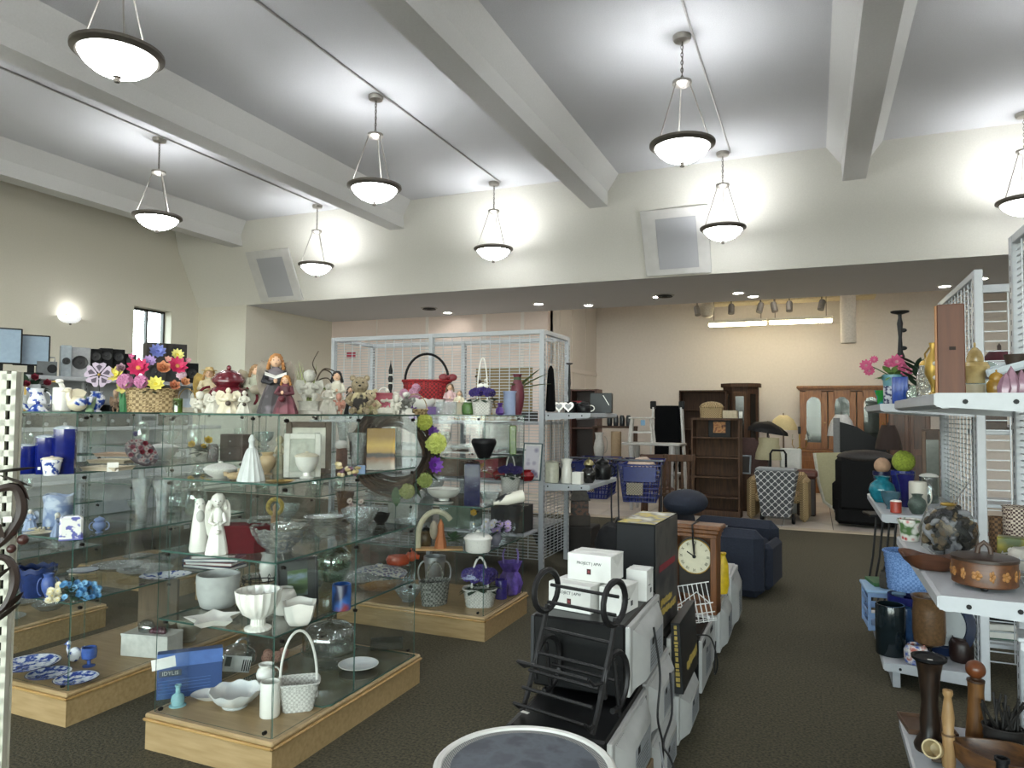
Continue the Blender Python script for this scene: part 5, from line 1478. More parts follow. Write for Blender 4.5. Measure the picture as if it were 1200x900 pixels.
box_thing('square_jar', 'square white jar with blue and mauve border', 'jar', 83, 634, S2, 24, 27, .085, PAT('noise', ['#d4d3cf', '#d4d3cf', '#5a5c9a'], 30, .3, thr=(.52, .6)), bev=.01, parts=lambda t, w, d, h: (MB().box((0, 0, h * 1.0), (w * .7, d * .7, h * .1), bev=.004).obj('neck', delft, t), MB().box((0, 0, h * .05), (w * 1.03, d * 1.03, h * .08), bev=.003).obj('border', M('#5d5f9c', .4), t)))
ves('trinket_pot', 'tiny powder-blue lidded urn past the square jar', 'urn', 116, 625, S2, 14, 19, 'urn', M('#8093bd', .4), lid=.25, handle=2)
# third shelf
ves('planter', 'deep blue glazed planter with scalloped rim', 'planter', 42, 702, S1, 42, 34, 'pot', navy, scal=10, amp=.04)
ves('vase', 'small blue jasper urn before the deep blue planter', 'vase', 56, 705, S1, 15, 31, 'urn', M('#3a4f86', .5, var=.2), handle=2)
p, k = spot(86, 710, S1, 24)
t = thing('flower_bunch', 'bunch of sky-blue and cream silk flowers', 'flowers', p, face(p))
rr = random.Random(11)
for i in range(60):
    dx = rr.uniform(-.11, .11); dz = .02 + rr.random() * .1 * math.sqrt(max(.05, 1 - (dx / .12) ** 2))
    put_blossom(t, 'daisy', ('#4f86b0', '#79a9c9', '#3f6f9a')[i % 3] if dx > -.05 else '#c9c3a8', (dx, rr.uniform(-.06, .03), dz), .017, (dx * 5, -1, .8), '#c9b25a' if dx < -.05 else '#3f6a94')
foliage(t, None, dgreen, .1, 26, .016, 9, c=(0, 0, .04))
for i in range(4):
    plate('saucer', 'dark-rimmed white plate, %s of the short stack behind the blue flowers' % ('lowest', 'second', 'third', 'topmost')[i], 97, 672, S1 + .008 + .014 * i, 34, .013, M('#9ea3a6', .35), group='short stack of plates', rim=navy)
box_thing('plate_block', 'cream wooden block under the short plate stack', 'block', 97, 673, S1, 28, 2.2, .1, cream)
plate('platter', 'blue-sprigged oval platter on the third china shelf', 194, 680, S1, 56, .02, delft, sy=.75)
for i, (c_, wd, nm) in enumerate((('#2a3550', 66, 'navy'), ('#7d3a3a', 58, 'brick red'), ('#33415f', 62, 'slate blue'), ('#6d5a50', 48, 'brown'))):
    p, k = spot(252, 3.45, S1)
    t = thing('book', '%s hardback lying in the book pile behind the frosted planter' % nm, 'book', p + Vector((.0, 0, .022 * i)), R(10 * i + 5), 'pile of hardbacks')
    w = wd * k
    MB().box((0, 0, .002), (w, .17, .003)).box((0, 0, .019), (w, .17, .003)).box((-w / 2, 0, .0105), (.004, .17, .02)).obj('cover', M(c_, .5, var=.1), t)
    MB().box((.002, 0, .0105), (w - .008, .16, .014)).obj('pages', paper, t)
# plinth of the china case
for i in range(4):
    plate('dinner_plate', 'blue floral dinner plate, %s of the tall stack on the plinth' % ('lowest', 'second', 'third', 'topmost')[i], 34, 786, S0 + .017 * i, 64, .024, white, decal=delft2 if i == 3 else None, group='stack of blue floral dinner plates', rim=navy)
for i in range(2):
    plate('side_plate', 'blue floral side plate, %s of the pair by the dinner plates' % ('lower', 'upper')[i], 57, 795, S0 + .012 * i, 47, .016, white, decal=delft2 if i else None, group='pair of side plates beside the stack', rim=navy)
    plate('side_plate', 'blue floral side plate, %s of the pair nearest the plinth corner' % ('lower', 'upper')[i], 89, 801, S0 + .012 * i, 47, .016, white, decal=delft2 if i else None, group='pair of side plates at the corner', rim=navy)
ves('goblet', 'small blue glass goblet behind the side plates', 'goblet', 104, 783, S0, 17, 22, [(.4, 0), (.4, .05), (.12, .12), (.12, .3), (.46, .45), (.5, .75), (.46, 1)], M('#3d5796', .12, var=.15))
bird('swan_figurine', 'white and blue swan figurine beside the goblet', 'figurine', 87, 777, S0, 20, 26, delft, beak=M('#4a62a0', .4))
def crate_fill(t, w, d, h):
    MB().box((0, 0, h * .94), (w * .94, d * .94, h * .02)).obj('opening', M('#5a5a58', .8), t)
    for s in (-1, 1): MB().box((0, s * d * .48, h * .96), (w, .01, h * .1)).obj('wall', M('#b4b3ac', .6, var=.1), t)
    for i in range(7):
        MB().ell((w * (.05 + .08 * (i % 4)), -.02 + .03 * (i // 4), h * 1.08), .018, 8, 6).obj('glass_grape', M('#4d2f38', .2, var=.4), t)
    MB().ell((-w * .12, 0, h * 1.15), (.05, .04, .05), 12, 8, fn=lambda q: 1 + .1 * math.sin(9 * q[0]) * math.cos(8 * q[2])).obj('wrapped_bundle', THIN('#c9d0cf', 1.8, .1, .25), t)
box_thing('white_crate', 'whitewashed wooden box holding glass grapes and a plastic-wrapped bundle', 'box', 168, 771, S0, 62, 26, .14, M('#b9b8b0', .6, var=.1), parts=crate_fill, rz=12)
tag(MB().box((0, 0, .2), (.30, .02, .40), bev=.002).obj('board', WOOD('#4d4030', '#5d4e3b', .6), None, (-3.68, 3.2, S0 + .002), (0, 0, R(4))), 'brown wooden board standing on end in the china case', 'board')
ves('mixing_bowl', 'wide cream glass mixing bowl at the far end of the china plinth', 'bowl', 217, 757, S0, 48, 30, 'bowl', M('#b3ad9a', .3, var=.05), th=.03)

# ================================================================ inside the purple-basket case
t = ves('casserole', 'tan covered casserole with knitted red and blue patterned top', 'casserole', 444, 695, S0, 62, 28, [(.3, 0), (.36, .1), (.46, .6), (.5, 1)], M('#c08a4a', .35, var=.1), lid=.45, lidmat=PAT('voronoi', ['#9a3a34', '#4a6a94', '#d0cabc'], 40, .8, thr=(.1, .6)))
p, k = spot(466, 5.14, S0)
t = thing('orange_planter', 'orange ceramic pig planter behind the casserole', 'planter', p + Vector((0, 0, .14)), face(p) + R(180))
og = M('#b8451c', .3, var=.15)
MB().lathe([(.05, 0), (.09, .02), (.1, .06), (.08, .09), (.075, .085), (.08, .05), (0, .03)], 18, sy=.6).obj('body', og, t)
ho = MB().ell((-.11, 0, .08), (.05, .04, .045), 12, 8).tube([(-.15, 0, .075), (-.175, 0, .07)], [.022, .018], 8).obj('head', og, t)
for s in (-1, 1): MB().prism([(-.12, .11), (-.11, .15), (-.09, .115)], s * .025 - .006, s * .025 + .006, 'y').obj('ear', og, ho)
box_thing('riser', 'clear acrylic riser under the orange planter', 'riser', 466, 5.14, S0, 30, 21, .1, THIN('#dfe6e4', 1.2, .03, .03))
ves('glass_bowl', 'heavy cut-glass bowl by the grey wicker basket', 'bowl', 478, 708, S0, 31, 17, 'bowl', cutf, ribs=12)
basket('wicker_basket', 'grey-washed wicker basket with loop handle', 'basket', 509, 711, S0, 37, 27, wickerG, sy=.7, hh=22, hw=.6, rz=60)
ves('ice_bucket', 'silver metal bucket behind the grey wicker basket', 'bucket', 509, 5.05, S0 + .002, 26, 40, 'pot', silver, handle=2)
violet_basket('white wicker basket of violets on the plinth', 562, 713, S0, 38, 20, 36, '#3a2878', r=.8)
p, k = spot(598, 700, S0, 20)
t = thing('mesh_bag', 'gathered purple organza bag with ribbon handles', 'bag', p, face(p))
MB().lathe([(.03, 0), (.07, .02), (.09, .1), (.075, .16), (.055, .19), (.09, .26), (.088, .26), (.05, .19), (0, .1)], 22, fn=lambda a, kk, r, z: (r * (1 + .12 * math.sin(7 * a + kk)), z)).obj('pouch', M('#5a4392', .7, var=.3), t)
for s in (-1, 1): MB().tube([(s * .05, 0, .2), (s * .06, 0, .32), (s * .045, 0, .36)], .007, 5).obj('ribbon', M('#7d6aa8', .6), t)
ves('tumbler', 'purple glass tumbler before the organza bag', 'tumbler', 587, 703, S0, 14, 22, 'cyl', M('#33248a', .2, var=.2))
t = ves('potpourri_dish', 'white pierced lidded china dish', 'dish', 560, 649, S1, 32, 25, [(.42, 0), (.46, .1), (.47, .8), (.5, 1)], PAT('voronoi', ['#4a4a48', '#d3d1ca', '#d3d1ca'], 70, .35, thr=(.05, .32)), lid=.42, lidmat=PAT('voronoi', ['#4a4a48', '#d3d1ca', '#d3d1ca'], 70, .35, thr=(.05, .32)))
p, k = spot(581, 640, S1, 14)
t = thing('potted_lilacs', 'small grey pot of lilac and white blossoms', 'plant', p, face(p))
MB().lathe(walls(PR['vase'], .09, .11), 18).obj('pot', M('#8d8a98', .4), t)
rr = random.Random(2)
for i in range(12): put_blossom(t, 'daisy', ('#9a86b0', '#c9c4cc', '#b09ac0')[i % 3], (rr.uniform(-.09, .09), rr.uniform(-.05, .03), .11 + rr.uniform(0, .08)), .03, None, '#c9b86a')
foliage(t, None, dgreen, .11, 30, .018, 3, c=(.02, 0, .1))
ves('bud_vase', 'bud vase with a single yellow flower', 'vase', 555, 5.1, S1, 8, 18, 'bottle', clear, fill=M('#c9a82a', .6))
p, k = spot(555, 5.1, S1 + .12)
t = thing('yellow_flower', 'yellow silk flower in the bud vase', 'flower', p, face(p))
MB().tube([(0, 0, 0), (0, 0, .06)], .003, 5).obj('stem', green, t); put_blossom(t, 'rose', '#c79f1e', (0, 0, .07), .035, None, '#a8820f')
p, k = spot(520, 646, S1, 10)
t = thing('nativity_arch', 'arched stone nativity with terracotta steeple and green shrub', 'ornament', p + Vector((-.06, 0, 0)), face(p))
MB().tube([(-.13, .02, 0)] + arc((0, .02, .10), .13, .17, 180, 40, 14), [.02] * 16, 8).obj('arch', M('#a9a48c', .7, var=.1), t)
MB().lathe([(.045, 0), (.04, .05), (.025, .12), (.02, .18), (.002, .22)], 6, c=(.03, 0, 0)).obj('steeple', M('#a0623a', .7, var=.15), t)
MB().ell((-.02, 0, .14), (.03, .03, .07), 10, 7).obj('figure', M('#8a8272', .7, var=.2), t)
foliage(t, None, green, .09, 30, .02, 4, name='shrub', c=(.11, 0, .07))
MB().box((.02, .01, .006), (.34, .12, .012), bev=.004).obj('base', M('#b08a5a', .6), t)
ves('honey_jar', 'squat dark-capped glass jar beside the nativity arch', 'jar', 499, 641, S1, 14, 24, 'jar', M('#4a3a24', .25, var=.3), lid=.25, lidmat=m_black)
ves('glass_vase', 'tall square midnight-blue glass vase', 'vase', 553, 593, S2, 19, 48, 'cyl', M('#12113f', .35, var=.2), sq=.8)
p, k = spot(553, 5.0, S2 + .26)
t = thing('feather_spray', 'spray of maroon and tan dried leaves in the midnight-blue vase', 'flowers', p, face(p))
MB().tube([(0, 0, -.1), (0, 0, .03)], .005, 5).obj('stem', twm, t)
foliage(t, None, M('#4a2026', .7, var=.4), .10, 18, .022, 5, name='maroon_leaves', c=(-.01, 0, .02))
foliage(t, None, M('#a5814a', .7, var=.4), .10, 14, .016, 15, name='tan_leaves', c=(.06, 0, -.05))
p, k = spot(598, 592, S2, 6)
t = thing('cow_bottle', 'black and white cow-patterned bottle lying on its side', 'bottle', p + Vector((0, 0, .045)), face(p) + R(10))
MB().lathe([(.0, -.1), (.04, -.1), (.045, -.08), (.043, .03), (.03, .08), (.022, .12), (.026, .13), (0, .13)], 18, T=TR(ry=-PI / 2 - .2)).obj('bottle', PAT('noise', ['#141414', '#d6d2c4'], 9, .4, thr=(.44, .47)), t)
ves('glass_bowl', 'low clear cut bowl beside the cow bottle', 'bowl', 574, 593, S2, 24, 14, 'bowl', cutf, ribs=10)
violet_basket('white basket of violets beside the cow bottle on the second shelf', 598, 5.2, S2, 22, 24, 26, '#2f2062')
ves('black_bowl', 'glossy black inverted-cone bowl on the upper shelf', 'bowl', 567, 538, S3, 30, 23, [(.22, 0), (.25, .04), (.48, .72), (.5, .86), (.44, 1)], m_black)
picture('glass_picture', 'upright etched glass panel with wine bottles behind the black bowl', 583, 5.1, S3, 36, 38, silver, cut, bar=.03)
box_thing('green_bottle', 'tall square green glass bottle at the end of the upper shelf', 'bottle', 601, 5.15, S3, 8, 34, .05, M('#5a7a2c', .2, var=.15), bev=.006)
ves('urchin_dish', 'white footed cake plate near the wreath', 'cake stand', 520, 4.7, S2, 40, 16, 'foot', white)

# ================================================================ clear glassware in the deeper cases
kinds = {
    'platter': ('pressed clear glass platter', 'platter', .30, .03, 'plate', cut), 'bowl': ('cut clear glass bowl', 'bowl', .22, .11, 'bowl', cutf),
    'pitcher': ('clear glass pitcher', 'pitcher', .15, .24, 'pitcher', clear), 'vase': ('clear cut-glass vase', 'vase', .12, .24, 'flare', cutf),
    'goblet': ('clear stemmed goblet', 'goblet', .08, .17, 'gob', clear), 'jar': ('clear lidded glass jar', 'jar', .13, .2, 'jar', clear), 'compote': ('footed clear glass compote', 'compote', .2, .15, 'foot', cut),
    'dish': ('oval clear relish dish', 'dish', .26, .05, 'plate', cutf), 'tumbler': ('clear glass tumbler', 'tumbler', .08, .12, 'cyl', clear)}
GM = {}
def glassware(kind, x, y, z, where, s=1.0):
    lb, cat, w, h, pr, mt = kinds[kind]
    if kind not in GM: GM[kind] = vmesh(pr, w, h, 28, ribs=12 if mt is cutf else 0, amp=.03, th=.05, sy=.75 if kind in ('dish',) else 1).mesh(kind, mt)
    o = link('glass_' + kind, GM[kind], None, (x, y, z + .001), (0, 0, random.uniform(0, 6)))
    o.scale = (s, s, s)
    sn = {S0: 'plinth', S1: 'low shelf', S2: 'middle shelf', S3: 'high shelf'}[z]
    tag(o, '%s on the %s %s' % (lb, sn, where), cat, 'glassware: %s, %s, %s' % (kind, sn, where))
rg = random.Random(77)
def fillcase(x0, x1, y0, y1, z, where, ks, nx, ny, skip=.0):
    for i in range(nx):
        for j in range(ny):
            if rg.random() < skip: continue
            kd = rg.choice(ks); s = rg.uniform(.82, 1.05)
            x = x0 + (x1 - x0) * (i + .5) / nx + rg.uniform(-.02, .02); y = y0 + (y1 - y0) * (j + .5) / ny + rg.uniform(-.02, .02)
            glassware(kd, x, y, z, where, s)
ML = 'of the glassware case'
for z, ks in ((S0, ['platter', 'bowl', 'pitcher', 'dish']), (S1, ['platter', 'dish', 'bowl', 'compote']), (S2, ['pitcher', 'vase', 'goblet', 'bowl', 'jar']), (S3, ['vase', 'goblet', 'compote', 'jar', 'tumbler'])):
    fillcase(-4.74, -3.61, 4.60, 5.26, z, ML, ks, 4, 2)
    fillcase(-6.16, -5.07, 4.62, 5.26, z, 'of the case nearest the electronics', ks, 3, 1)
    fillcase(-5.46, -4.86, 2.95, 3.62, z, 'of the case behind the china', ks, 2, 2, .2)
fillcase(-3.30, -2.85, 4.62, 5.24, S1, 'beside the nativity arch', ['platter', 'dish', 'bowl'], 1, 2)
fillcase(-3.30, -2.75, 4.62, 5.24, S2, 'beside the footed cake plate', ['bowl', 'dish', 'compote'], 2, 2)
fillcase(-3.30, -2.55, 4.75, 5.24, S3, 'near the black bowl', ['vase', 'jar', 'compote', 'goblet'], 3, 1)
fillcase(-3.95, -3.55, 3.05, 3.60, S2, 'of the china case', ['pitcher', 'vase', 'pitcher'], 2, 2)
fillcase(-4.1, -3.6, 2.95, 3.30, S1, 'of the china case', ['platter', 'dish'], 2, 1)
fillcase(-2.75, -2.3, 3.3, 3.62, S2, 'of the milk-glass case', ['bowl', 'dish'], 2, 1)
fillcase(-2.8, -2.35, 3.3, 3.62, S1, 'of the milk-glass case', ['platter', 'jar'], 2, 1)
# ================================================================ appliances down the middle of the aisle
m_mwk = M('#0b0b0c', .35, var=.2, spec=.3)
m_mww = M('#a3a3a1', .5, var=.08, scale=10)
m_grey = M('#8b8e90', .5, var=.08)
cable = M('#0e0e10', .5)
def microwave(label, x0, x1, y0, y1, z0, z1, body, back, bulge=True, labels=True):
    """door towards -X, back with vents and rating label towards the aisle at +X"""
    w, d, h = x1 - x0, y1 - y0, z1 - z0
    t = thing('microwave_oven', label, 'microwave', ((x0 + x1) / 2, (y0 + y1) / 2, z0), 0, 'microwave ovens stacked along the aisle')
    MB().box((-.01, 0, h / 2 + .008), (w - .02, d, h - .016), bev=.008).obj('case', body, t)
    MB().box((-w / 2 - .004, d * .12, h / 2 + .008), (.02, d * .74, h * .9), bev=.004).obj('door', m_mwk, t)
    MB().box((-w / 2 - .004, -d * .38, h / 2 + .008), (.02, d * .22, h * .9), bev=.004).obj('control_panel', M('#2a2b2d', .4), t)
    bk = MB().box((w / 2 - .012, 0, h / 2 + .008), (.02, d - .01, h - .03), bev=.004)
    if bulge: bk.add([(w / 2 - .004, -d * .42, h * .12), (w / 2 - .004, d * .42, h * .12), (w / 2 - .004, d * .42, h * .92), (w / 2 - .004, -d * .42, h * .92), (w / 2 + .035, -d * .3, h * .2), (w / 2 + .035, d * .3, h * .2), (w / 2 + .035, d * .3, h * .74), (w / 2 + .035, -d * .3, h * .74)], [(0, 1, 5, 4), (1, 2, 6, 5), (2, 3, 7, 6), (3, 0, 4, 7), (4, 5, 6, 7)])
    bo = bk.obj('back_plate', back, t)
    xs = w / 2 + (.0355 if bulge else .0)
    if labels:
        lb = MB().box((xs, .03, h * .44), (.001, d * .44, h * .44)).obj('rating_label', M('#85888b', .6, var=.12, scale=90), bo)
        for i in range(6): MB().box((xs + .001, -d * .1 + .006 * i, h * .66 if not bulge else h * .60), (.001, .003, h * .09)).obj('barcode_bar', m_black, lb)
        for i in range(6): MB().box((xs + .001, d * .02, h * (.52 - .045 * i)), (.001, d * .34, h * .008)).obj('print_line', M('#55585a', .7), lb)
    vt = MB()
    for i in range(9): vt.box((w / 2 - .0015, -d * .40 + .012 * i, h * .86), (.003, .005, h * .09)); vt.box((w / 2 - .0015, d * .26 + .012 * i, h * .86), (.003, .005, h * .09))
    tag(vt.obj('vent_slots', m_black, bo), kind='stuff')
    for sx in (-.4, .38):
        for sy in (-.4, .4): MB().lathe([(.014, 0), (.014, .008)], 8, c=(w * sx, d * sy, 0)).obj('foot', m_black, t)
    return t
microwave('black microwave carrying the scrolled iron rack', -.99, -.62, 2.33, 2.88, .22, .50, m_mwk, m_mww)
tag(MB().box((-.80, 2.60, .11), (.40, .58, .218), bev=.004).obj('carton', M('#6f5c44', .8, var=.1)), 'brown carton under the microwave with the iron rack', 'carton')
microwave('black microwave carrying the white project boxes', -1.03, -.64, 2.66, 3.22, .501, .79, m_mwk, m_mww)
microwave('white-backed microwave beneath the one with the project boxes', -1.0, -.63, 2.90, 3.42, .25, .499, m_mwk, m_mww)
microwave('bottom microwave under the white-backed one', -1.0, -.62, 2.92, 3.42, 0, .248, m_grey, m_mww)
microwave('pale grey microwave under the tall black carton', -1.0, -.635, 3.44, 3.94, .26, .53, m_mwk, m_mww, bulge=False)
microwave('white microwave on the carpet beside the glossy black one', -.98, -.60, 3.46, 3.96, 0, .258, m_mww, m_mww)
microwave('glossy black microwave on the carpet below the white wire rack', -.96, -.59, 4.15, 4.62, 0, .32, m_mwk, m_mww, bulge=False)
microwave('white microwave on the carpet behind the wall clock', -.98, -.58, 4.9, 5.36, 0, .34, m_mww, m_mww)
microwave('white microwave farthest along the row, next to the navy recliner', -.98, -.56, 5.42, 5.9, 0, .42, m_mww, m_mww)
tag(MB().box((-.78, 4.76, .16), (.34, .24, .32), bev=.004).obj('carton', M('#b9bbbc', .6, var=.05)), 'white carton under the wall clock', 'carton')
# white project boxes
def project_box(label, x, y, z, w, d, h, rz, printed=True):
    t = thing('carton_box', label, 'box', (x, y, z), R(rz), 'white project boxes')
    mw = M('#cfcfcb', .6, var=.03)
    MB().box((0, 0, h / 2), (w, d, h), bev=.002).obj('box', mw, t)
    MB().box((0, 0, h + .0005), (w * .98, .022, .001)).obj('tape', M('#d6d6d2', .3), t)
    MB().prism([(-d * .5, h * .99), (d * .5, h * .99), (0, h * .5)], w / 2, w / 2 + .0015, 'x').obj('folded_flap', M('#bfbfba', .6), t)
    if printed:
        text('lettering', 'PROJECT | APW', h * .15, M('#3a3a3c', .6), t, (0, -d / 2 - .0008, h * .66), (PI / 2, 0, 0), sx=.95)
        pq = MB().box((0, -d / 2 - .0008, h * .36), (.018, .001, .022)).obj('logo_square', M('#3d1016', .5), t)
        MB().lathe([(0, 0), (.005, 0), (.005, .0006), (0, .0006)], 12, T=TR((0, -d / 2 - .0016, h * .36), rx=PI / 2)).obj('logo_mark', M('#7a2a30', .5), pq)
    else:
        tag(MB().box((w / 2 + .001, d * .1, h * .3), (.001, .02, .02)).box((w / 2 + .001, -d * .1, h * .5), (.001, .03, .004)).obj('small_print', M('#4a4a4c', .6), t), kind='stuff')
    return t
project_box('white project box with dark red square, bottom of the pile', -.90, 2.83, .791, .19, .15, .108, -10)
project_box('white project box with dark red square, topmost of the pile', -.845, 2.90, .900, .19, .145, .108, -6)
project_box('plain white folded box beside the bottom project box', -.735, 2.86, .791, .095, .17, .105, -10, False)
project_box('plain white folded box behind the pile, by the black carton', -.70, 3.08, .791, .09, .10, .13, -4, False)
# scrolled iron rack
t = thing('iron_rack', 'black iron bottle rack with scrolled sides and wire rungs', 'rack', (-.80, 2.50, .502), R(-14))
for s in (-1, 1):
    x = s * .145
    spine = [(x, -.13, .012), (x, -.10, .06), (x, -.055, .16), (x, .0, .28), (x, .03, .36)]
    loop1 = [(x, .02 + .08 * math.sin(a), .34 + .075 * (1 - math.cos(a))) for a in [2 * PI * i / 18 for i in range(19)]]
    loop2 = [(x, .03 + .085 * math.cos(a), .14 + .10 * math.sin(a)) for a in [R(200) - 2 * PI * .85 * i / 18 for i in range(19)]]
    hook = [(x, -.055, .16), (x, -.12, .17), (x, -.16, .20)]
    hook2 = [(x, -.10, .04), (x, -.15, .035), (x, -.18, .06)]
    for pts, rr_ in ((spine, .011), (loop1, .012), (loop2, .011), (hook, .006), (hook2, .006)):
        MB().tube(pts, rr_, 6).obj('side_scroll', iron, t)
    MB().tube([(x, .06, .012), (x, .05, .06), (x, .02, .22)], .008, 6).obj('leg', iron, t)
for (y, z) in ((-.16, .20), (-.18, .06), (-.09, .15), (-.12, .03), (.0, .28), (.03, .37), (.06, .13), (-.04, .2), (.05, .43), (-.13, .1)):
    MB().tube([(-.145, y, z), (.145, y, z)], .0065, 6).obj('rung', iron, t)
MB().box((-.11, -.16, .030), (.03, .015, .001), TR()).obj('price_tag', paper, t)
# tall black product box and its companion
def gold_print(parent, c, L, H, axis, seed=1):
    # blurred gold print: a ragged row of small raised marks, axis = direction the row runs
    rr = random.Random(seed); mb = MB(); u = -L / 2
    while u < L / 2:
        k = rr.uniform(.012, .03); v = H * rr.uniform(.6, 1)
        if axis == 'y': mb.box((c[0], c[1] + u + k / 2, c[2] + rr.uniform(-.1, .1) * H), (.0012, k * .7, v))
        else: mb.box((c[0], c[1], c[2] + u + k / 2), (v, .0012, k * .7))
        u += k
    return tag(mb.obj('gold_print', M('#a08a42', .5, var=.3, scale=60), parent), kind='stuff')
def blackbox(t, w, d, h):
    MB().box((0, -.0, h + .0005), (w * .96, d * .96, .001)).obj('top_print', PAT('noise', ['#8a8778', '#b9a544', '#6d6c66', '#c9c7bd'], 9, .5, thr=(.35, .65)), t)
    MB().box((0, -d / 2 - .001, h * .78), (w * .94, .002, h * .4)).obj('front_panel', M('#121316', .6, spec=.25), t)
    s_ = MB().box((w / 2 + .001, 0, h * .5), (.002, d * .96, h * .98)).obj('side_print', PAT('noise', ['#1a1a1b', '#2b2b2c', '#4a4742', '#232324'], 6, .4, thr=(.3, .7)), t)
    MB().box((w / 2 + .0025, 0, h * .58), (.001, d * .7, h * .06)).obj('red_band', M('#7d1f28', .4), s_)
    for i, zz in enumerate((.26, .17)): gold_print(s_, (w / 2 + .003, -.02, h * zz), d * (.5 + .25 * i), h * .07, 'y', i + 2)
p = Vector((-.78, 3.62, .532))
t = thing('product_box', 'tall black appliance box with printed side and gold print', 'box', p, R(-3))
MB().box((0, 0, .265), (.19, .46, .53), bev=.003).obj('body', M('#0d0e10', .6, spec=.2), t)
blackbox(t, .19, .46, .53)
t = thing('product_box', 'flat black box with gold spine print leaning by the tall box', 'box', (-.60, 3.64, .285), R(0))
t.rotation_euler = (0, R(-3), R(0))
t.location = (-.602, 3.70, .262)
MB().box((0, 0, .165), (.045, .46, .33), bev=.002).obj('body', M('#141518', .35, var=.15), t)
gold_print(t, (0, -.231, .165), .27, .02, 'z', 5)
gold_print(t, (.0235, .05, .09), .30, .05, 'y', 7)
# wall clock
t = thing('wall_clock', 'oak regulator clock with round roman dial standing on a carton', 'clock', (-.715, 4.76, .321), R(-6))
oak = WOOD('#512d12', '#6d431f', .45, 5, 'z')
W_, H_ = .29, .56
cl = MB()
for s in (-1, 1): cl.box((s * (W_ / 2 - .02), 0, H_ * .46), (.04, .12, H_ * .92), bev=.004)
cl.box((0, .05, H_ * .46), (W_ - .06, .02, H_ * .9)); cl.box((0, 0, .03), (W_, .13, .06), bev=.006)
cl.obj('case', oak, t)
MB().box((0, 0, H_ * .93), (W_ + .03, .15, .03), bev=.006).box((0, 0, H_ * .975), (W_ + .06, .17, .03), bev=.008).box((0, 0, H_ * .88), (W_ + .01, .135, .025), bev=.004).obj('cornice', oak, t)
dc = (0, -.035, H_ * .63)
fp = []
for i in range(13):
    a = PI * i / 12; fp.append((.122 * math.cos(a), H_ * .63 + .122 * math.sin(a)))
MB().prism([(-.122, H_ * .2)] + [(.122, H_ * .2)] + fp, -.03, -.02, 'y').obj('dark_door', M('#1d1610', .3, var=.2), t)
dl = MB().lathe([(0, 0), (.108, 0), (.108, .006), (0, .006)], 40, T=TR((0, -.03, H_ * .63), rx=PI / 2)).obj('dial', M('#bdb79f', .5, var=.06), t)
MB().tube([(.11 * math.cos(2 * PI * i / 40), -.036, H_ * .63 + .11 * math.sin(2 * PI * i / 40)) for i in range(40)], .004, 6, closed=True).obj('bezel', gold, t)
for i, nm in enumerate(('XII', 'I', 'II', 'III', 'IIII', 'V', 'VI', 'VII', 'VIII', 'IX', 'X', 'XI')):
    a = PI / 2 - 2 * PI * i / 12
    text('numeral', nm, .026, m_black, dl, (.086 * math.cos(a), -.037, H_ * .63 + .086 * math.sin(a)), (PI / 2, -(PI / 2 - a) * -1 if False else PI / 2 - a, 0), sx=.8)
for ang, L, wd in ((150, .055, .007), (88, .08, .005)):
    a = R(ang)
    MB().bar((0, -.040, H_ * .63), (L * math.cos(a), -.040, H_ * .63 + L * math.sin(a)), .003, wd).obj('hand', m_black, dl)
MB().lathe([(0, 0), (.012, 0), (.012, .004), (0, .004)], 12, T=TR((0, -.042, H_ * .63), rx=PI / 2)).obj('hub', m_black, dl)
tag(MB().tube([(0, -.09, H_ * 1.0), (.005, -.092, H_ * .9), (-.003, -.06, H_ * .8), (.004, -.055, H_ * .66)], .006, 6).tube([(0, -.09, H_), (0, .0, H_ + .008), (0, .09, H_)], .006, 6).obj('cord', cable, t), kind=None)
# white wire rack by the clock
p = at(815, 4.36, .33)
t = thing('wire_rack', 'small tipped white wire dish rack on the glossy black microwave', 'rack', (p.x, 4.33, .36), R(14))
t.rotation_euler = (R(-14), R(-12), R(10))
wm = M('#d0d0ce', .4)
for i in range(9):
    x = -.11 + .0275 * i
    MB().tube([(x, .06, .22), (x, .045, .02), (x, -.07, .0), (x, -.09, .10)], .0028, 5).obj('wire', wm, t)
for (y, z) in ((.06, .22), (.05, .1), (.03, .012), (-.04, .003), (-.08, .05), (-.09, .10)):
    MB().tube([(-.12, y, z), (.13, y, z)], .0032, 5).obj('rail', wm, t)
MB().tube([(-.11, -.09, .10), (-.05, -.12, .12), (.05, -.12, .17), (.11, -.09, .10)], .0035, 5).obj('front_loop', wm, t)
# round table at the foot of the view
p = flr(615, 896, .61)
t = thing('round_table', 'round side table with white rim and charcoal top', 'table', (p.x, p.y, 0))
rt = .252
MB().lathe([(rt - .03, .575), (rt, .58), (rt + .002, .605), (rt - .008, .612), (rt - .02, .610), (rt - .022, .600), (rt - .03, .60)], 64, cap=False).obj('rim', M('#c6c5bf', .45, var=.04), t)
MB().lathe([(0, .58), (rt - .02, .58), (rt - .021, .603), (0, .603)][::-1], 64).obj('mesh_band', PAT('checker', ['#8d8d88', '#4a4b4d'], 220, .6), t)
MB().lathe([(0, .603), (rt - .045, .603), (rt - .046, .606), (0, .606)][::-1], 64).obj('top', PAT('noise', ['#3a3f47', '#4a5058', '#333840'], 14, .55, thr=(.35, .65), detail=6), t)
MB().lathe([(.16, 0), (.16, .02), (.03, .04), (.03, .575)], 24).obj('pedestal', M('#c6c5bf', .45), t)
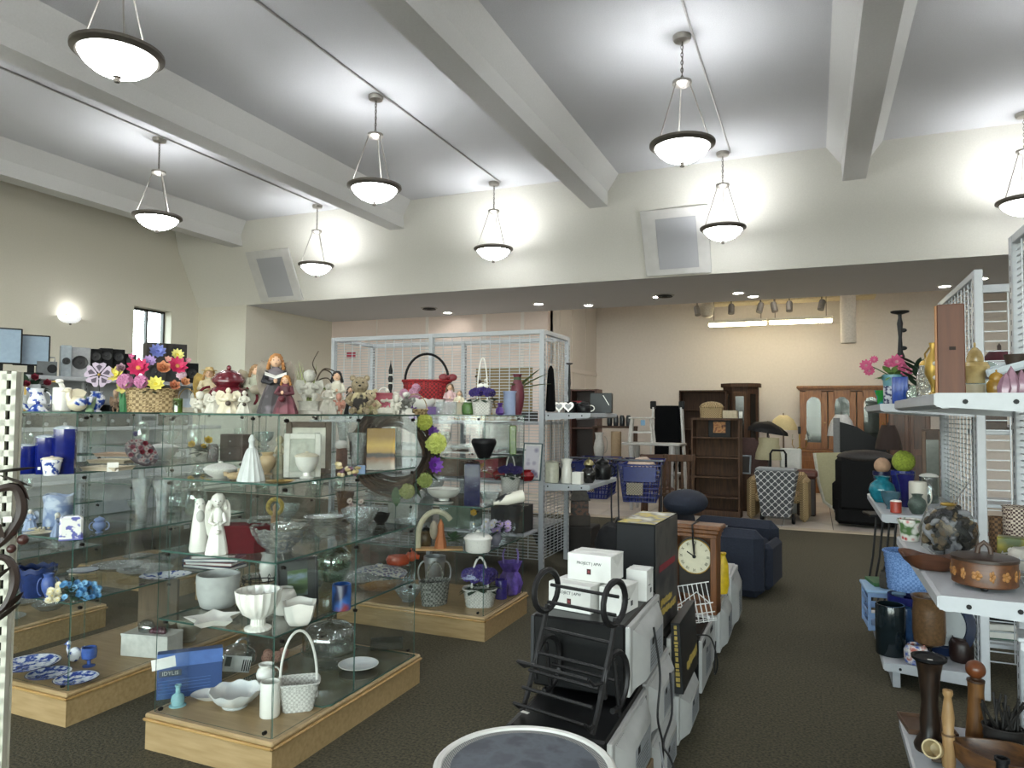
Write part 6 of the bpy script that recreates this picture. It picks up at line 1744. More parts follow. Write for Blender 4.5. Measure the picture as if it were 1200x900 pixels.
# cables
def cord(label, pts, r=.0045, mat=None):
    sm = curve(pts, 6)
    return tag(MB().tube(sm, r, 6).obj('power_cord', mat or cable), label, 'cord', 'loose power cords')
cord('black cord hanging in a loop from the project-box microwave', [(-.565, 2.72, .78), (-.545, 2.74, .6), (-.55, 2.72, .45), (-.545, 2.8, .3), (-.55, 2.78, .12), (-.54, 2.8, .006)])
cord('black cord knotted down to the carpet by the iron rack', [(-.555, 3.0, .52), (-.53, 2.9, .4), (-.54, 2.78, .33), (-.50, 2.72, .3), (-.44, 2.66, .18), (-.45, 2.6, .06), (-.5, 2.55, .006)])
cord('pale grey cord trailing beside the knotted black one', [(-.55, 2.76, .34), (-.50, 2.62, .25), (-.49, 2.54, .1), (-.52, 2.48, .006)], .004, M('#77787a', .5))
cord('black cord looped on the glossy black microwave', [(-.70, 4.18, .327), (-.62, 4.22, .327), (-.56, 4.28, .30), (-.53, 4.34, .15), (-.555, 4.40, .06), (-.56, 4.5, .22)])
tag(MB().box((0, 0, .006), (.09, .16, .012), bev=.003).obj('manual', paper, None, (-.66, 5.1, .345), (0, 0, R(20))), 'white leaflet lying on the microwave behind the clock', 'leaflet')
p = at(847, 5.2, .6)
tag(MB().lathe([(.03, 0), (.04, .06), (.035, .2), (.02, .26), (.03, .28)], 14, fn=lambda a, kk, r, z: (r * (1 + .15 * math.sin(3 * a + kk)), z)).obj('yellow_bag', M('#c2a41a', .5, var=.15), None, (p.x, 5.18, .348)), 'crumpled yellow plastic bag behind the wall clock', 'bag')
# navy recliner
nav = M('#171d2c', .85, var=.2, scale=60, bump=.2)
p = Vector((-.78, 6.95, 0))
t = thing('recliner', 'navy blue upholstered recliner at the end of the microwave row', 'armchair', p, R(-8))
MB().box((0, 0, .16), (.82, .62, .26), bev=.03).obj('base', nav, t)
MB().box((.06, 0, .36), (.66, .48, .18), bev=.06).obj('seat', nav, t)
for s in (-1, 1): MB().box((.02, s * .33, .30), (.80, .17, .58), bev=.07).obj('arm', nav, t)
MB().box((.42, 0, .26), (.10, .5, .40), bev=.04).obj('footrest', nav, t)
bk = MB().box((-.36, 0, .46), (.22, .66, .56), TR((0, 0, 0), ry=-.18), bev=.08); bk.obj('backrest', nav, t)
MB().ell((-.34, -.1, .76), (.2, .3, .12), 18, 10).obj('head_cushion', nav, t)
tag(MB().box((.0, -.33, .597), (.2, .1, .008), bev=.002).obj('arm_tag', M('#8b8f96', .5), t), kind=None)
# pieces standing on the floor behind the boxes
p = at(679, 8.0, .3)
t = thing('lantern', 'dark wooden lantern with a pyramid roof and coppery panel', 'lantern', (p.x, 8.0, .301), R(20))
MB().box((0, 0, .06), (.24, .24, .12), bev=.006).obj('base', M('#3a3129', .6), t)
MB().box((0, 0, .2), (.2, .2, .16)).obj('panel', PAT('noise', ['#5d3a24', '#2a211b'], 20, .5), t)
MB().lathe([(.17, .29), (.15, .31), (.08, .45), (.06, .52), (.0, .56)], 4, T=TR(rz=PI / 4)).obj('roof', M('#4a4640', .6, var=.2), t)
tag(MB().box((p.x, 8.0, .15), (.4, .36, .30), bev=.01).obj('low_stool', M('#2a2522', .7)), 'dark low stool under the wooden lantern', 'stool')
for (px, Y, w_, h_, d_, lb, cl_) in ((716, 7.5, .34, .42, .3, 'black soft bag slumped beside the lantern', '#17171a'), (655, 7.85, .3, .26, .26, 'black cloth bundle at the foot of the wire gondola', '#1a1b20'), (640, 7.95, .3, .3, .22, 'dark basket behind the wire gondola end', '#211e1c')):
    p = at(px, Y, .2)
    tag(MB().ell((0, 0, h_ * .5), (w_ / 2, d_ / 2, h_ / 2), 16, 10, fn=lambda q: 1 + .08 * math.sin(7 * q[0] + 2) * math.cos(6 * q[2]) + .06 * math.sin(9 * q[1])).obj('cloth_bag', M(cl_, .8, var=.2, scale=20), None, (p.x, Y, .0)), lb, 'bag')
# ---------------------------------------------------------------- shopping carts
def cart(label, px, Y, rz, stuff=False):
    p = at(px, Y, .7)
    t = thing('shopping_cart', label, 'shopping cart', (p.x, Y, 0), R(rz), 'blue shopping carts')
    bl = M('#16246c', .35, var=.1); gm_ = M('#4a4d55', .4, metal=.5)
    # basket walls: lattice bars
    for face_ in ('near', 'far', 'l', 'r'):
        mb = MB()
        for i in range(9):
            u = i / 8
            z = .50 + .45 * u; gx = .20 + .06 * u; y0, y1 = -.06 - .02 * u, .78 + .05 * u
            if face_ == 'near': mb.box((0, y0, z), (2 * gx, .012, .014))
            elif face_ == 'far': mb.box((0, y1, z), (2 * gx * .85, .012, .014))
            else:
                s = -1 if face_ == 'l' else 1
                mb.bar((s * gx, y0, z), (s * gx * .85, y1, z), .012, .014)
        for i in range(12):
            u = i / 11
            if face_ in ('near', 'far'):
                k_ = 1 if face_ == 'near' else .85; yb, yt = ((-.06, -.08) if face_ == 'near' else (.78, .83))
                mb.bar(((-.20 + .40 * u) * k_, yb, .50), ((-.26 + .52 * u) * k_, yt, .95), .011, .011)
            else:
                s = -1 if face_ == 'l' else 1
                q = 1 - .15 * u
                mb.bar((s * .20 * q, -.06 + .84 * u, .50), (s * .26 * q, -.08 + .91 * u, .95), .011, .011)
        mb.obj('basket_lattice', bl, t, smooth=0)
    MB().box((0, .36, .50), (.40, .84, .012)).obj('basket_floor', bl, t)
    MB().box((0, -.078, .84), (.40, .012, .19), bev=.004).obj('seat_flap', bl, t)
    MB().box((-.06, -.092, .66), (.20, .006, .15)).obj('ad_card', PAT('checker', ['#b9ae98', '#4a4438'], 60, .6), t)
    MB().tube([(-.27, -.08, .96), (-.27, .83, .985), (.27, .83, .985), (.27, -.08, .96)], .011, 6, closed=True).obj('rim', bl, t)
    MB().tube([(-.29, -.1, .98), (-.29, -.17, 1.02), (-.2, -.18, 1.02), (.2, -.18, 1.02), (.29, -.17, 1.02), (.29, -.1, .98)], .014, 7).obj('handle', gm_, t)
    for s in (-1, 1):
        MB().tube([(s * .27, -.1, .96), (s * .26, -.06, .4), (s * .26, .0, .16), (s * .2, .85, .14)], .011, 6).obj('frame', gm_, t)
        for y in (0, .82):
            wl_ = MB().lathe([(.02, -.014), (.055, -.014), (.06, 0), (.055, .014), (.02, .014)], 14, T=TR((s * (.26 if y == 0 else .2), y, .06), ry=PI / 2)).obj('wheel', m_black, t)
            MB().box((s * (.26 if y == 0 else .2), y, .105), (.035, .03, .08)).obj('caster', gm_, t)
    if stuff:
        tag(MB().ell((0, .3, .86), (.2, .3, .18), 16, 10, fn=lambda q: 1 + .1 * math.sin(6 * q[0] + 1) * math.cos(5 * q[1])).obj('load', M('#b9a594', .9, var=.15), t), 'cream cloth bundle')
    return t
cart('blue shopping cart with tan card, next to the end-cap coffee pots', 694, 9.0, 6)
cart('blue shopping cart heaped with cream cloth', 750, 8.9, 8, True)

# ================================================================ furniture in the back room
dk = WOOD('#3c281a', '#573c27', .75, 4)
dk2 = WOOD('#321f15', '#48301f', .75, 4)
okb = WOOD('#7a4a22', '#92602f', .4, 4)
def bookcase(label, px, Y, w, h, d, n, mat, rz=0, name='bookcase'):
    p = at(px, Y, h / 2)
    t = thing(name, label, 'bookcase', (p.x, Y, 0), R(rz))
    for s in (-1, 1): MB().box((s * (w / 2 - .012), d / 2, h / 2), (.024, d, h)).obj('side_panel', mat, t)
    MB().box((0, d - .005, h / 2), (w - .04, .01, h)).obj('back_panel', mat, t)
    MB().box((0, d / 2, h - .015), (w, d, .03)).obj('top', mat, t)
    MB().box((0, d / 2 + .01, .05), (w - .05, d - .04, .1)).obj('plinth', mat, t)
    for i in range(1, n): MB().box((0, d / 2, h * i / n), (w - .05, d - .02, .022)).obj('shelf', mat, t)
    return t
bookcase('dark wooden bookcase with five open shelves by the tile edge', 838, 11.5, .74, 1.54, .30, 5, dk, -3)
picture('framed_print', 'small dark framed orange abstract print on the bookcase shelf', 843, 11.62, 1.235, 25, 24, m_black, PAT('noise', ['#8a4a24', '#c08a54', '#5a2c18'], 14, .6, thr=(.35, .65)), bar=.22, rz=0, tilt=-4)
t = basket('hamper', 'brown wicker hamper on top of the dark bookcase', 'basket', 834, 11.66, 1.541, 26, 13, wicker, sy=.55, sq=.6, taper=.95)
MB().ell((0, 0, t['h']), (t['w'] * .52, t['w'] * .3, t['h'] * .5), 18, 8).obj('lid', wicker, t)
box_thing('cream_box', 'cream cardboard box on top of the dark bookcase', 'box', 856, 11.66, 1.541, 16, 9, .2, M('#b9ac92', .7), rz=0)
box_thing('price_card', 'white price card standing at the bookcase corner', 'card', 868, 11.60, 1.541, 4, 8, .01, paper, rz=0)
bookcase('tall espresso bookcase against the far wall', 823, 15.6, .98, 2.12, .34, 5, dk2, 0)
# corner curio cabinet
p = at(868, 16.15, 1)
t = thing('curio_cabinet', 'tall dark five-sided corner cabinet against the far wall', 'cabinet', (p.x, 16.15, 0))
MB().prism([(-.36, .3), (-.36, .0), (-.16, -.18), (.16, -.18), (.36, .0), (.36, .3)], .1, 2.2, 'z').obj('body', dk2, t)
MB().prism([(-.41, .32), (-.41, -.02), (-.18, -.23), (.18, -.23), (.41, -.02), (.41, .32)], 2.2, 2.28, 'z').obj('cornice', dk2, t)
MB().prism([(-.38, .31), (-.38, -.01), (-.17, -.2), (.17, -.2), (.38, -.01), (.38, .31)], 0, .1, 'z').obj('plinth', dk2, t)
dr = MB().box((0, -.185, 1.2), (.26, .02, 1.8), bev=.004).obj('door', dk, t)
MB().box((0, -.198, 1.25), (.17, .006, 1.5)).obj('pane', M('#15110f', .12), dr)
for s in (-1, 1): MB().box((0, 0, 1.25), (.13, .01, 1.6), TR((s * .265, -.1, 0), rz=s * R(42))).obj('side_pane', M('#1a1512', .15), t)
# oak hutch
p = at(1004, 16.3, 1)
t = thing('china_hutch', 'oak china hutch with arched glass doors on the far wall', 'hutch', (p.x, 16.3, 0))
HW = 2.16
MB().box((0, 0, .42), (HW + .06, .46, .84), bev=.01).obj('base_cabinet', okb, t)
MB().box((0, 0, .86), (HW + .10, .50, .04), bev=.01).obj('counter', okb, t)
up_ = MB()
for s in (-1, 1): up_.box((s * (HW / 2 - .02), .06, 1.52), (.04, .32, 1.28))
up_.box((0, .2, 1.52), (HW, .02, 1.28)); up_.box((0, .06, 2.14), (HW, .32, .05)); up_.box((0, .06, .9), (HW, .32, .03))
up_.obj('upper_carcass', okb, t)
MB().box((0, .05, 2.19), (HW + .12, .42, .06), bev=.015).box((0, .05, 2.155), (HW + .06, .38, .04), bev=.01).obj('cornice', okb, t)
for i in range(4):
    xc = -HW / 2 + HW * (i + .5) / 4; dw = HW / 4 - .02
    d_ = MB()
    for s in (-1, 1): d_.box((xc + s * (dw / 2 - .06), -.105, 1.5), (.12, .03, 1.18), bev=.004)
    d_.box((xc, -.105, .97), (dw - .2, .03, .14)); d_.box((xc, -.105, 2.06), (dw - .2, .03, .12))
    ar_ = [(xc - (dw / 2 - .12), 1.82)] + [(xc + (dw / 2 - .12) * math.cos(PI - PI * j / 10), 1.82 + .17 * math.sin(PI * j / 10)) for j in range(11)] + [(xc + dw / 2 - .12, 2.02), (xc - dw / 2 + .12, 2.02)]
    # spandrels above the arch
    for s in (-1, 1):
        sp = [(xc + s * (dw / 2 - .12), 2.0)] + [(xc + s * (dw / 2 - .12) * math.cos(PI / 2 * j / 5), 1.82 + .17 * math.sin(PI / 2 * j / 5)) for j in range(6)] + [(xc, 2.0)]
        d_.prism(sp, -.12, -.09, 'y')
    do = d_.obj('door', okb, t)
    MB().box((xc, -.1, 1.5), (dw - .22, .006, 1.0)).obj('pane', THIN('#eef2f1', .8, .06, .0), do)
    MB().ell((xc + (dw / 2 - .05) * (1 if i % 2 == 0 else -1), -.13, 1.45), .016, 8, 6).obj('knob', gold, do)
    bd = MB().box((xc, -.235, .45), (dw, .02, .6), bev=.006).obj('lower_door', okb, t)
    MB().box((xc, -.248, .45), (dw - .14, .01, .44), bev=.004).obj('raised_panel', okb, bd)
for z in (1.25, 1.6): MB().box((0, .05, z), (HW - .1, .26, .01)).obj('glass_shelf', m_glass, t)
MB().box((0, .185, 1.5), (HW - .1, .006, 1.2)).obj('mirror_back', M('#6f726e', .5, metal=.2), t)
MB().box((.12, -.114, 1.85), (.08, .006, .14)).obj('price_card', paper, t)
# tall pine armoire and narrow curio near the right shelving
p = at(1066, 13.6, 1)
t = thing('armoire', 'tall brown panelled armoire behind the right-hand shelving', 'armoire', (p.x, 13.6, 0), R(-6))
brn = WOOD('#43240f', '#5c3519', .4, 4)
MB().box((0, .25, .95), (.62, .5, 1.9), bev=.008).obj('carcass', brn, t)
for s in (-1, 1):
    d_ = MB().box((s * .15, -.012, 1.0), (.28, .024, 1.7), bev=.006).obj('door', brn, t)
    for z, hh in ((1.4, .7), (.6, .7)): MB().box((s * .15, -.028, z), (.17, .01, hh), bev=.004).obj('panel', WOOD('#38200f', '#4d2c15', .4, 4), d_)
MB().box((0, .22, 1.93), (.7, .6, .06), bev=.015).obj('cornice', brn, t)
p = at(1093, 9.6, 1)
t = thing('narrow_curio', 'narrow brown curio case with a glass front behind the shelving', 'cabinet', (p.x, 9.6, 0), R(-10))
MB().box((0, .16, .72), (.22, .3, 1.44), bev=.006).obj('carcass', M('#3f2c1e', .5, var=.15), t)
MB().box((0, .0, .72), (.13, .03, 1.2)).obj('pane', M('#5a5f58', .15), t)
for s in (-1, 1): MB().box((s * .085, -.004, .72), (.04, .03, 1.4), bev=.004).obj('stile', M('#5a4330', .5, var=.15), t)
# black recliner
blk = M('#0b0b0c', .75, spec=.2, var=.3, scale=40, bump=.2)
p = at(1017, 11.75, .5)
t = thing('recliner', 'black upholstered recliner turned away by the tile edge', 'armchair', (p.x, 11.75, 0), R(-8))
MB().box((0, -.05, .24), (.80, .80, .40), bev=.05).obj('base', blk, t)
MB().box((0, -.36, .62), (.78, .26, .84), bev=.09).obj('backrest', blk, t)
MB().ell((0, -.34, 1.0), (.38, .17, .11), 18, 8).obj('head_roll', M('#241f1d', .6, var=.3), t)
for s in (-1, 1): MB().box((s * .36, .05, .42), (.18, .78, .50), bev=.07).obj('arm', blk, t)
MB().box((0, .05, .46), (.52, .6, .16), bev=.05).obj('seat', blk, t)
# lamps
def lamp(label, px, Y, zt, shade_w, shade_h, zb, smat, pmat, base_z=0.0, lean=0, name='floor_lamp', top=.55):
    p = at(px, Y, zt)
    t = thing(name, label, 'lamp', (p.x, Y, base_z))
    z1 = zt - base_z
    MB().lathe([(.12, 0), (.12, .02), (.03, .04), (.016, .06), (.02, .3 * z1), (.012, .32 * z1), (.018, .6 * z1), (.01, z1 - .02)], 14).obj('stand', pmat, t)
    r_ = shade_w / 2
    MB().lathe([(r_, z1 - shade_h), (r_ * .93, z1 - shade_h * .7), (r_ * .72, z1 - shade_h * .3), (r_ * top, z1), (r_ * (top - .03), z1), (r_ * .70, z1 - shade_h * .3), (r_ * .91, z1 - shade_h * .7), (r_ * .97, z1 - shade_h)], 24, cap=False, fn=lambda a, kk, r, z: (r * (1 + .02 * math.cos(16 * a)), z)).obj('shade', smat, t)
    MB().lathe([(.01, z1 - .05), (.012, z1 + .03), (.0, z1 + .05)], 8).obj('finial', pmat, t)
    return t
lamp('floor lamp with pleated cream shade before the far wall', 918, 14.6, 1.60, .50, .28, 0, M('#cbb98a', .7, var=.06), M('#5a4632', .4), top=.3)
lamp('table lamp with white bell shade standing before the hutch', 986, 13.9, 1.62, .46, .38, 0, M('#c9c9c8', .7), M('#3a302a', .4), base_z=0, top=.42)
lamp('lamp with square cream shade among the seats', 901, 12.6, 1.22, .44, .36, 0, M('#a9a283', .7, var=.04), M('#3a302a', .4), base_z=0, top=.74)
p = at(937, 14.5, 1)
t = thing('candelabra', 'slender brass candelabra stand beside the cream floor lamp', 'candelabra', (p.x, 14.5, 0))
MB().lathe([(.12, 0), (.12, .02), (.015, .05), (.02, .6), (.012, .62), (.012, 1.25)], 12).obj('stand', gold, t)
for s in (-1, 1):
    MB().tube([(0, 0, 1.0), (s * .08, 0, .96), (s * .13, 0, 1.05), (s * .12, 0, 1.14)], .008, 6).obj('arm', gold, t)
    MB().lathe([(.025, 1.14), (.03, 1.16), (.015, 1.17), (.015, 1.24)], 10, c=(s * .12, 0, 0)).obj('cup', bisque, t)
MB().box((0, 0, 1.32), (.05, .03, .14), bev=.004).obj('top_holder', iron, t)
# lattice trolley bag
p = at(910, 11.2, .5)
t = thing('trolley_bag', 'grey shopping trolley bag with white quatrefoil lattice', 'trolley', (p.x, 11.2, 0), R(-6))
m_, nt_, b_ = newmat('lattice')
tc = node(nt_, 'ShaderNodeTexCoord'); sp_ = node(nt_, 'ShaderNodeSeparateXYZ'); nt_.links.new(tc.outputs['Object'], sp_.inputs[0])
def mth(op, a, b=None):
    n_ = node(nt_, 'ShaderNodeMath', operation=op)
    for i, v in enumerate((a, b)):
        if v is None: continue
        if hasattr(v, 'links'): nt_.links.new(v, n_.inputs[i])
        else: n_.inputs[i].default_value = v
    return n_.outputs[0]
cx_ = mth('COSINE', mth('MULTIPLY', sp_.outputs[0], 64.0)); cz_ = mth('COSINE', mth('MULTIPLY', sp_.outputs[2], 64.0))
v_ = mth('ABSOLUTE', mth('ADD', cx_, cz_))
r_ = ramp2(nt_, v_, [(.28, '#c4c4c2'), (.36, '#46484b')])
nt_.links.new(r_.outputs[0], b_.inputs['Base Color']); b_.inputs['Roughness'].default_value = .8
MB().add([(-.19, -.12, .12), (.19, -.12, .12), (.19, .12, .12), (-.19, .12, .12), (-.29, -.14, .78), (.29, -.14, .78), (.29, .16, .78), (-.29, .16, .78)], [(0, 3, 2, 1), (4, 5, 6, 7), (0, 1, 5, 4), (1, 2, 6, 5), (2, 3, 7, 6), (3, 0, 4, 7)]).obj('bag', m_, t, smooth=0)
MB().box((0, 0, .80), (.56, .28, .05), bev=.02).obj('flap', M('#8a8c8e', .8), t)
MB().tube([(-.11, .16, .3), (-.11, .17, 1.02), (-.08, .17, 1.07), (.08, .17, 1.07), (.11, .17, 1.02), (.11, .16, .3)], .018, 6).obj('handle', m_black, t)
for s in (-1, 1): MB().lathe([(.02, -.02), (.075, -.02), (.08, 0), (.075, .02), (.02, .02)], 16, T=TR((s * .22, .1, .08), ry=PI / 2)).obj('wheel', m_black, t)
MB().tube([(-.2, .1, .08), (.2, .1, .08)], .008, 5).tube([(-.12, -.1, .12), (-.12, -.14, .01), (.12, -.14, .01), (.12, -.1, .12)], .007, 5).obj('stand_frame', silver, t)
# wicker armchair
p = at(913, 11.9, .4)
t = thing('wicker_chair', 'tan wicker armchair behind the lattice trolley bag', 'armchair', (p.x, 11.85, 0), R(-4))
for s in (-1, 1):
    MB().box((s * .38, 0, .32), (.12, .6, .64), bev=.05).obj('arm', wicker, t)
MB().box((0, .0, .34), (.66, .56, .14), bev=.04).obj('seat', wicker, t)
MB().box((0, .28, .5), (.78, .1, .42), bev=.05).obj('backrest', wicker, t)
# seats and panels
def chairthing(label, px, Y, rz, wood, w=.46, hs=.46, hb=1.0, name='dining_chair', back='slats'):
    p = at(px, Y, .5)
    t = thing(name, label, 'chair', (p.x, Y, 0), R(rz))
    MB().box((0, 0, hs - .02), (w, w, .05), bev=.01).obj('seat', wood, t)
    for sx in (-1, 1):
        for sy in (-1, 1): MB().bar((sx * (w / 2 - .03), sy * (w / 2 - .03), 0), (sx * (w / 2 - .04), sy * (w / 2 - .04), hs - .04), .04, .04).obj('leg', wood, t)
        MB().bar((sx * (w / 2 - .03), w / 2 - .03, hs), (sx * (w / 2 - .03), w / 2 + .06, hb), .04, .035).obj('back_post', wood, t)
    MB().box((0, w / 2 + .05, hb - .05), (w, .03, .10), bev=.008).obj('top_rail', wood, t)
    for i in range(4): MB().bar((-w * .28 + w * .187 * i, w / 2, hs), (-w * .28 + w * .187 * i, w / 2 + .05, hb - .08), .03, .012).obj('back_slat', wood, t)
    return t
chairthing('dark wooden dining chair beside the shopping carts', 792, 10.6, 200, dk, hb=1.02)
chairthing('dark wooden dining chair pushed against the bookcase', 806, 13.3, 150, dk2, hb=1.1)
chairthing('brown wooden chair half hidden behind the carts', 770, 11.2, 20, M('#4a2d1c', .5, var=.15), hb=.95)
p = at(762, 11.6, .9)
t = thing('sofa_table', 'grey-white painted table with turned legs', 'table', (p.x, 11.9, 0), R(-4))
gw = M('#a9a6a2', .6, var=.05)
MB().box((0, 0, 1.10), (.98, .45, .04), bev=.008).obj('top', gw, t)
for sx in (-1, 1):
    for sy in (-1, 1): MB().lathe([(.03, 0), (.035, .1), (.02, .3), (.04, .6), (.025, .75), (.05, .9), (.05, 1.08)], 10, c=(sx * .34, sy * .16, 0)).obj('leg', gw, t)
MB().box((0, 0, .62), (.9, .4, .03), bev=.006).obj('lower_shelf', gw, t)
p = at(752, 11.9, 1.3)
t = thing('stool', 'small white wooden ladder stool upended on the grey-white table', 'stool', (p.x, 11.9, 1.121), R(4))
wt = M('#bdbab4', .6)
for sx in (-1, 1):
    for sy in (-1, 1): MB().bar((sx * .2, sy * .12, 0), (sx * .16, sy * .1, .40), .03, .03).obj('leg', wt, t)
MB().box((0, 0, .41), (.40, .26, .025), bev=.005).obj('top', wt, t)
for z in (.17,):
    for sy in (-1, 1): MB().box((0, sy * .115, z), (.36, .02, .03)).obj('rung', wt, t)
MB().box((.04, -.135, .33), (.07, .005, .09)).obj('blue_tag', M('#7fa6c4', .6), t)
p = at(781, 12.6, 1.2)
t = thing('folding_cot', 'black canvas panel strung between white posts with black caps', 'cot', (p.x, 12.7, 0), R(0))
MB().box((0, 0, 1.15), (.46, .02, 1.2), bev=.004).obj('canvas', M('#0c0d0f', .9, var=.1, spec=.1), t)
for s in (-1, 1):
    MB().bar((s * .34, -.04, .0), (s * .25, -.02, 1.72), .08, .03).obj('post', M('#c4c4c2', .5), t)
    MB().box((s * .25, -.02, 1.76), (.1, .06, .14), bev=.01).obj('cap', m_black, t)
p = at(876, 12.3, .8)
t = thing('barrel_chair', 'mauve-brown upholstered barrel chair behind the bookcase', 'armchair', (p.x + .04, 13.35, 0), R(160))
mv = M('#4a3634', .8, var=.15, scale=40)
MB().lathe([(.34, 0), (.36, .05), (.36, .4), (0, .42)], 22).obj('base', mv, t)
rows = []
for k in range(6):
    z = .35 + .85 * k / 5
    rows.append([((.36 + .02 * math.sin(k)) * math.cos(a) , (.36) * math.sin(a), min(z, .35 + (.95) * max(.15, math.sin(a)) * k / 5)) for a in [PI * i / 16 for i in range(17)]])
bkm = MB().sheet(rows)
rows2 = [[(x * .78, y * .78, z) for x, y, z in r] for r in rows]
bkm.sheet([r[::-1] for r in rows2]); bkm.sheet([rows[-1], rows2[-1]])
bkm.obj('barrel_back', mv, t)
p = at(888, 13.0, 1.4)
t = thing('patio_umbrella', 'black folded umbrella canopy draped behind the barrel chair', 'umbrella', (p.x + .1, 14.1, 0), R(10))
MB().lathe([(.34, 1.26), (.33, 1.32), (.22, 1.42), (.05, 1.48), (0, 1.49)], 16, sy=.45, fn=lambda a, kk, r, z: (r * (1 + .06 * math.cos(8 * a)), z - (.05 * math.cos(a) if kk < 3 else 0))).obj('canopy', m_black, t)
MB().tube([(0, 0, 0), (0, 0, 1.46)], .02, 8).obj('pole', m_black, t)
MB().lathe([(.2, 0), (.2, .04), (.04, .06)], 16).obj('base', m_black, t)
p = at(874, 11.75, .6)
picture('silver_frame', 'blank grey metal frame leaning beside the bookcase', 873.5, 12.42, .62, 12, 22, M('#8b9499', .4), M('#2a2622', .6), bar=.14, rz=-10)
tag(MB().box((0, 0, .31), (.24, .3, .62), bev=.01).obj('side_chest', dk, None, (at(873, 12.5, .3).x, 12.6, 0)), 'dark narrow chest under the grey metal frame', 'chest')
t = box_thing('plastic_chair_back', 'white moulded plastic chair back behind the trolley bag', 'chair', 927, 12.55, .0, 24, 76, .05, M('#bdbcb4', .4, var=.04), rz=0, bev=.02)
p = at(945, 12.5, .3)
t = thing('ottoman', 'reddish brown leather ottoman on stacked drawers', 'ottoman', (p.x, 12.5, 0))
MB().box((0, 0, .30), (.28, .4, .60), bev=.02).obj('body', M('#2f1c17', .5, var=.1), t)
MB().box((0, 0, .66), (.34, .44, .13), bev=.04).obj('cushion', M('#5a3026', .5, var=.15), t)
p = at(977, 12.8, .6)
t = thing('cushion_panel', 'large cream curved headboard cushion leaning on edge', 'headboard', (p.x, 12.8, 0), R(10))
MB().prism([(-.30, .98), (.30, 1.0), (.30, .1), (.0, .08), (-.16, .2), (-.24, .5)], -.06, .06, 'y').obj('panel', M('#b3ad8a', .85, var=.05), t)
MB().tube([(-.30, -.06, .98), (-.24, -.06, .5), (-.16, -.06, .2), (.0, -.06, .08)], .025, 7).obj('welt', M('#c9c6b8', .8), t)
MB().box((.2, 0, .06), (.16, .14, .12)).obj('foot_block', M('#8f7f68', .6), t)
p = at(1012, 13.0, 1.2)
t = thing('headboard', 'black curved headboard with a grey post behind the black recliner', 'headboard', (p.x, 13.0, 0), R(-4))
MB().prism([(-.36, 0), (.36, 0), (.36, .95), (.3, 1.18), (.1, 1.28), (-.1, 1.42), (-.36, 1.5)], -.03, .03, 'y').obj('panel', m_black, t)
MB().box((-.40, -.02, .78), (.10, .08, 1.56), bev=.006).obj('post', M('#6f6f6e', .6), t)
lamp('lamp with pleated dark brown shade by the armoire', 1041, 12.0, 1.46, .36, .36, 0, PAT('wavez', ['#1d1310', '#3a2822'], 30, .7, bump=.4), M('#2a1d16', .5), top=.5)
# odd furniture left of the carts, seen past the end cap
p = at(710, 12.8, .5)
t = thing('desk', 'dark brown wooden desk with a hutch beyond the carts', 'desk', (p.x, 13.0, 0), R(4))
MB().box((0, 0, .74), (1.0, .5, .05), bev=.006).obj('top', dk2, t)
for s in (-1, 1): MB().box((s * .42, 0, .36), (.14, .46, .72)).obj('pedestal', dk2, t)
MB().box((.1, .1, 1.35), (.8, .3, .04)).obj('hutch_shelf', dk2, t)
for s in (-1, 1): MB().box((.1 + s * .38, .1, 1.05), (.03, .3, .6)).obj('hutch_side', dk2, t)
for i in range(4): tag(MB().lathe(walls(PR['jar'], .1, .2), 14).obj('dark_jar', M(('#1a1d22', '#2a2c30')[i % 2], .3), None, (p.x + .0 + .12 * i, 13.05, 1.372)), 'dark glass jar in the row on the desk hutch', 'jar', 'dark jars on the desk hutch')
ves('table_vase', 'tan cylindrical lamp body standing on the dark desk', 'lamp', 722, 12.95, .766, 12, 32, 'cyl', M('#9a8468', .7))
ves('white_vase', 'white two-handled jug standing on the dark desk', 'jug', 702, 12.95, .766, 13, 30, 'pitcher', M('#b4b3ae', .4), handle=1)
p = at(683, 14.0, 1.3)
t = thing('display_cabinet', 'reddish brown open cabinet by the panelled wall', 'cabinet', (p.x, 14.2, 0))
rb = WOOD('#3a1d14', '#52291b', .4, 4)
for s in (-1, 1): MB().box((s * .27, 0, 1.05), (.05, .4, 2.1)).obj('side_panel', rb, t)
MB().box((0, .18, 1.05), (.5, .03, 2.1)).obj('back_panel', M('#24130f', .5), t)
for z in (.1, .7, 1.3, 2.08): MB().box((0, 0, z), (.5, .38, .03)).obj('shelf', rb, t)
# ================================================================ goods on the right-hand shelving
Z1, Z2, Z3 = RZ[0], RZ[1], RZ[2]
onyx = PAT('noise', ['#8a7348', '#b49c6a', '#c4b184'], 12, .2, thr=(.3, .7), detail=5)
# near bay, top shelf
t = box_thing('spice_cabinet', 'tall brown wooden wall cabinet standing on the top shelf', 'cabinet', 1115, 3.02, Z3, 27, 103, .22, WOOD('#4a2510', '#5c3218', .55, 4), rz=-8, parts=lambda t, w, d, h: (MB().box((-w * .52, 0, h * .5), (.012, d * .96, h * .98), bev=.002).obj('door', WOOD('#8a5a2e', '#9c6a3a', .5, 4), t), MB().box((w * .05, -d * .503, h * .51), (.02, .001, .012)).obj('branded_mark', M('#22140c', .8), t), [MB().ell((-w * .6, -d * .2, h * z), .008, 8, 6).obj('knob', bisque, t) for z in (.2, .36)]))
ves('apothecary_jar', 'tall clear glass jar with gilt sides on the top shelf', 'jar', 1087, 3.72, Z3, 22, 50, 'jar', CUT('#ddd3ae', .6, 60), lid=.2, lidmat=gold)
p, k = spot(1094, 3.4, Z3)
t = thing('brass_ewer', 'slim brass ewer behind the brown wall cabinet', 'ewer', p, R(120))
t.scale = (.8, .8, .85)
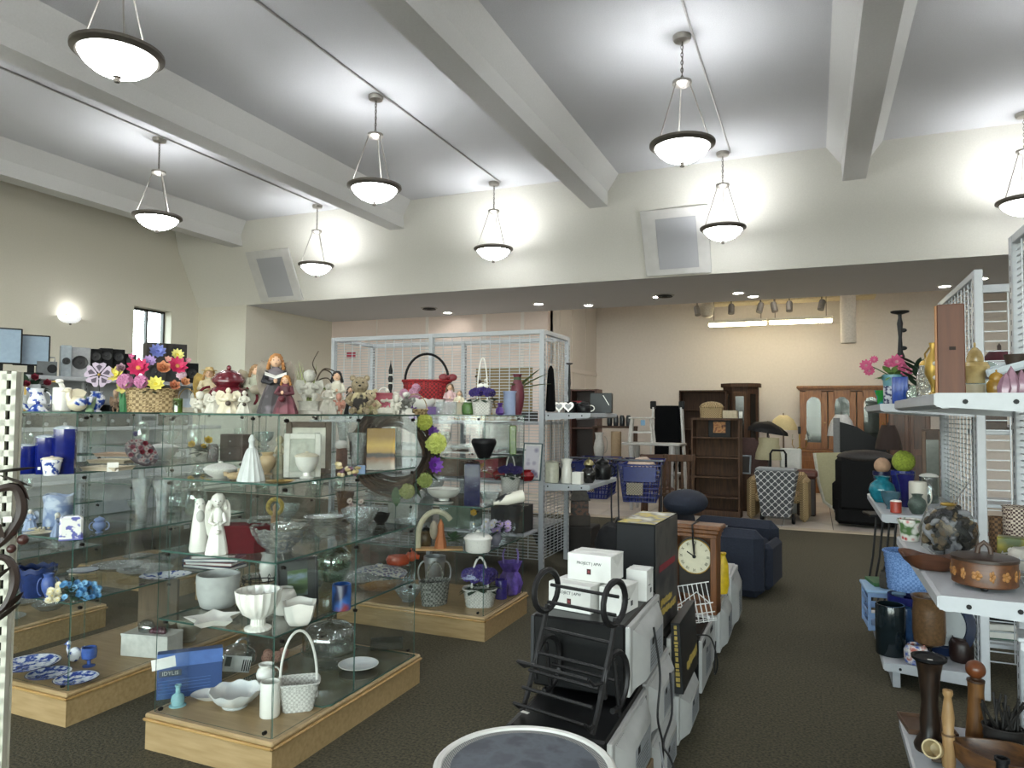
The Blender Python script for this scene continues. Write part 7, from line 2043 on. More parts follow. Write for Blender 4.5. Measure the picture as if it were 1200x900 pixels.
MB().lathe([(.04, 0), (.012, .03), (.012, .06), (.04, .12), (.035, .19), (.012, .23), (.018, .27)], 14).obj('body', gold, t)
MB().tube([(.02, 0, .25), (.06, 0, .22), (.04, 0, .12)], .005, 6).obj('handle', gold, t)
MB().tube([(-.02, 0, .15), (-.06, 0, .22), (-.08, 0, .28)], [.01, .008, .004], 6).obj('spout', gold, t)
t = ves('onyx_urn', 'cream onyx lidded urn on a plain base', 'urn', 1143, 3.3, Z3 + .055, 30, 48, 'ginger', onyx, lid=.45, lidmat=onyx)
ves('stone_drum', 'cream stone drum supporting the onyx urn', 'base', 1141, 3.3, Z3, 24, 15, 'cyl', M('#b5a88c', .4, var=.1), open_=False)
plate('glass_charger', 'clear glass charger standing on edge behind the onyx urn', 1151, 3.55, Z3, 46, .015, THIN('#e6efec', 1.5, .03, .08), tilt=78)
ves('amber_jar', 'squat amber glazed jar with dome lid', 'jar', 1168, 3.0, Z3, 20, 30, 'jar', M('#a07a34', .25, var=.15), lid=.35)
for i, (px, h_, r_) in enumerate(((1176, 26, 12), (1186, 34, 13), (1196, 30, 12), (1206, 26, 14))):
    p, k = spot(px, 2.86 + .02 * i, Z3)
    tag(MB().lathe([(r_ * k * .5, 0), (r_ * k * .62, h_ * k * .3), (r_ * k * .4, h_ * k * .7), (.0, h_ * k)], 6).obj('crystal', M('#8a6a78', .2, var=.25), None, p, (R(4 * i - 6), R(8 - 5 * i), i)), 'dusky pink crystal point, %s from the amber jar' % ('first', 'second', 'third', 'fourth')[i], 'crystal', 'pink crystals')
# white glazed tray tilted on a dark figure
p, k = spot(1192, 3.25, Z3)
t = thing('white_tray', 'long white glazed tray propped up at a slant', 'tray', p + Vector((.03, 0, .12)), R(0))
t.rotation_euler = (R(8), R(-16), R(-16))
MB().box((0, 0, 0), (.24, .16, .012), bev=.004).box((-.118, 0, .012), (.012, .16, .03), bev=.004).box((0, -.078, .012), (.24, .010, .026), bev=.004).box((0, .078, .012), (.24, .010, .026), bev=.004).obj('tray', M('#c3cbd0', .2, var=.03), t)
p, k = spot(1178, 3.3, Z3)
tag(MB().lathe([(.05, 0), (.04, .06), (.055, .10), (.03, .13), (.04, .17)], 12).obj('carved_stand', M('#3a2d24', .5, var=.3), None, (p.x + .035, p.y, p.z - .004)), 'dark carved stand beneath the white tray', 'stand')
# far bay, top shelf
t = ves('vase', 'green and blue swirled glass vase at the far end of the top shelf', 'vase', 1032, 5.75, Z3, 13, 18, 'flare', PAT('noise', ['#2f8a3a', '#2a7a9c'], 14, .15))
ves('cup', 'white cup with navy pattern on the far top shelf', 'cup', 1042, 5.3, Z3, 12, 22, 'cyl', PAT('noise', ['#1a2350', '#c4c6cc'], 40, .3))
ves('vase', 'ribbed cobalt blue square vase on the far top shelf', 'vase', 1055, 5.1, Z3, 17, 32, 'cyl', M('#22408c', .3, var=.15), sq=.7, ribs=16, amp=.02)
ves('globe', 'clear bubble-glass globe vase on the far top shelf', 'vase', 1070, 5.0, Z3, 16, 22, 'vase', CUT('#cfe0c8', .5, 50))
box_thing('bead_box', 'flat pale box beneath the glass globe', 'box', 1073, 5.35, Z3, 18, 5, .1, bisque)
t = ves('planter', 'teal glazed flower pot of pink silk gerberas', 'planter', 1046, 5.62, Z3, 22, 36, 'pot', M('#5f8f9a', .35, var=.1), fill=green)
k = .0065
for (dx, dz, r_) in ((-.16, .34, .045), (-.14, .30, .04), (.03, .36, .055), (.06, .33, .04), (.085, .29, .04), (-.11, .38, .03), (-.02, .35, .035)): put_blossom(t, 'daisy', '#c05a80', (dx, -.03, dz - .06), r_ * 1.05, (dx, -1, .3), '#b0848a')
foliage(t, None, M('#6d8a4a', .6, var=.3), .13, 20, .02, 6, c=(0, 0, .2))
for dx in (-.16, .03, .085): MB().tube([(0, 0, .2), (dx * .6, 0, .26), (dx, -.02, .29)], .004, 5).obj('stem', green, t)
p, k = spot(1075, 5.55, Z3)
t = thing('silk_pine', 'small dark green silk pine sprig on the far top shelf', 'plant', p, face(p))
MB().lathe([(.035, 0), (.04, .05), (.03, .05), (0, .03)], 12).obj('pot', M('#3a6a5a', .4), t)
MB().tube([(0, 0, .04), (0, 0, .30)], .006, 6).obj('stem', dgreen, t)
rr = random.Random(6)
for i in range(26):
    l = MB(); a = i * 2.4; z = .08 + .008 * i
    leaf(l, (0, 0, z), (math.cos(a) * .11, math.sin(a) * .06, z + .06), .02, n=5); l.obj('leaf', dgreen, t)
p, k = spot(1056, 5.85, Z3)
t = thing('candle_stick', 'tall black iron pillar candlestick with a drip plate', 'candlestick', p, 0)
MB().lathe([(.06, 0), (.06, .012), (.015, .03), (.012, .3), (.02, .33), (.03, .36), (.018, .39), (.012, .5), (.02, .6), (.012, .64), (.012, .67)], 12).obj('stem', iron, t)
MB().lathe([(.012, .665), (.06, .68), (.062, .69), (0, .69)], 18).obj('drip_plate', iron, t)
for z in (.42, .55): MB().ell((.02, 0, z), (.025, .01, .016), 8, 6).obj('iron_leaf', iron, t)
# near bay, middle shelf
def bucket(t, w, h):
    pass
t = ves('berry_bucket', 'white enamel bucket painted with strawberries', 'bucket', 1067, 3.78, Z2, 27, 25, 'pot', PAT('voronoi', ['#b32026', '#d4d2ca', '#d4d2ca', '#4a6a3a'], 30, .35, thr=(.1, .75)), fill=M('#4a1c1c', .4))
p, k = spot(1112, 3.45, Z2)
t = thing('potpourri_bag', 'clear cellophane bag of pine cones and dried potpourri tied at the neck', 'bag', p, 0)
rr = random.Random(44)
mix = [M(c, .8, var=.3) for c in ('#241f1a', '#4a3d2e', '#6d6b6e', '#2c2a2d', '#63533e', '#151311')]
cone = [MB().ell((0, 0, 0), (.017, .016, .02), 8, 6, fn=lambda q: 1 + .18 * math.sin(7 * q[2] * 2) * math.cos(5 * q[0])).mesh('potpourri_piece', m_) for m_ in mix]
for i in range(150):
    a = i * 2.4; u = (i + .5) / 150; zc = 1 - 2 * u
    rad = math.sqrt(1 - zc * zc)
    o = link('potpourri_piece', cone[rr.randrange(6)], t, (.082 * rad * math.cos(a) * rr.uniform(.8, 1.05), .082 * rad * math.sin(a) * rr.uniform(.8, 1.05), .098 + .088 * zc * rr.uniform(.85, 1.05)), (rr.uniform(0, 6), rr.uniform(0, 6), 0))
    s_ = rr.uniform(.6, 1.5); o.scale = (s_ * .8, s_ * .6, s_ * 1.5)
MB().lathe([(.06, .0), (.095, .03), (.105, .1), (.085, .17), (.03, .20), (.022, .215), (.05, .26), (.075, .31)], 26, cap=False, T=TR((0, 0, 0)), fn=lambda a, kk, r, z: (r * (1 + .06 * math.sin(6 * a + 2 * kk) + .05 * math.sin(11 * a - 3 * kk)), z)).obj('cellophane', THIN('#f8faf9', .5, .35, .0), t)
MB().tube([(.024 * math.cos(2 * PI * i / 12), .024 * math.sin(2 * PI * i / 12), .21) for i in range(12)], .006, 5, closed=True).obj('ribbon_tie', gold, t)
p, k = spot(1100, 3.05, Z2)
t = thing('leaf_bowl', 'carved leaf-edged brown wooden bowl before the potpourri bag', 'bowl', p + Vector((-.015, .05, 0)), R(-10))
MB().lathe(walls([(.24, 0), (.3, .08), (.42, .5), (.5, 1)], .22, .055, .04), 36, sy=.6, fn=lambda a, kk, r, z: (r * (1 + .06 * math.sin(5 * a)), z + (.010 * math.sin(3 * a) if z > .03 else 0))).obj('bowl', WOOD('#3b2318', '#573524', .35, 6, 'x'), t)
p, k = spot(1154, 2.86, Z2)
t = thing('carved_box', 'round brown wooden box with carved flower band and knobbed lid', 'box', p, face(p))
cw = WOOD('#3f2412', '#5a3519', .4, 8, 'x')
rb_ = .096
MB().lathe([(rb_ * .96, .012), (rb_, .016), (rb_, .088), (rb_ * .98, .092)], 48).obj('drum', cw, t)
MB().lathe([(rb_ * 1.03, .092), (rb_ * 1.03, .102), (rb_ * .9, .106), (rb_ * .3, .112), (0, .112)], 48).obj('lid', M('#2b1d14', .4, var=.2), t)
MB().tube([(-.02, 0, .11), (-.016, 0, .135), (.0, 0, .15), (.016, 0, .135), (.02, 0, .11)], .008, 7).obj('knob', M('#3a2618', .5), t)
carve = M('#8a5f30', .5, var=.15)
for i in range(14):
    a = 2 * PI * i / 14
    o = MB()
    for j in range(5): o.ell((.010 * math.cos(2 * PI * j / 5), 0, .010 * math.sin(2 * PI * j / 5)), (.007, .003, .007), 7, 5)
    o.ell((0, -.001, 0), .004, 6, 5)
    f_ = o.obj('carved_flower' if i % 2 == 0 else 'carved_leaf', carve, t, (rb_ * math.cos(a), rb_ * math.sin(a), .052), (0, 0, a + PI / 2))
    if i % 2: f_.scale = (.6, 1, 1.2)
for i in range(3): MB().ell((rb_ * .7 * math.cos(2.1 * i + .5), rb_ * .7 * math.sin(2.1 * i + .5), .006), .011, 8, 6).obj('foot', m_black, t)
p, k = spot(1205, 2.98, Z2)
t = thing('wire_cage', 'silver wire basket holding a wrapped bundle', 'basket', p, 0)
for z in (.01, .05, .09): MB().tube([(.075 * math.cos(2 * PI * i / 20), .075 * math.sin(2 * PI * i / 20), z) for i in range(20)], .003, 5, closed=True).obj('ring', silver, t)
for i in range(12):
    a = 2 * PI * i / 12; MB().tube([(.05 * math.cos(a), .05 * math.sin(a), .004), (.08 * math.cos(a), .08 * math.sin(a), .05), (.075 * math.cos(a), .075 * math.sin(a), .10)], .002, 4).obj('wire', silver, t)
MB().ell((0, 0, .075), (.062, .062, .055), 14, 9, fn=lambda q: 1 + .12 * math.sin(8 * q[0]) * math.cos(7 * q[2])).obj('wrapped_bundle', M('#a9a59c', .4, var=.2, metal=.3), t)
box_thing('carton_tube', 'brown cardboard box end behind the potpourri bag', 'box', 1120, 3.80, Z2, 44, 24, .12, M('#7d6244', .8, var=.08), rz=-8)
p, k = spot(1163, 3.55, Z2)
t = basket('reed_basket', 'tall dark brown plaited reed basket behind the carved box', 'basket', 1170, 3.55, Z2, 18, 44, PAT('checker', ['#3f2c1c', '#6d5034'], 90, .8), sy=.9, taper=.95)
t = basket('lattice_bin', 'tall maroon bin woven with white diamonds', 'bin', 1194, 3.5, Z2 + .0, 30, 60, PAT('checker', ['#3a1f1c', '#b9aa9a'], 120, .6, stretch=(1, 1, 1)), sy=.9, taper=.95)
box_thing('flower_tin', 'green and yellow printed tin box with a pearl clasp', 'tin', 1190, 3.16, Z2, 34, 42, .07, PAT('noise', ['#3f4a1f', '#8a7d1c', '#6d5a24'], 10, .4, thr=(.35, .65)), rz=-14, parts=lambda t, w, d, h: MB().ell((-w * .1, -d * .55, h * .66), .011, 10, 7).obj('pearl_clasp', white, t))
box_thing('wood_block', 'weathered grey wooden block behind the carved box', 'block', 1160, 3.2, Z2, 40, 16, .06, M('#4a453c', .8, var=.2), rz=-6)
# far bay, middle shelf
def ball(label, name, px, Y, z, wp, mat, bump=.05):
    p, k = spot(px, Y, z); r_ = wp * k / 2
    return tag(MB().ell((0, 0, r_), r_, 18, 12, fn=lambda q: 1 + bump * math.sin(11 * q[0] + 1) * math.cos(10 * q[2]) * math.sin(9 * q[1])).obj(name, mat, None, p), label, 'ornament')
ball('woven pinkish tan decorative ball at the back of the far shelf', 'rattan_ball', 1034, 5.86, Z2 + .16, 18, M('#a8866c', .8, var=.2))
ves('planter', 'indigo glazed planter beneath the woven tan ball', 'planter', 1034, 5.86, Z2, 20, 28, 'pot', M('#14173a', .3, var=.2), fill=M('#2a2420', .9))
ball('lime green moss ball on the far shelf', 'moss_ball', 1059, 5.62, Z2 + .19, 25, M('#7d8a2e', .9, var=.35, scale=80), .1)
ves('planter', 'deep blue ribbed planter under the moss ball', 'planter', 1058, 5.62, Z2, 26, 34, 'pot', M('#1a2464', .25, var=.2), ribs=14, amp=.03, fill=M('#2a2420', .9))
ves('glass_bowl', 'teal glass rose bowl near the front of the far shelf', 'bowl', 1034, 5.40, Z2, 29, 30, 'vase', M('#1b6a7a', .15, var=.3))
ves('glass_bowl', 'smoky blue-grey glass bowl beside the teal one', 'bowl', 1044, 5.02, Z2, 21, 20, 'bowl', M('#3a5662', .2, var=.2))
ves('vase', 'dark violet glass vase in the middle of the far shelf', 'vase', 1062, 5.18, Z2, 20, 38, 'flare', M('#1c1b52', .2, var=.2))
ves('crock', 'white crock with small dark rim marks', 'crock', 1076, 5.0, Z2, 19, 34, 'cyl', M('#b5b0a4', .4, var=.05), handle=1)
ves('vase', 'speckled grey-green pottery vase at the shelf front', 'vase', 1075, 4.84, Z2, 20, 23, 'vase', M('#3a463f', .5, var=.3, scale=90))
t = ves('candle_tin', 'small red candle jar with white lid', 'candle', 1050, 4.83, Z2, 12, 16, 'cyl', M('#8f2f1c', .4), lid=.18, lidmat=paper, knob=False)
ves('storage_jar', 'squat white-lidded glass jar at the back of the far shelf', 'jar', 1089, 5.5, Z2, 20, 36, 'cyl', THIN('#d3dcda', 1.3, .03, .1), lid=.15, lidmat=paper, knob=False)
# folded black legs below the far shelf
p = at(1024, 6.4, .4)
t = thing('folding_stand', 'black folding stand with splayed metal legs beyond the shelving', 'stand', (p.x, 6.5, 0), R(10))
for i in range(4): MB().tube([(-.09 + .045 * i, -.05, 0), (.0 + .05 * i, .0, .45), (.04 + .05 * i, .03, .78)], .009, 6).obj('leg', iron, t)
MB().box((.11, .03, .79), (.3, .25, .02), bev=.004).obj('top', m_black, t)
# far bay, bottom shelf
p, k = spot(1033, 5.62, Z1)
t = thing('crate', 'pale blue slatted plastic crate', 'crate', (at(1034, 5.55, Z1).x, 5.55, Z1 + .001), R(4))
cb_ = M('#7f9cc4', .5, var=.06)
for sx in (-1, 1):
    for z in (.02, .10, .18, .24): MB().box((sx * .10, 0, z), (.008, .30, .035), bev=.002).obj('slat', cb_, t)
    for z in (.02, .10, .18, .24): MB().box((0, sx * .15, z), (.20, .008, .035), bev=.002).obj('slat', cb_, t)
    for sy in (-1, 1): MB().box((sx * .098, sy * .148, .13), (.02, .02, .26), bev=.003).obj('corner_post', cb_, t)
MB().box((0, 0, .006), (.19, .29, .012)).obj('floor', cb_, t)
MB().box((0, 0, .262), (.24, .34, .02), bev=.006).obj('lid', M('#93b2cf', .4, var=.05), t)
tag(MB().box((0, 0, .012), (.16, .22, .024), bev=.003).obj('book', M('#2f5a34', .6), None, (at(1032, 5.7, .5).x, 5.62, Z1 + .274), (0, 0, R(12))), 'green book lying on the pale blue crate', 'book')
ves('stone_jar', 'small dark stone jar on the pale blue crate', 'jar', 1037, 5.48, Z1 + .274, 12, 20, 'jar', M('#3a352c', .7, var=.2))
ves('bucket', 'deep cobalt plastic bucket below the wicker basket', 'bucket', 1066, 5.32, Z1, 46, 50, 'pot', M('#0f1660', .35, var=.1))
t = basket('blue_basket', 'light blue oval wicker basket nested on the cobalt bucket', 'basket', 1066, 5.32, Z1 + .31, 52, 44, wickerB, sy=.85, taper=.86, n=36, rows=14)
ves('vase', 'large dark smoky glass cylinder at the shelf front', 'vase', 1044, 4.92, Z1, 32, 58, 'cyl', M('#131c20', .12, var=.2))
ves('vase', 'blue-grey glass vase beside the smoky cylinder', 'vase', 1062, 5.02, Z1, 18, 50, 'cyl', M('#33507a', .2, var=.2))
t = ves('hurricane', 'brown seeded-glass hurricane on a black stem', 'candle holder', 1089, 4.86, Z1 + .10, 38, 56, [(.3, 0), (.42, .06), (.46, .3), (.45, .7), (.43, .88), (.5, 1)], M('#5a432c', .3, var=.3, scale=60))
ves('candle_stand', 'black turned stem carrying the brown hurricane', 'stand', 1089, 4.86, Z1, 22, 20, [(.5, 0), (.5, .1), (.15, .2), (.12, .8), (.4, 1)], m_black, open_=False)
p, k = spot(1112, 5.1, Z1)
t = thing('round_tray', 'big round navy tray with a white cracked centre standing on edge', 'tray', Vector((.72, 5.02, Z1 + .185)), 0)
t.rotation_euler = (R(78), 0, R(-38))
MB().lathe([(0, 0), (.17, 0), (.18, .02), (.135, .03), (.125, .012), (0, .01)], 40).obj('rim', M('#16233f', .3, var=.15), t)
MB().lathe([(0, .0105), (.12, .0125), (.12, .016), (0, .016)], 40).obj('centre', PAT('voronoi', ['#5a6472', '#b4b8ba', '#bcc0c0'], 22, .3, thr=(.02, .2)), t)
t = ves('china_pot', 'small blue and white floral pot on the bottom shelf', 'pot', 1074, 4.80, Z1, 26, 22, 'jar', PAT('noise', ['#3a4f9a', '#c9c8c4', '#a5564a'], 24, .3, thr=(.38, .62)))
ves('planter', 'dark brown stoneware pot beside the hurricane', 'pot', 1127, 4.95, Z1, 26, 28, 'jar', M('#241410', .4, var=.2))
# near bay, bottom shelf
p = flr(1092, 884, Z1)
t = thing('pillar_candlestick', 'tall dark turned wooden pillar candlestick', 'candlestick', (p.x, p.y + .04, Z1 + .001))
MB().lathe([(.060, 0), (.064, .02), (.05, .05), (.038, .07), (.04, .12), (.032, .2), (.04, .28), (.044, .33), (.052, .37), (.06, .38)], 20).obj('column', WOOD('#100b09', '#2f2117', .35, 5), t)
MB().lathe([(.045, .38), (.068, .386), (.07, .398), (.06, .398), (.055, .392), (0, .392)], 24).obj('drip_pan', m_black, t)
MB().box((.0, -.03, .3925), (.02, .012, .001)).obj('price_sticker', paper, t)
p = flr(1147, 874, Z1)
t = thing('pepper_mill', 'tall light brown wooden pepper mill with a ball top', 'mill', (p.x, p.y + .04, Z1 + .001))
MB().lathe([(.042, 0), (.044, .02), (.036, .12), (.031, .22), (.034, .26)], 20).obj('body', WOOD('#5a3a1c', '#7d562e', .4, 5), t)
MB().lathe([(.036, .262), (.036, .27), (.02, .275), (.02, .285)], 16).obj('collar', M('#3a2414', .5), t)
MB().ell((0, 0, .315), .040, 18, 12).obj('ball_top', M('#6a3a1f', .3, var=.15), t)
p = flr(1112, 899, Z1)
t = thing('bamboo_mill', 'slim pale bamboo pepper grinder', 'mill', (p.x, p.y + .0, Z1 + .001))
MB().lathe([(.024, 0), (.026, .02), (.022, .1), (.025, .13), (.02, .14), (.024, .2), (.017, .26), (.014, .28), (.02, .295), (.018, .31), (0, .315)], 16).obj('body', WOOD('#8a6a42', '#a5845a', .45, 5), t)
MB().lathe([(.0235, .125), (.0265, .13), (.0235, .136)], 16, cap=False).obj('ring', M('#5d4326', .5), t)
p = flr(1099, 872, Z1 + .06) - Vector((.0, .02, Z1 + .06))
t = thing('horn_cup', 'cream bone cup lying tilted among the mills', 'cup', (p.x, p.y, Z1 + .045))
t.rotation_euler = (R(70), R(-14), R(-20))
MB().lathe(walls([(.3, 0), (.42, .2), (.5, .8), (.5, 1)], .075, .09, .08), 22).obj('cup', M('#b5a27a', .4, var=.12), t)
tag(MB().box((0, 0, .015), (.06, .06, .02), bev=.004).obj('wood_rest', M('#3a2a1c', .6), None, (p.x, p.y - .01, Z1 + .001)), 'low dark wooden rest under the bone cup', 'rest')
p = flr(1150, 899, Z1)
t = thing('duck_bowl', 'large carved brown wooden dough bowl with a cracked rim', 'bowl', (p.x + .03, p.y - .05, Z1 + .001), R(-20))
MB().lathe(walls([(.2, 0), (.34, .1), (.46, .5), (.5, 1)], .32, .10, .04), 36, sy=.7, fn=lambda a, kk, r, z: (r * (1 + .05 * math.sin(3 * a + 1)), z + (.015 * math.sin(2 * a) if z > .05 else 0))).obj('bowl', WOOD('#3f2716', '#6a4726', .35, 7, 'x'), t)
p = flr(1182, 890, Z1)
t = ves('black_vase', 'glossy black bottle vase behind the dough bowl', 'vase', 1176, 3.0, Z1, 42, 84, 'bottle', m_black)
p = flr(1072, 843, Z1)
t = thing('wood_tray', 'thin brown wooden tray at the far end of the bottom shelf', 'tray', (p.x + .04, p.y - .08, Z1 + .001), R(8))
MB().box((0, 0, .004), (.2, .2, .008), bev=.002).obj('base', M('#4f3a28', .5, var=.15), t)
for sx in (-1, 1): MB().box((sx * .098, 0, .012), (.006, .2, .022)).box((0, sx * .098, .012), (.2, .006, .022)).obj('rim', M('#5a4230', .5, var=.15), t)
t = basket('stick_basket', 'dark basket bristling with black sticks', 'basket', 1176, 3.65, Z1, 40, 34, M('#1d1815', .7, var=.2), sy=.8, taper=.9)
rr = random.Random(3)
for i in range(24):
    MB().tube([(rr.uniform(-.05, .05), rr.uniform(-.04, .04), .02), (rr.uniform(-.08, .08), rr.uniform(-.06, .06), rr.uniform(.18, .26))], .005, 5).obj('stick', M('#17130f', .7), t)
box_thing('grey_block', 'small dark grey slab beside the pillar candlestick', 'slab', 1078, 3.05, Z1, 16, 14, .05, M('#2a2b2c', .6))
# white bracket, hose, books on the bay behind
p = at(1197, 3.15, .72)
t = thing('wall_bracket', 'white moulded corbel shelf lying on the dark stick basket side', 'shelf', (.80, 3.22, .60), R(-10))
MB().prism([(-.1, .16), (.06, .16), (.06, 0), (.02, .03), (-.02, .09), (-.1, .13)], -.06, .06, 'y').obj('corbel', M('#c9cbce', .4), t)
MB().box((-.02, 0, .168), (.18, .15, .016), bev=.004).obj('ledge', M('#c9cbce', .4), t)
hz = []
for i in range(46): hz.append((1.12 + .035 * math.sin(i * .09), 4.9 + .02 * math.sin(i * .12), .12 + .022 * i))
ho_ = MB()
pts = []; rad = []
for i in range(180):
    u = i / 179; x = 1.09 + .05 * math.sin(u * 2.4); z = .04 + 1.0 * (1 - u)
    pts.append((x, 4.98, z)); rad.append(.034 if i % 4 < 2 else .029)
ho_.tube(pts, rad, 10)
tag(ho_.obj('vacuum_hose', M('#a39a8a', .5, var=.05)), 'cream corrugated vacuum hose hanging beside the books', 'hose')
p = at(1171, 5.4, .8)
for i, (c_, hh, lb) in enumerate((('#7d2a34', .22, 'burgundy striped hardback upright on the rear bay'), ('#2f5f4a', .05, 'teal paperback lying flat on the rear bay'), ('#c9c7c0', .04, 'white booklet lying flat on the rear bay'))):
    zz = (.621, .201, .253)[i]
    t = thing('book', lb, 'book', (1.0 + .02 * i, 5.42, zz), R(6 * i))
    if i == 0:
        MB().box((0, 0, hh / 2), (.09, .16, hh), bev=.003).obj('cover', PAT('wave', ['#6d222c', '#a8707a'], 30, .5), t); MB().box((0, -.002, hh / 2), (.08, .16, hh - .01)).obj('pages', paper, t)
    else:
        MB().box((0, 0, hh / 2), (.24, .17, hh), bev=.003).obj('cover', M(c_, .5), t); MB().box((.004, -.002, hh / 2), (.236, .17, hh * .7)).obj('pages', paper, t)
t = thing('black_package', 'black retail package with white lettering on the rear bay', 'box', (1.02, 5.42, .30), R(-4))
MB().box((0, 0, .09), (.28, .1, .18), bev=.003).obj('body', m_black, t)
text('lettering', 'K', .07, M('#a9a9a8', .6), t, (-.09, -.051, .10), (PI / 2, 0, 0))
text('lettering', 'Y', .05, M('#a9a9a8', .6), t, (.09, -.051, .05), (PI / 2, 0, 0))
t.location.z = .294
lamp('dark red lampshade lamp standing on the rear bay', 1171, 5.5, 2.02, .26, .18, 0, M('#4a1520', .7, var=.1), M('#3a2a22', .5), base_z=1.501, top=.4, name='table_lamp')
box_thing('dark_case', 'brown wooden box under the red lampshade', 'box', 1160, 5.36, 1.501, 30, 20, .12, M('#3f2c20', .5, var=.2), rz=0)
for i in range(3):
    tag(MB().tube([(0, 0, 0), (.01, 0, .25), (.015, 0, .38)], [.02, .016, .012], 8).obj('umbrella_handle', m_black, None, (1.2 + .08 * i, 5.45, 1.051), (0, R(6 * i - 6), 0)), 'black rod standing on the rear bay shelf', 'rod', 'black rods on the rear bay')
# ================================================================ end cap and gondola goods
ex = lambda px, Y: at(px, Y, 1.2)
E1, E2 = EZ[0], EZ[1]
p, k = spot(646, 6.72, E2)
t = thing('velvet_stocking', 'long black velvet sleeve hanging at the end cap', 'stocking', (p.x, 6.70, E2 + .01))
MB().lathe([(.03, 0), (.055, .01), (.05, .12), (.04, .3), (.03, .42), (.01, .46)], 12, sy=.6).obj('sleeve', M('#0b0b0c', .95, spec=.1), t)
for i, px in enumerate((650, 661)):
    p, k = spot(px, 6.68, E2)
    t = thing('heart_frame', ('white heart-shaped photo frame at the end cap edge', 'white heart-shaped photo frame nearer the black cups')[i], 'frame', (p.x + .03, 6.72, E2 + .001), face(p), 'heart frames')
    hp_ = [(.055 * math.sin(a) ** 3, .062 + .05 * (13 * math.cos(a) - 5 * math.cos(2 * a) - 2 * math.cos(3 * a) - math.cos(4 * a)) / 14) for a in [2 * PI * j / 24 for j in range(24)]]
    MB().prism(hp_, -.008, .008, 'y').obj('frame', white, t)
    MB().prism([(x * .6, .064 + (z - .064) * .6) for x, z in hp_], -.010, -.0081, 'y').obj('photo', M('#8a8a8c', .5), t)
p, k = spot(667, 6.95, E2)
t = thing('candle_stick', 'thin black twisted iron candlestick on the end cap', 'candlestick', p, 0)
MB().lathe([(.05, 0), (.05, .01), (.01, .03), (.01, .15), (.018, .2), (.01, .25), (.016, .3), (.008, .5)], 10).obj('stem', iron, t)
MB().lathe([(.01, .49), (.035, .5), (.035, .51), (0, .51)], 12).obj('cup', iron, t)
for px, lb in ((669, 'matte black cup'), (684, 'glossy black teapot')):
    if 'cup' in lb: ves('cup', 'matte black cup and saucer on the end cap top shelf', 'cup', px, 6.9, E2, 14, 13, 'mug', m_black, handle=1)
    else: ves('teapot', 'glossy black teapot with white handle on the end cap top shelf', 'teapot', px, 6.9, E2, 17, 14, 'jar', m_mwk, handle=1, hmat=white, spout=True, lid=.25)
box_thing('speaker_box', 'small square black case with a white cord on the end cap', 'case', 705, 7.3, E2, 25, 23, .16, M('#1a2023', .5), parts=lambda t, w, d, h: (MB().bar((w * .1, -d * .51, h * .9), (w * .38, -d * .51, h * .4), .004, .006).obj('white_cord', white, t), MB().box((0, 0, h), (w * .98, d * .98, .006)).obj('lid', m_black, t)), rz=10)
ves('poinsettia_pot', 'small red silk poinsettia pot behind the black cups', 'plant', 676, 7.2, E2, 12, 14, 'pot', M('#6d1018', .6), fill=M('#7d1220', .7))
ves('canister', 'cream lidded canister on the lower end cap shelf', 'canister', 646, 6.72, E1, 18, 26, 'cyl', M('#b9b8a6', .4), lid=.12)
ves('vase', 'white waisted vase on the lower end cap shelf', 'vase', 664, 6.75, E1, 14, 28, [(.44, 0), (.48, .05), (.44, .5), (.34, .75), (.5, 1)], white)
box_thing('tissue_box', 'white square box on the lower end cap shelf', 'box', 677, 6.70, E1, 11, 14, .09, white, rz=0)
t = ves('coffee_pot', 'glass coffee pot with black base and gold lid', 'coffee pot', 690, 6.86, E1, 18, 30, 'vase', M('#1b1a19', .15, var=.2), lid=.3, lidmat=M('#8a7f5a', .3, metal=.6), handle=1, hmat=m_black)
ves('kettle', 'squat black kettle on the lower end cap shelf', 'kettle', 706, 7.3, E1, 20, 26, 'jar', m_mwk, lid=.25, handle=1, spout=True)
ves('vase', 'small black vase between the canister and the white vase', 'vase', 653, 6.95, E1, 10, 20, 'vase', m_black)
# gondola shelves
gz = 1.501
box_thing('bamboo_blind', 'bamboo blind standing on the gondola', 'blind', 590, 7.15, gz, 72, 62, .02, PAT('wavez', ['#6d5a3a', '#94805a'], 30, .8, bump=.4), rz=0, parts=lambda t, w, d, h: MB().tube([(-w / 2, 0, h), (w / 2, 0, h)], .012, 6).obj('top_rod', M('#8a8a7a', .6), t))
def machine(t, w, d, h):
    MB().box((0, -d * .51, h * .45), (w * .7, .01, h * .3), bev=.002).obj('paper_slot', M('#4a4a4c', .5), t)
    MB().box((0, 0, h + .01), (w * .9, d * .8, .03), bev=.01).obj('lid', M('#c4c5c6', .45), t)
for px, lb in ((412, 'white printer at the far end of the gondola top'), (498, 'white printer behind the red basket'), (455, 'white printer between the other two on the gondola')):
    box_thing('printer', lb, 'printer', px, 6.9, gz, 44, 22 if px != 498 else 30, .3, M('#bfc0c1', .5), rz=0, parts=machine, bev=.01)
for i, (px, c_) in enumerate(((545, '#8a6a3a'), (565, '#b08a3a'), (618, '#33302e'))):
    box_thing('game_box', ('tan', 'mustard', 'charcoal')[i] + ' flat box on the gondola top shelf', 'box', px, 6.8, gz, 18, 12, .2, M(c_, .6), rz=0)
for i, px in enumerate((455, 490, 530, 575, 612)):
    box_thing('storage_bin', ('grey', 'white', 'brown', 'red', 'black')[i] + ' storage bin on the middle gondola shelf', 'bin', px, 6.46, .951, 30, 34, .22, M(('#6d6f72', '#b9babb', '#5a4636', '#7d2026', '#1c1d1f')[i], .5, var=.1), rz=0, parts=lambda t, w, d, h: MB().box((0, 0, h), (w * 1.05, d * 1.05, .02), bev=.005).obj('lid', M('#8b8d90', .5), t))
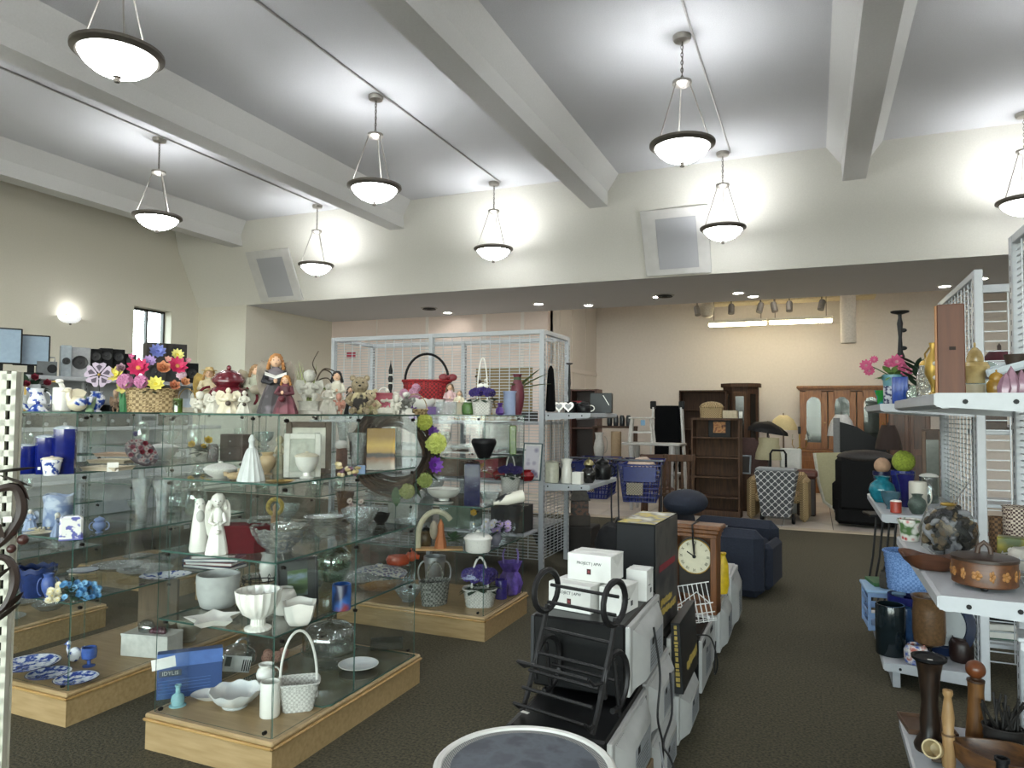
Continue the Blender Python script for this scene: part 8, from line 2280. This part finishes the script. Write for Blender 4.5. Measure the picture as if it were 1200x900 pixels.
picture('framed_print', 'white framed print of a violet floral wreath on the gondola end', 622, 6.30, .951, 24, 44, M('#2f4a50', .5), PAT('voronoi', ['#6d6480', '#b9b6bd'], 14, .6, thr=(.2, .5)), bar=.05, rz=0, mat_=M('#c4c3c0', .8), mw=.1)
for i, px in enumerate((585, 618)):
    ves('ornament_ball', ('red glass bauble bowl on the gondola, left of its neighbour bin', 'red lacquer bowl by the violet wreath print')[i], 'bowl', px, 6.24, .951, 17, 13, 'vase', M('#7d141a', .2))
for i, px in enumerate((480, 540, 600)):
    box_thing('storage_bin', ('pale', 'green', 'dark')[i] + ' carton on the lowest gondola shelf', 'carton', px, 6.42, .451, 40, 30, .28, M(('#a8a79e', '#4a5a48', '#2a2624')[i], .6, var=.1), rz=0, parts=lambda t, w, d, h: MB().box((0, 0, h), (w, .04, .004)).obj('tape', M('#8a8578', .5), t))
# ================================================================ electronics shelves
TE = EL[3]
def monitor(label, px, wd, hh, rz, lit):
    p = atX(px, -7.42, TE)
    t = thing('monitor', label, 'monitor', (-7.42, p.y, TE + .001), R(rz), 'flat monitors')
    MB().box((0, 0, .015), (.2, .16, .03), bev=.008).obj('foot', m_black, t)
    MB().box((0, .03, .1), (.06, .03, .18)).obj('neck', m_black, t)
    MB().box((0, 0, .10 + hh / 2), (wd, .035, hh), bev=.006).obj('bezel', m_black, t)
    MB().box((0, -.019, .10 + hh / 2), (wd - .03, .003, hh - .03)).obj('screen', M('#8fa2b4' if lit else '#2c3136', .08, var=.05, spec=.9), t)
    MB().box((0, .035, .10 + hh / 2), (wd * .6, .05, hh * .6), bev=.015).obj('back_shell', m_black, t)
monitor('larger flat monitor with a pale reflective screen', -1, .36, .36, 62, True)
monitor('smaller flat monitor with a dark reflective screen', 36, .32, .32, 62, True)
def speaker(label, px, w, h, d, mat, cones=1, x=-7.40, z=None, group='loudspeakers on the electronics shelves', ring=None):
    z = TE if z is None else z
    p = atX(px, x, z)
    t = thing('loudspeaker', label, 'speaker', (x, p.y, z + .001), R(62), group)
    MB().box((0, 0, h / 2), (w, d, h), bev=.006).obj('cabinet', mat, t)
    for i in range(cones):
        r_ = min(w * .36, h / cones * .38); zc = h * (i + .5) / cones
        cm = MB().lathe([(r_, 0), (r_ * 1.05, .006), (r_ * .8, .004), (r_ * .3, -.02), (0, -.012)], 18, T=TR((0, -d / 2 - .004, zc), rx=PI / 2)).obj('cone', ring or M('#1a1b1d', .5), t)
        MB().ell((0, -d / 2 - .004, zc), (r_ * .25, .01, r_ * .25), 10, 6).obj('dust_cap', M('#2a2b2e', .4), cm)
    return t
silv = M('#9a9c9f', .35, metal=.5)
blkp = M('#0c0d0e', .6, var=.15, spec=.2)
t = speaker('silver ringed loudspeaker with a big dark cone', 92, .2, .33, .14, silv, 1)
speaker('pale grey loudspeaker beside the silver ringed one', 76, .1, .34, .12, M('#8f979d', .5), 1)
speaker('squat black loudspeaker beside the silver ringed one', 110, .13, .33, .12, blkp, 2)
speaker('black loudspeaker in the middle of the black group', 123, .13, .35, .12, blkp, 2)
speaker('black loudspeaker with rounded edge beneath the window', 137, .13, .35, .12, blkp, 2)
speaker('black loudspeaker at the end of the black group', 151, .13, .31, .12, blkp, 2)
wsp = WOOD('#211d1b', '#332c28', .5, 5)
speaker('tall dark wood-veneer loudspeaker before the window', 180, .22, .47, .24, wsp, 2)
speaker('tall dark wood-veneer loudspeaker next to the window edge', 203, .24, .48, .26, wsp, 2)
speaker('low black loudspeaker at the end of the electronics shelf', 222, .16, .26, .2, blkp, 1)
p = atX(53, -7.4, TE)
box_thing('radio', 'grey cassette radio behind the monitors', 'radio', 54, p.y, TE, 20, 17, .12, M('#55585a', .4), rz=62, parts=lambda t, w, d, h: (MB().lathe([(0, 0), (h * .3, 0), (h * .3, .006), (0, .006)], 14, T=TR((w * .25, -d / 2, h * .5), rx=PI / 2)).obj('speaker_grille', m_black, t), MB().tube([(-w * .4, 0, h), (-w * .4, 0, h * 1.3), (w * .4, 0, h * 1.3), (w * .4, 0, h)], .008, 6).obj('handle', m_grey, t)))
for i, px in enumerate((14, 58, 98, 134, 168, 204)):
    p = atX(px, -7.36, EL[2])
    t = thing('stereo_unit', ('wide', 'slim', 'tall', 'boxy', 'grey', 'short')[i] + ' dark stereo unit on the second electronics shelf', 'stereo', (-7.42, p.y, EL[2] + .001), R(90), 'stereo units')
    h_ = (.2, .12, .3, .24, .16, .2)[i]
    MB().box((0, 0, h_ / 2), (.26, .3, h_), bev=.006).obj('cabinet', blkp if i != 4 else m_grey, t)
    MB().box((0, -.152, h_ * .55), (.2, .006, h_ * .3)).obj('display', M('#2b3036', .2), t)
    for f in (-.1, .1): MB().lathe([(0, 0), (.02, 0), (.018, .015), (0, .015)], 12, T=TR((f, -.152, h_ * .25), rx=PI / 2)).obj('knob', m_grey, t)
# red silk flowers on the near top of the case edge, beside the upright
p, k = spot(26, 2.6, TOP)
t = thing('red_flowers', 'dark red silk flowers with green leaves beside the slotted upright', 'flowers', p + Vector((-.10, .08, .0)), face(p))
MB().lathe(walls(PR['vase'], .07, .13), 14).obj('vase', M('#8d8f8c', .4, var=.2), t)
for dx, dz in ((-.05, .17), (.04, .19), (.1, .16), (0, .15)): put_blossom(t, 'rose', '#6d1a2c', (dx, -.02, dz), .028, None, '#4a1020')
foliage(t, None, dgreen, .12, 22, .014, 31, c=(.02, 0, .13))
# leaf ornament on the slotted upright
t = thing('leaf_ornament', 'dark carved scroll of leaves and berries hooked on the slotted upright', 'ornament', (up.location.x, up.location.y, 0), R(56))
lm_ = M('#2a1e19', .5, var=.3, scale=25)
uz = lambda py: 1.58 - (py - 481) / F * 1.42
ux = lambda px: (px - 7) / F * 1.75
MB().tube(curve([(ux(-8), -.045, uz(580)), (ux(14), -.05, uz(575)), (ux(20), -.05, uz(605)), (ux(8), -.05, uz(635)), (ux(-6), -.045, uz(650))]), [.005 + .006 * math.sin(PI * q / 20) for q in range(21)], 7).obj('scroll', lm_, t)
MB().tube(curve([(ux(-8), -.045, uz(655)), (ux(10), -.05, uz(660)), (ux(17), -.05, uz(685)), (ux(10), -.05, uz(715)), (ux(-6), -.045, uz(730))]), [.004 + .005 * math.sin(PI * q / 20) for q in range(21)], 7).obj('scroll', lm_, t)
for a_, b_, wd in (((-6, 556), (32, 551), .009), ((2, 560), (28, 574), .010), ((6, 640), (-8, 600), .012), ((10, 720), (24, 700), .009), ((0, 735), (22, 712), .011), ((-8, 690), (14, 668), .010), ((16, 566), (26, 590), .009)):
    l = MB(); leaf(l, (ux(a_[0]), -.052, uz(a_[1])), (ux(b_[0]), -.058, uz(b_[1])), wd * 1.5); 
    leaf(l, (ux(a_[0]), -.050, uz(a_[1])), (ux(b_[0]), -.056, uz(b_[1])), wd * 1.5); l.obj('leaf', lm_, t)
for px, py, r_ in ((13, 628, .0095), (22, 638, .011), (13, 648, .009)): MB().ell((ux(px), -.05, uz(py)), r_, 12, 8).obj('berry', M('#3a1e1a', .4, var=.2), t)
MB().tube([(ux(4), -.05, uz(640)), (ux(9), -.02, uz(636)), (ux(9), .0, uz(640))], .003, 5).obj('hook', iron, t)
MB().box((ux(9), -.06, uz(612)), (.015, .001, .012)).obj('price_tag', paper, t)
p = at(411, 13.3, 2.83)
t = thing('wall_sign', 'small red sign plate high on the panelled wall', 'sign', (p.x, YS - .02, 2.78))
MB().box((0, 0, .09), (.30, .03, .18), bev=.006).obj('housing', M('#d0ccc6', .5), t)
MB().box((0, -.017, .09), (.24, .004, .13)).obj('face', M('#b03048', .5), t)
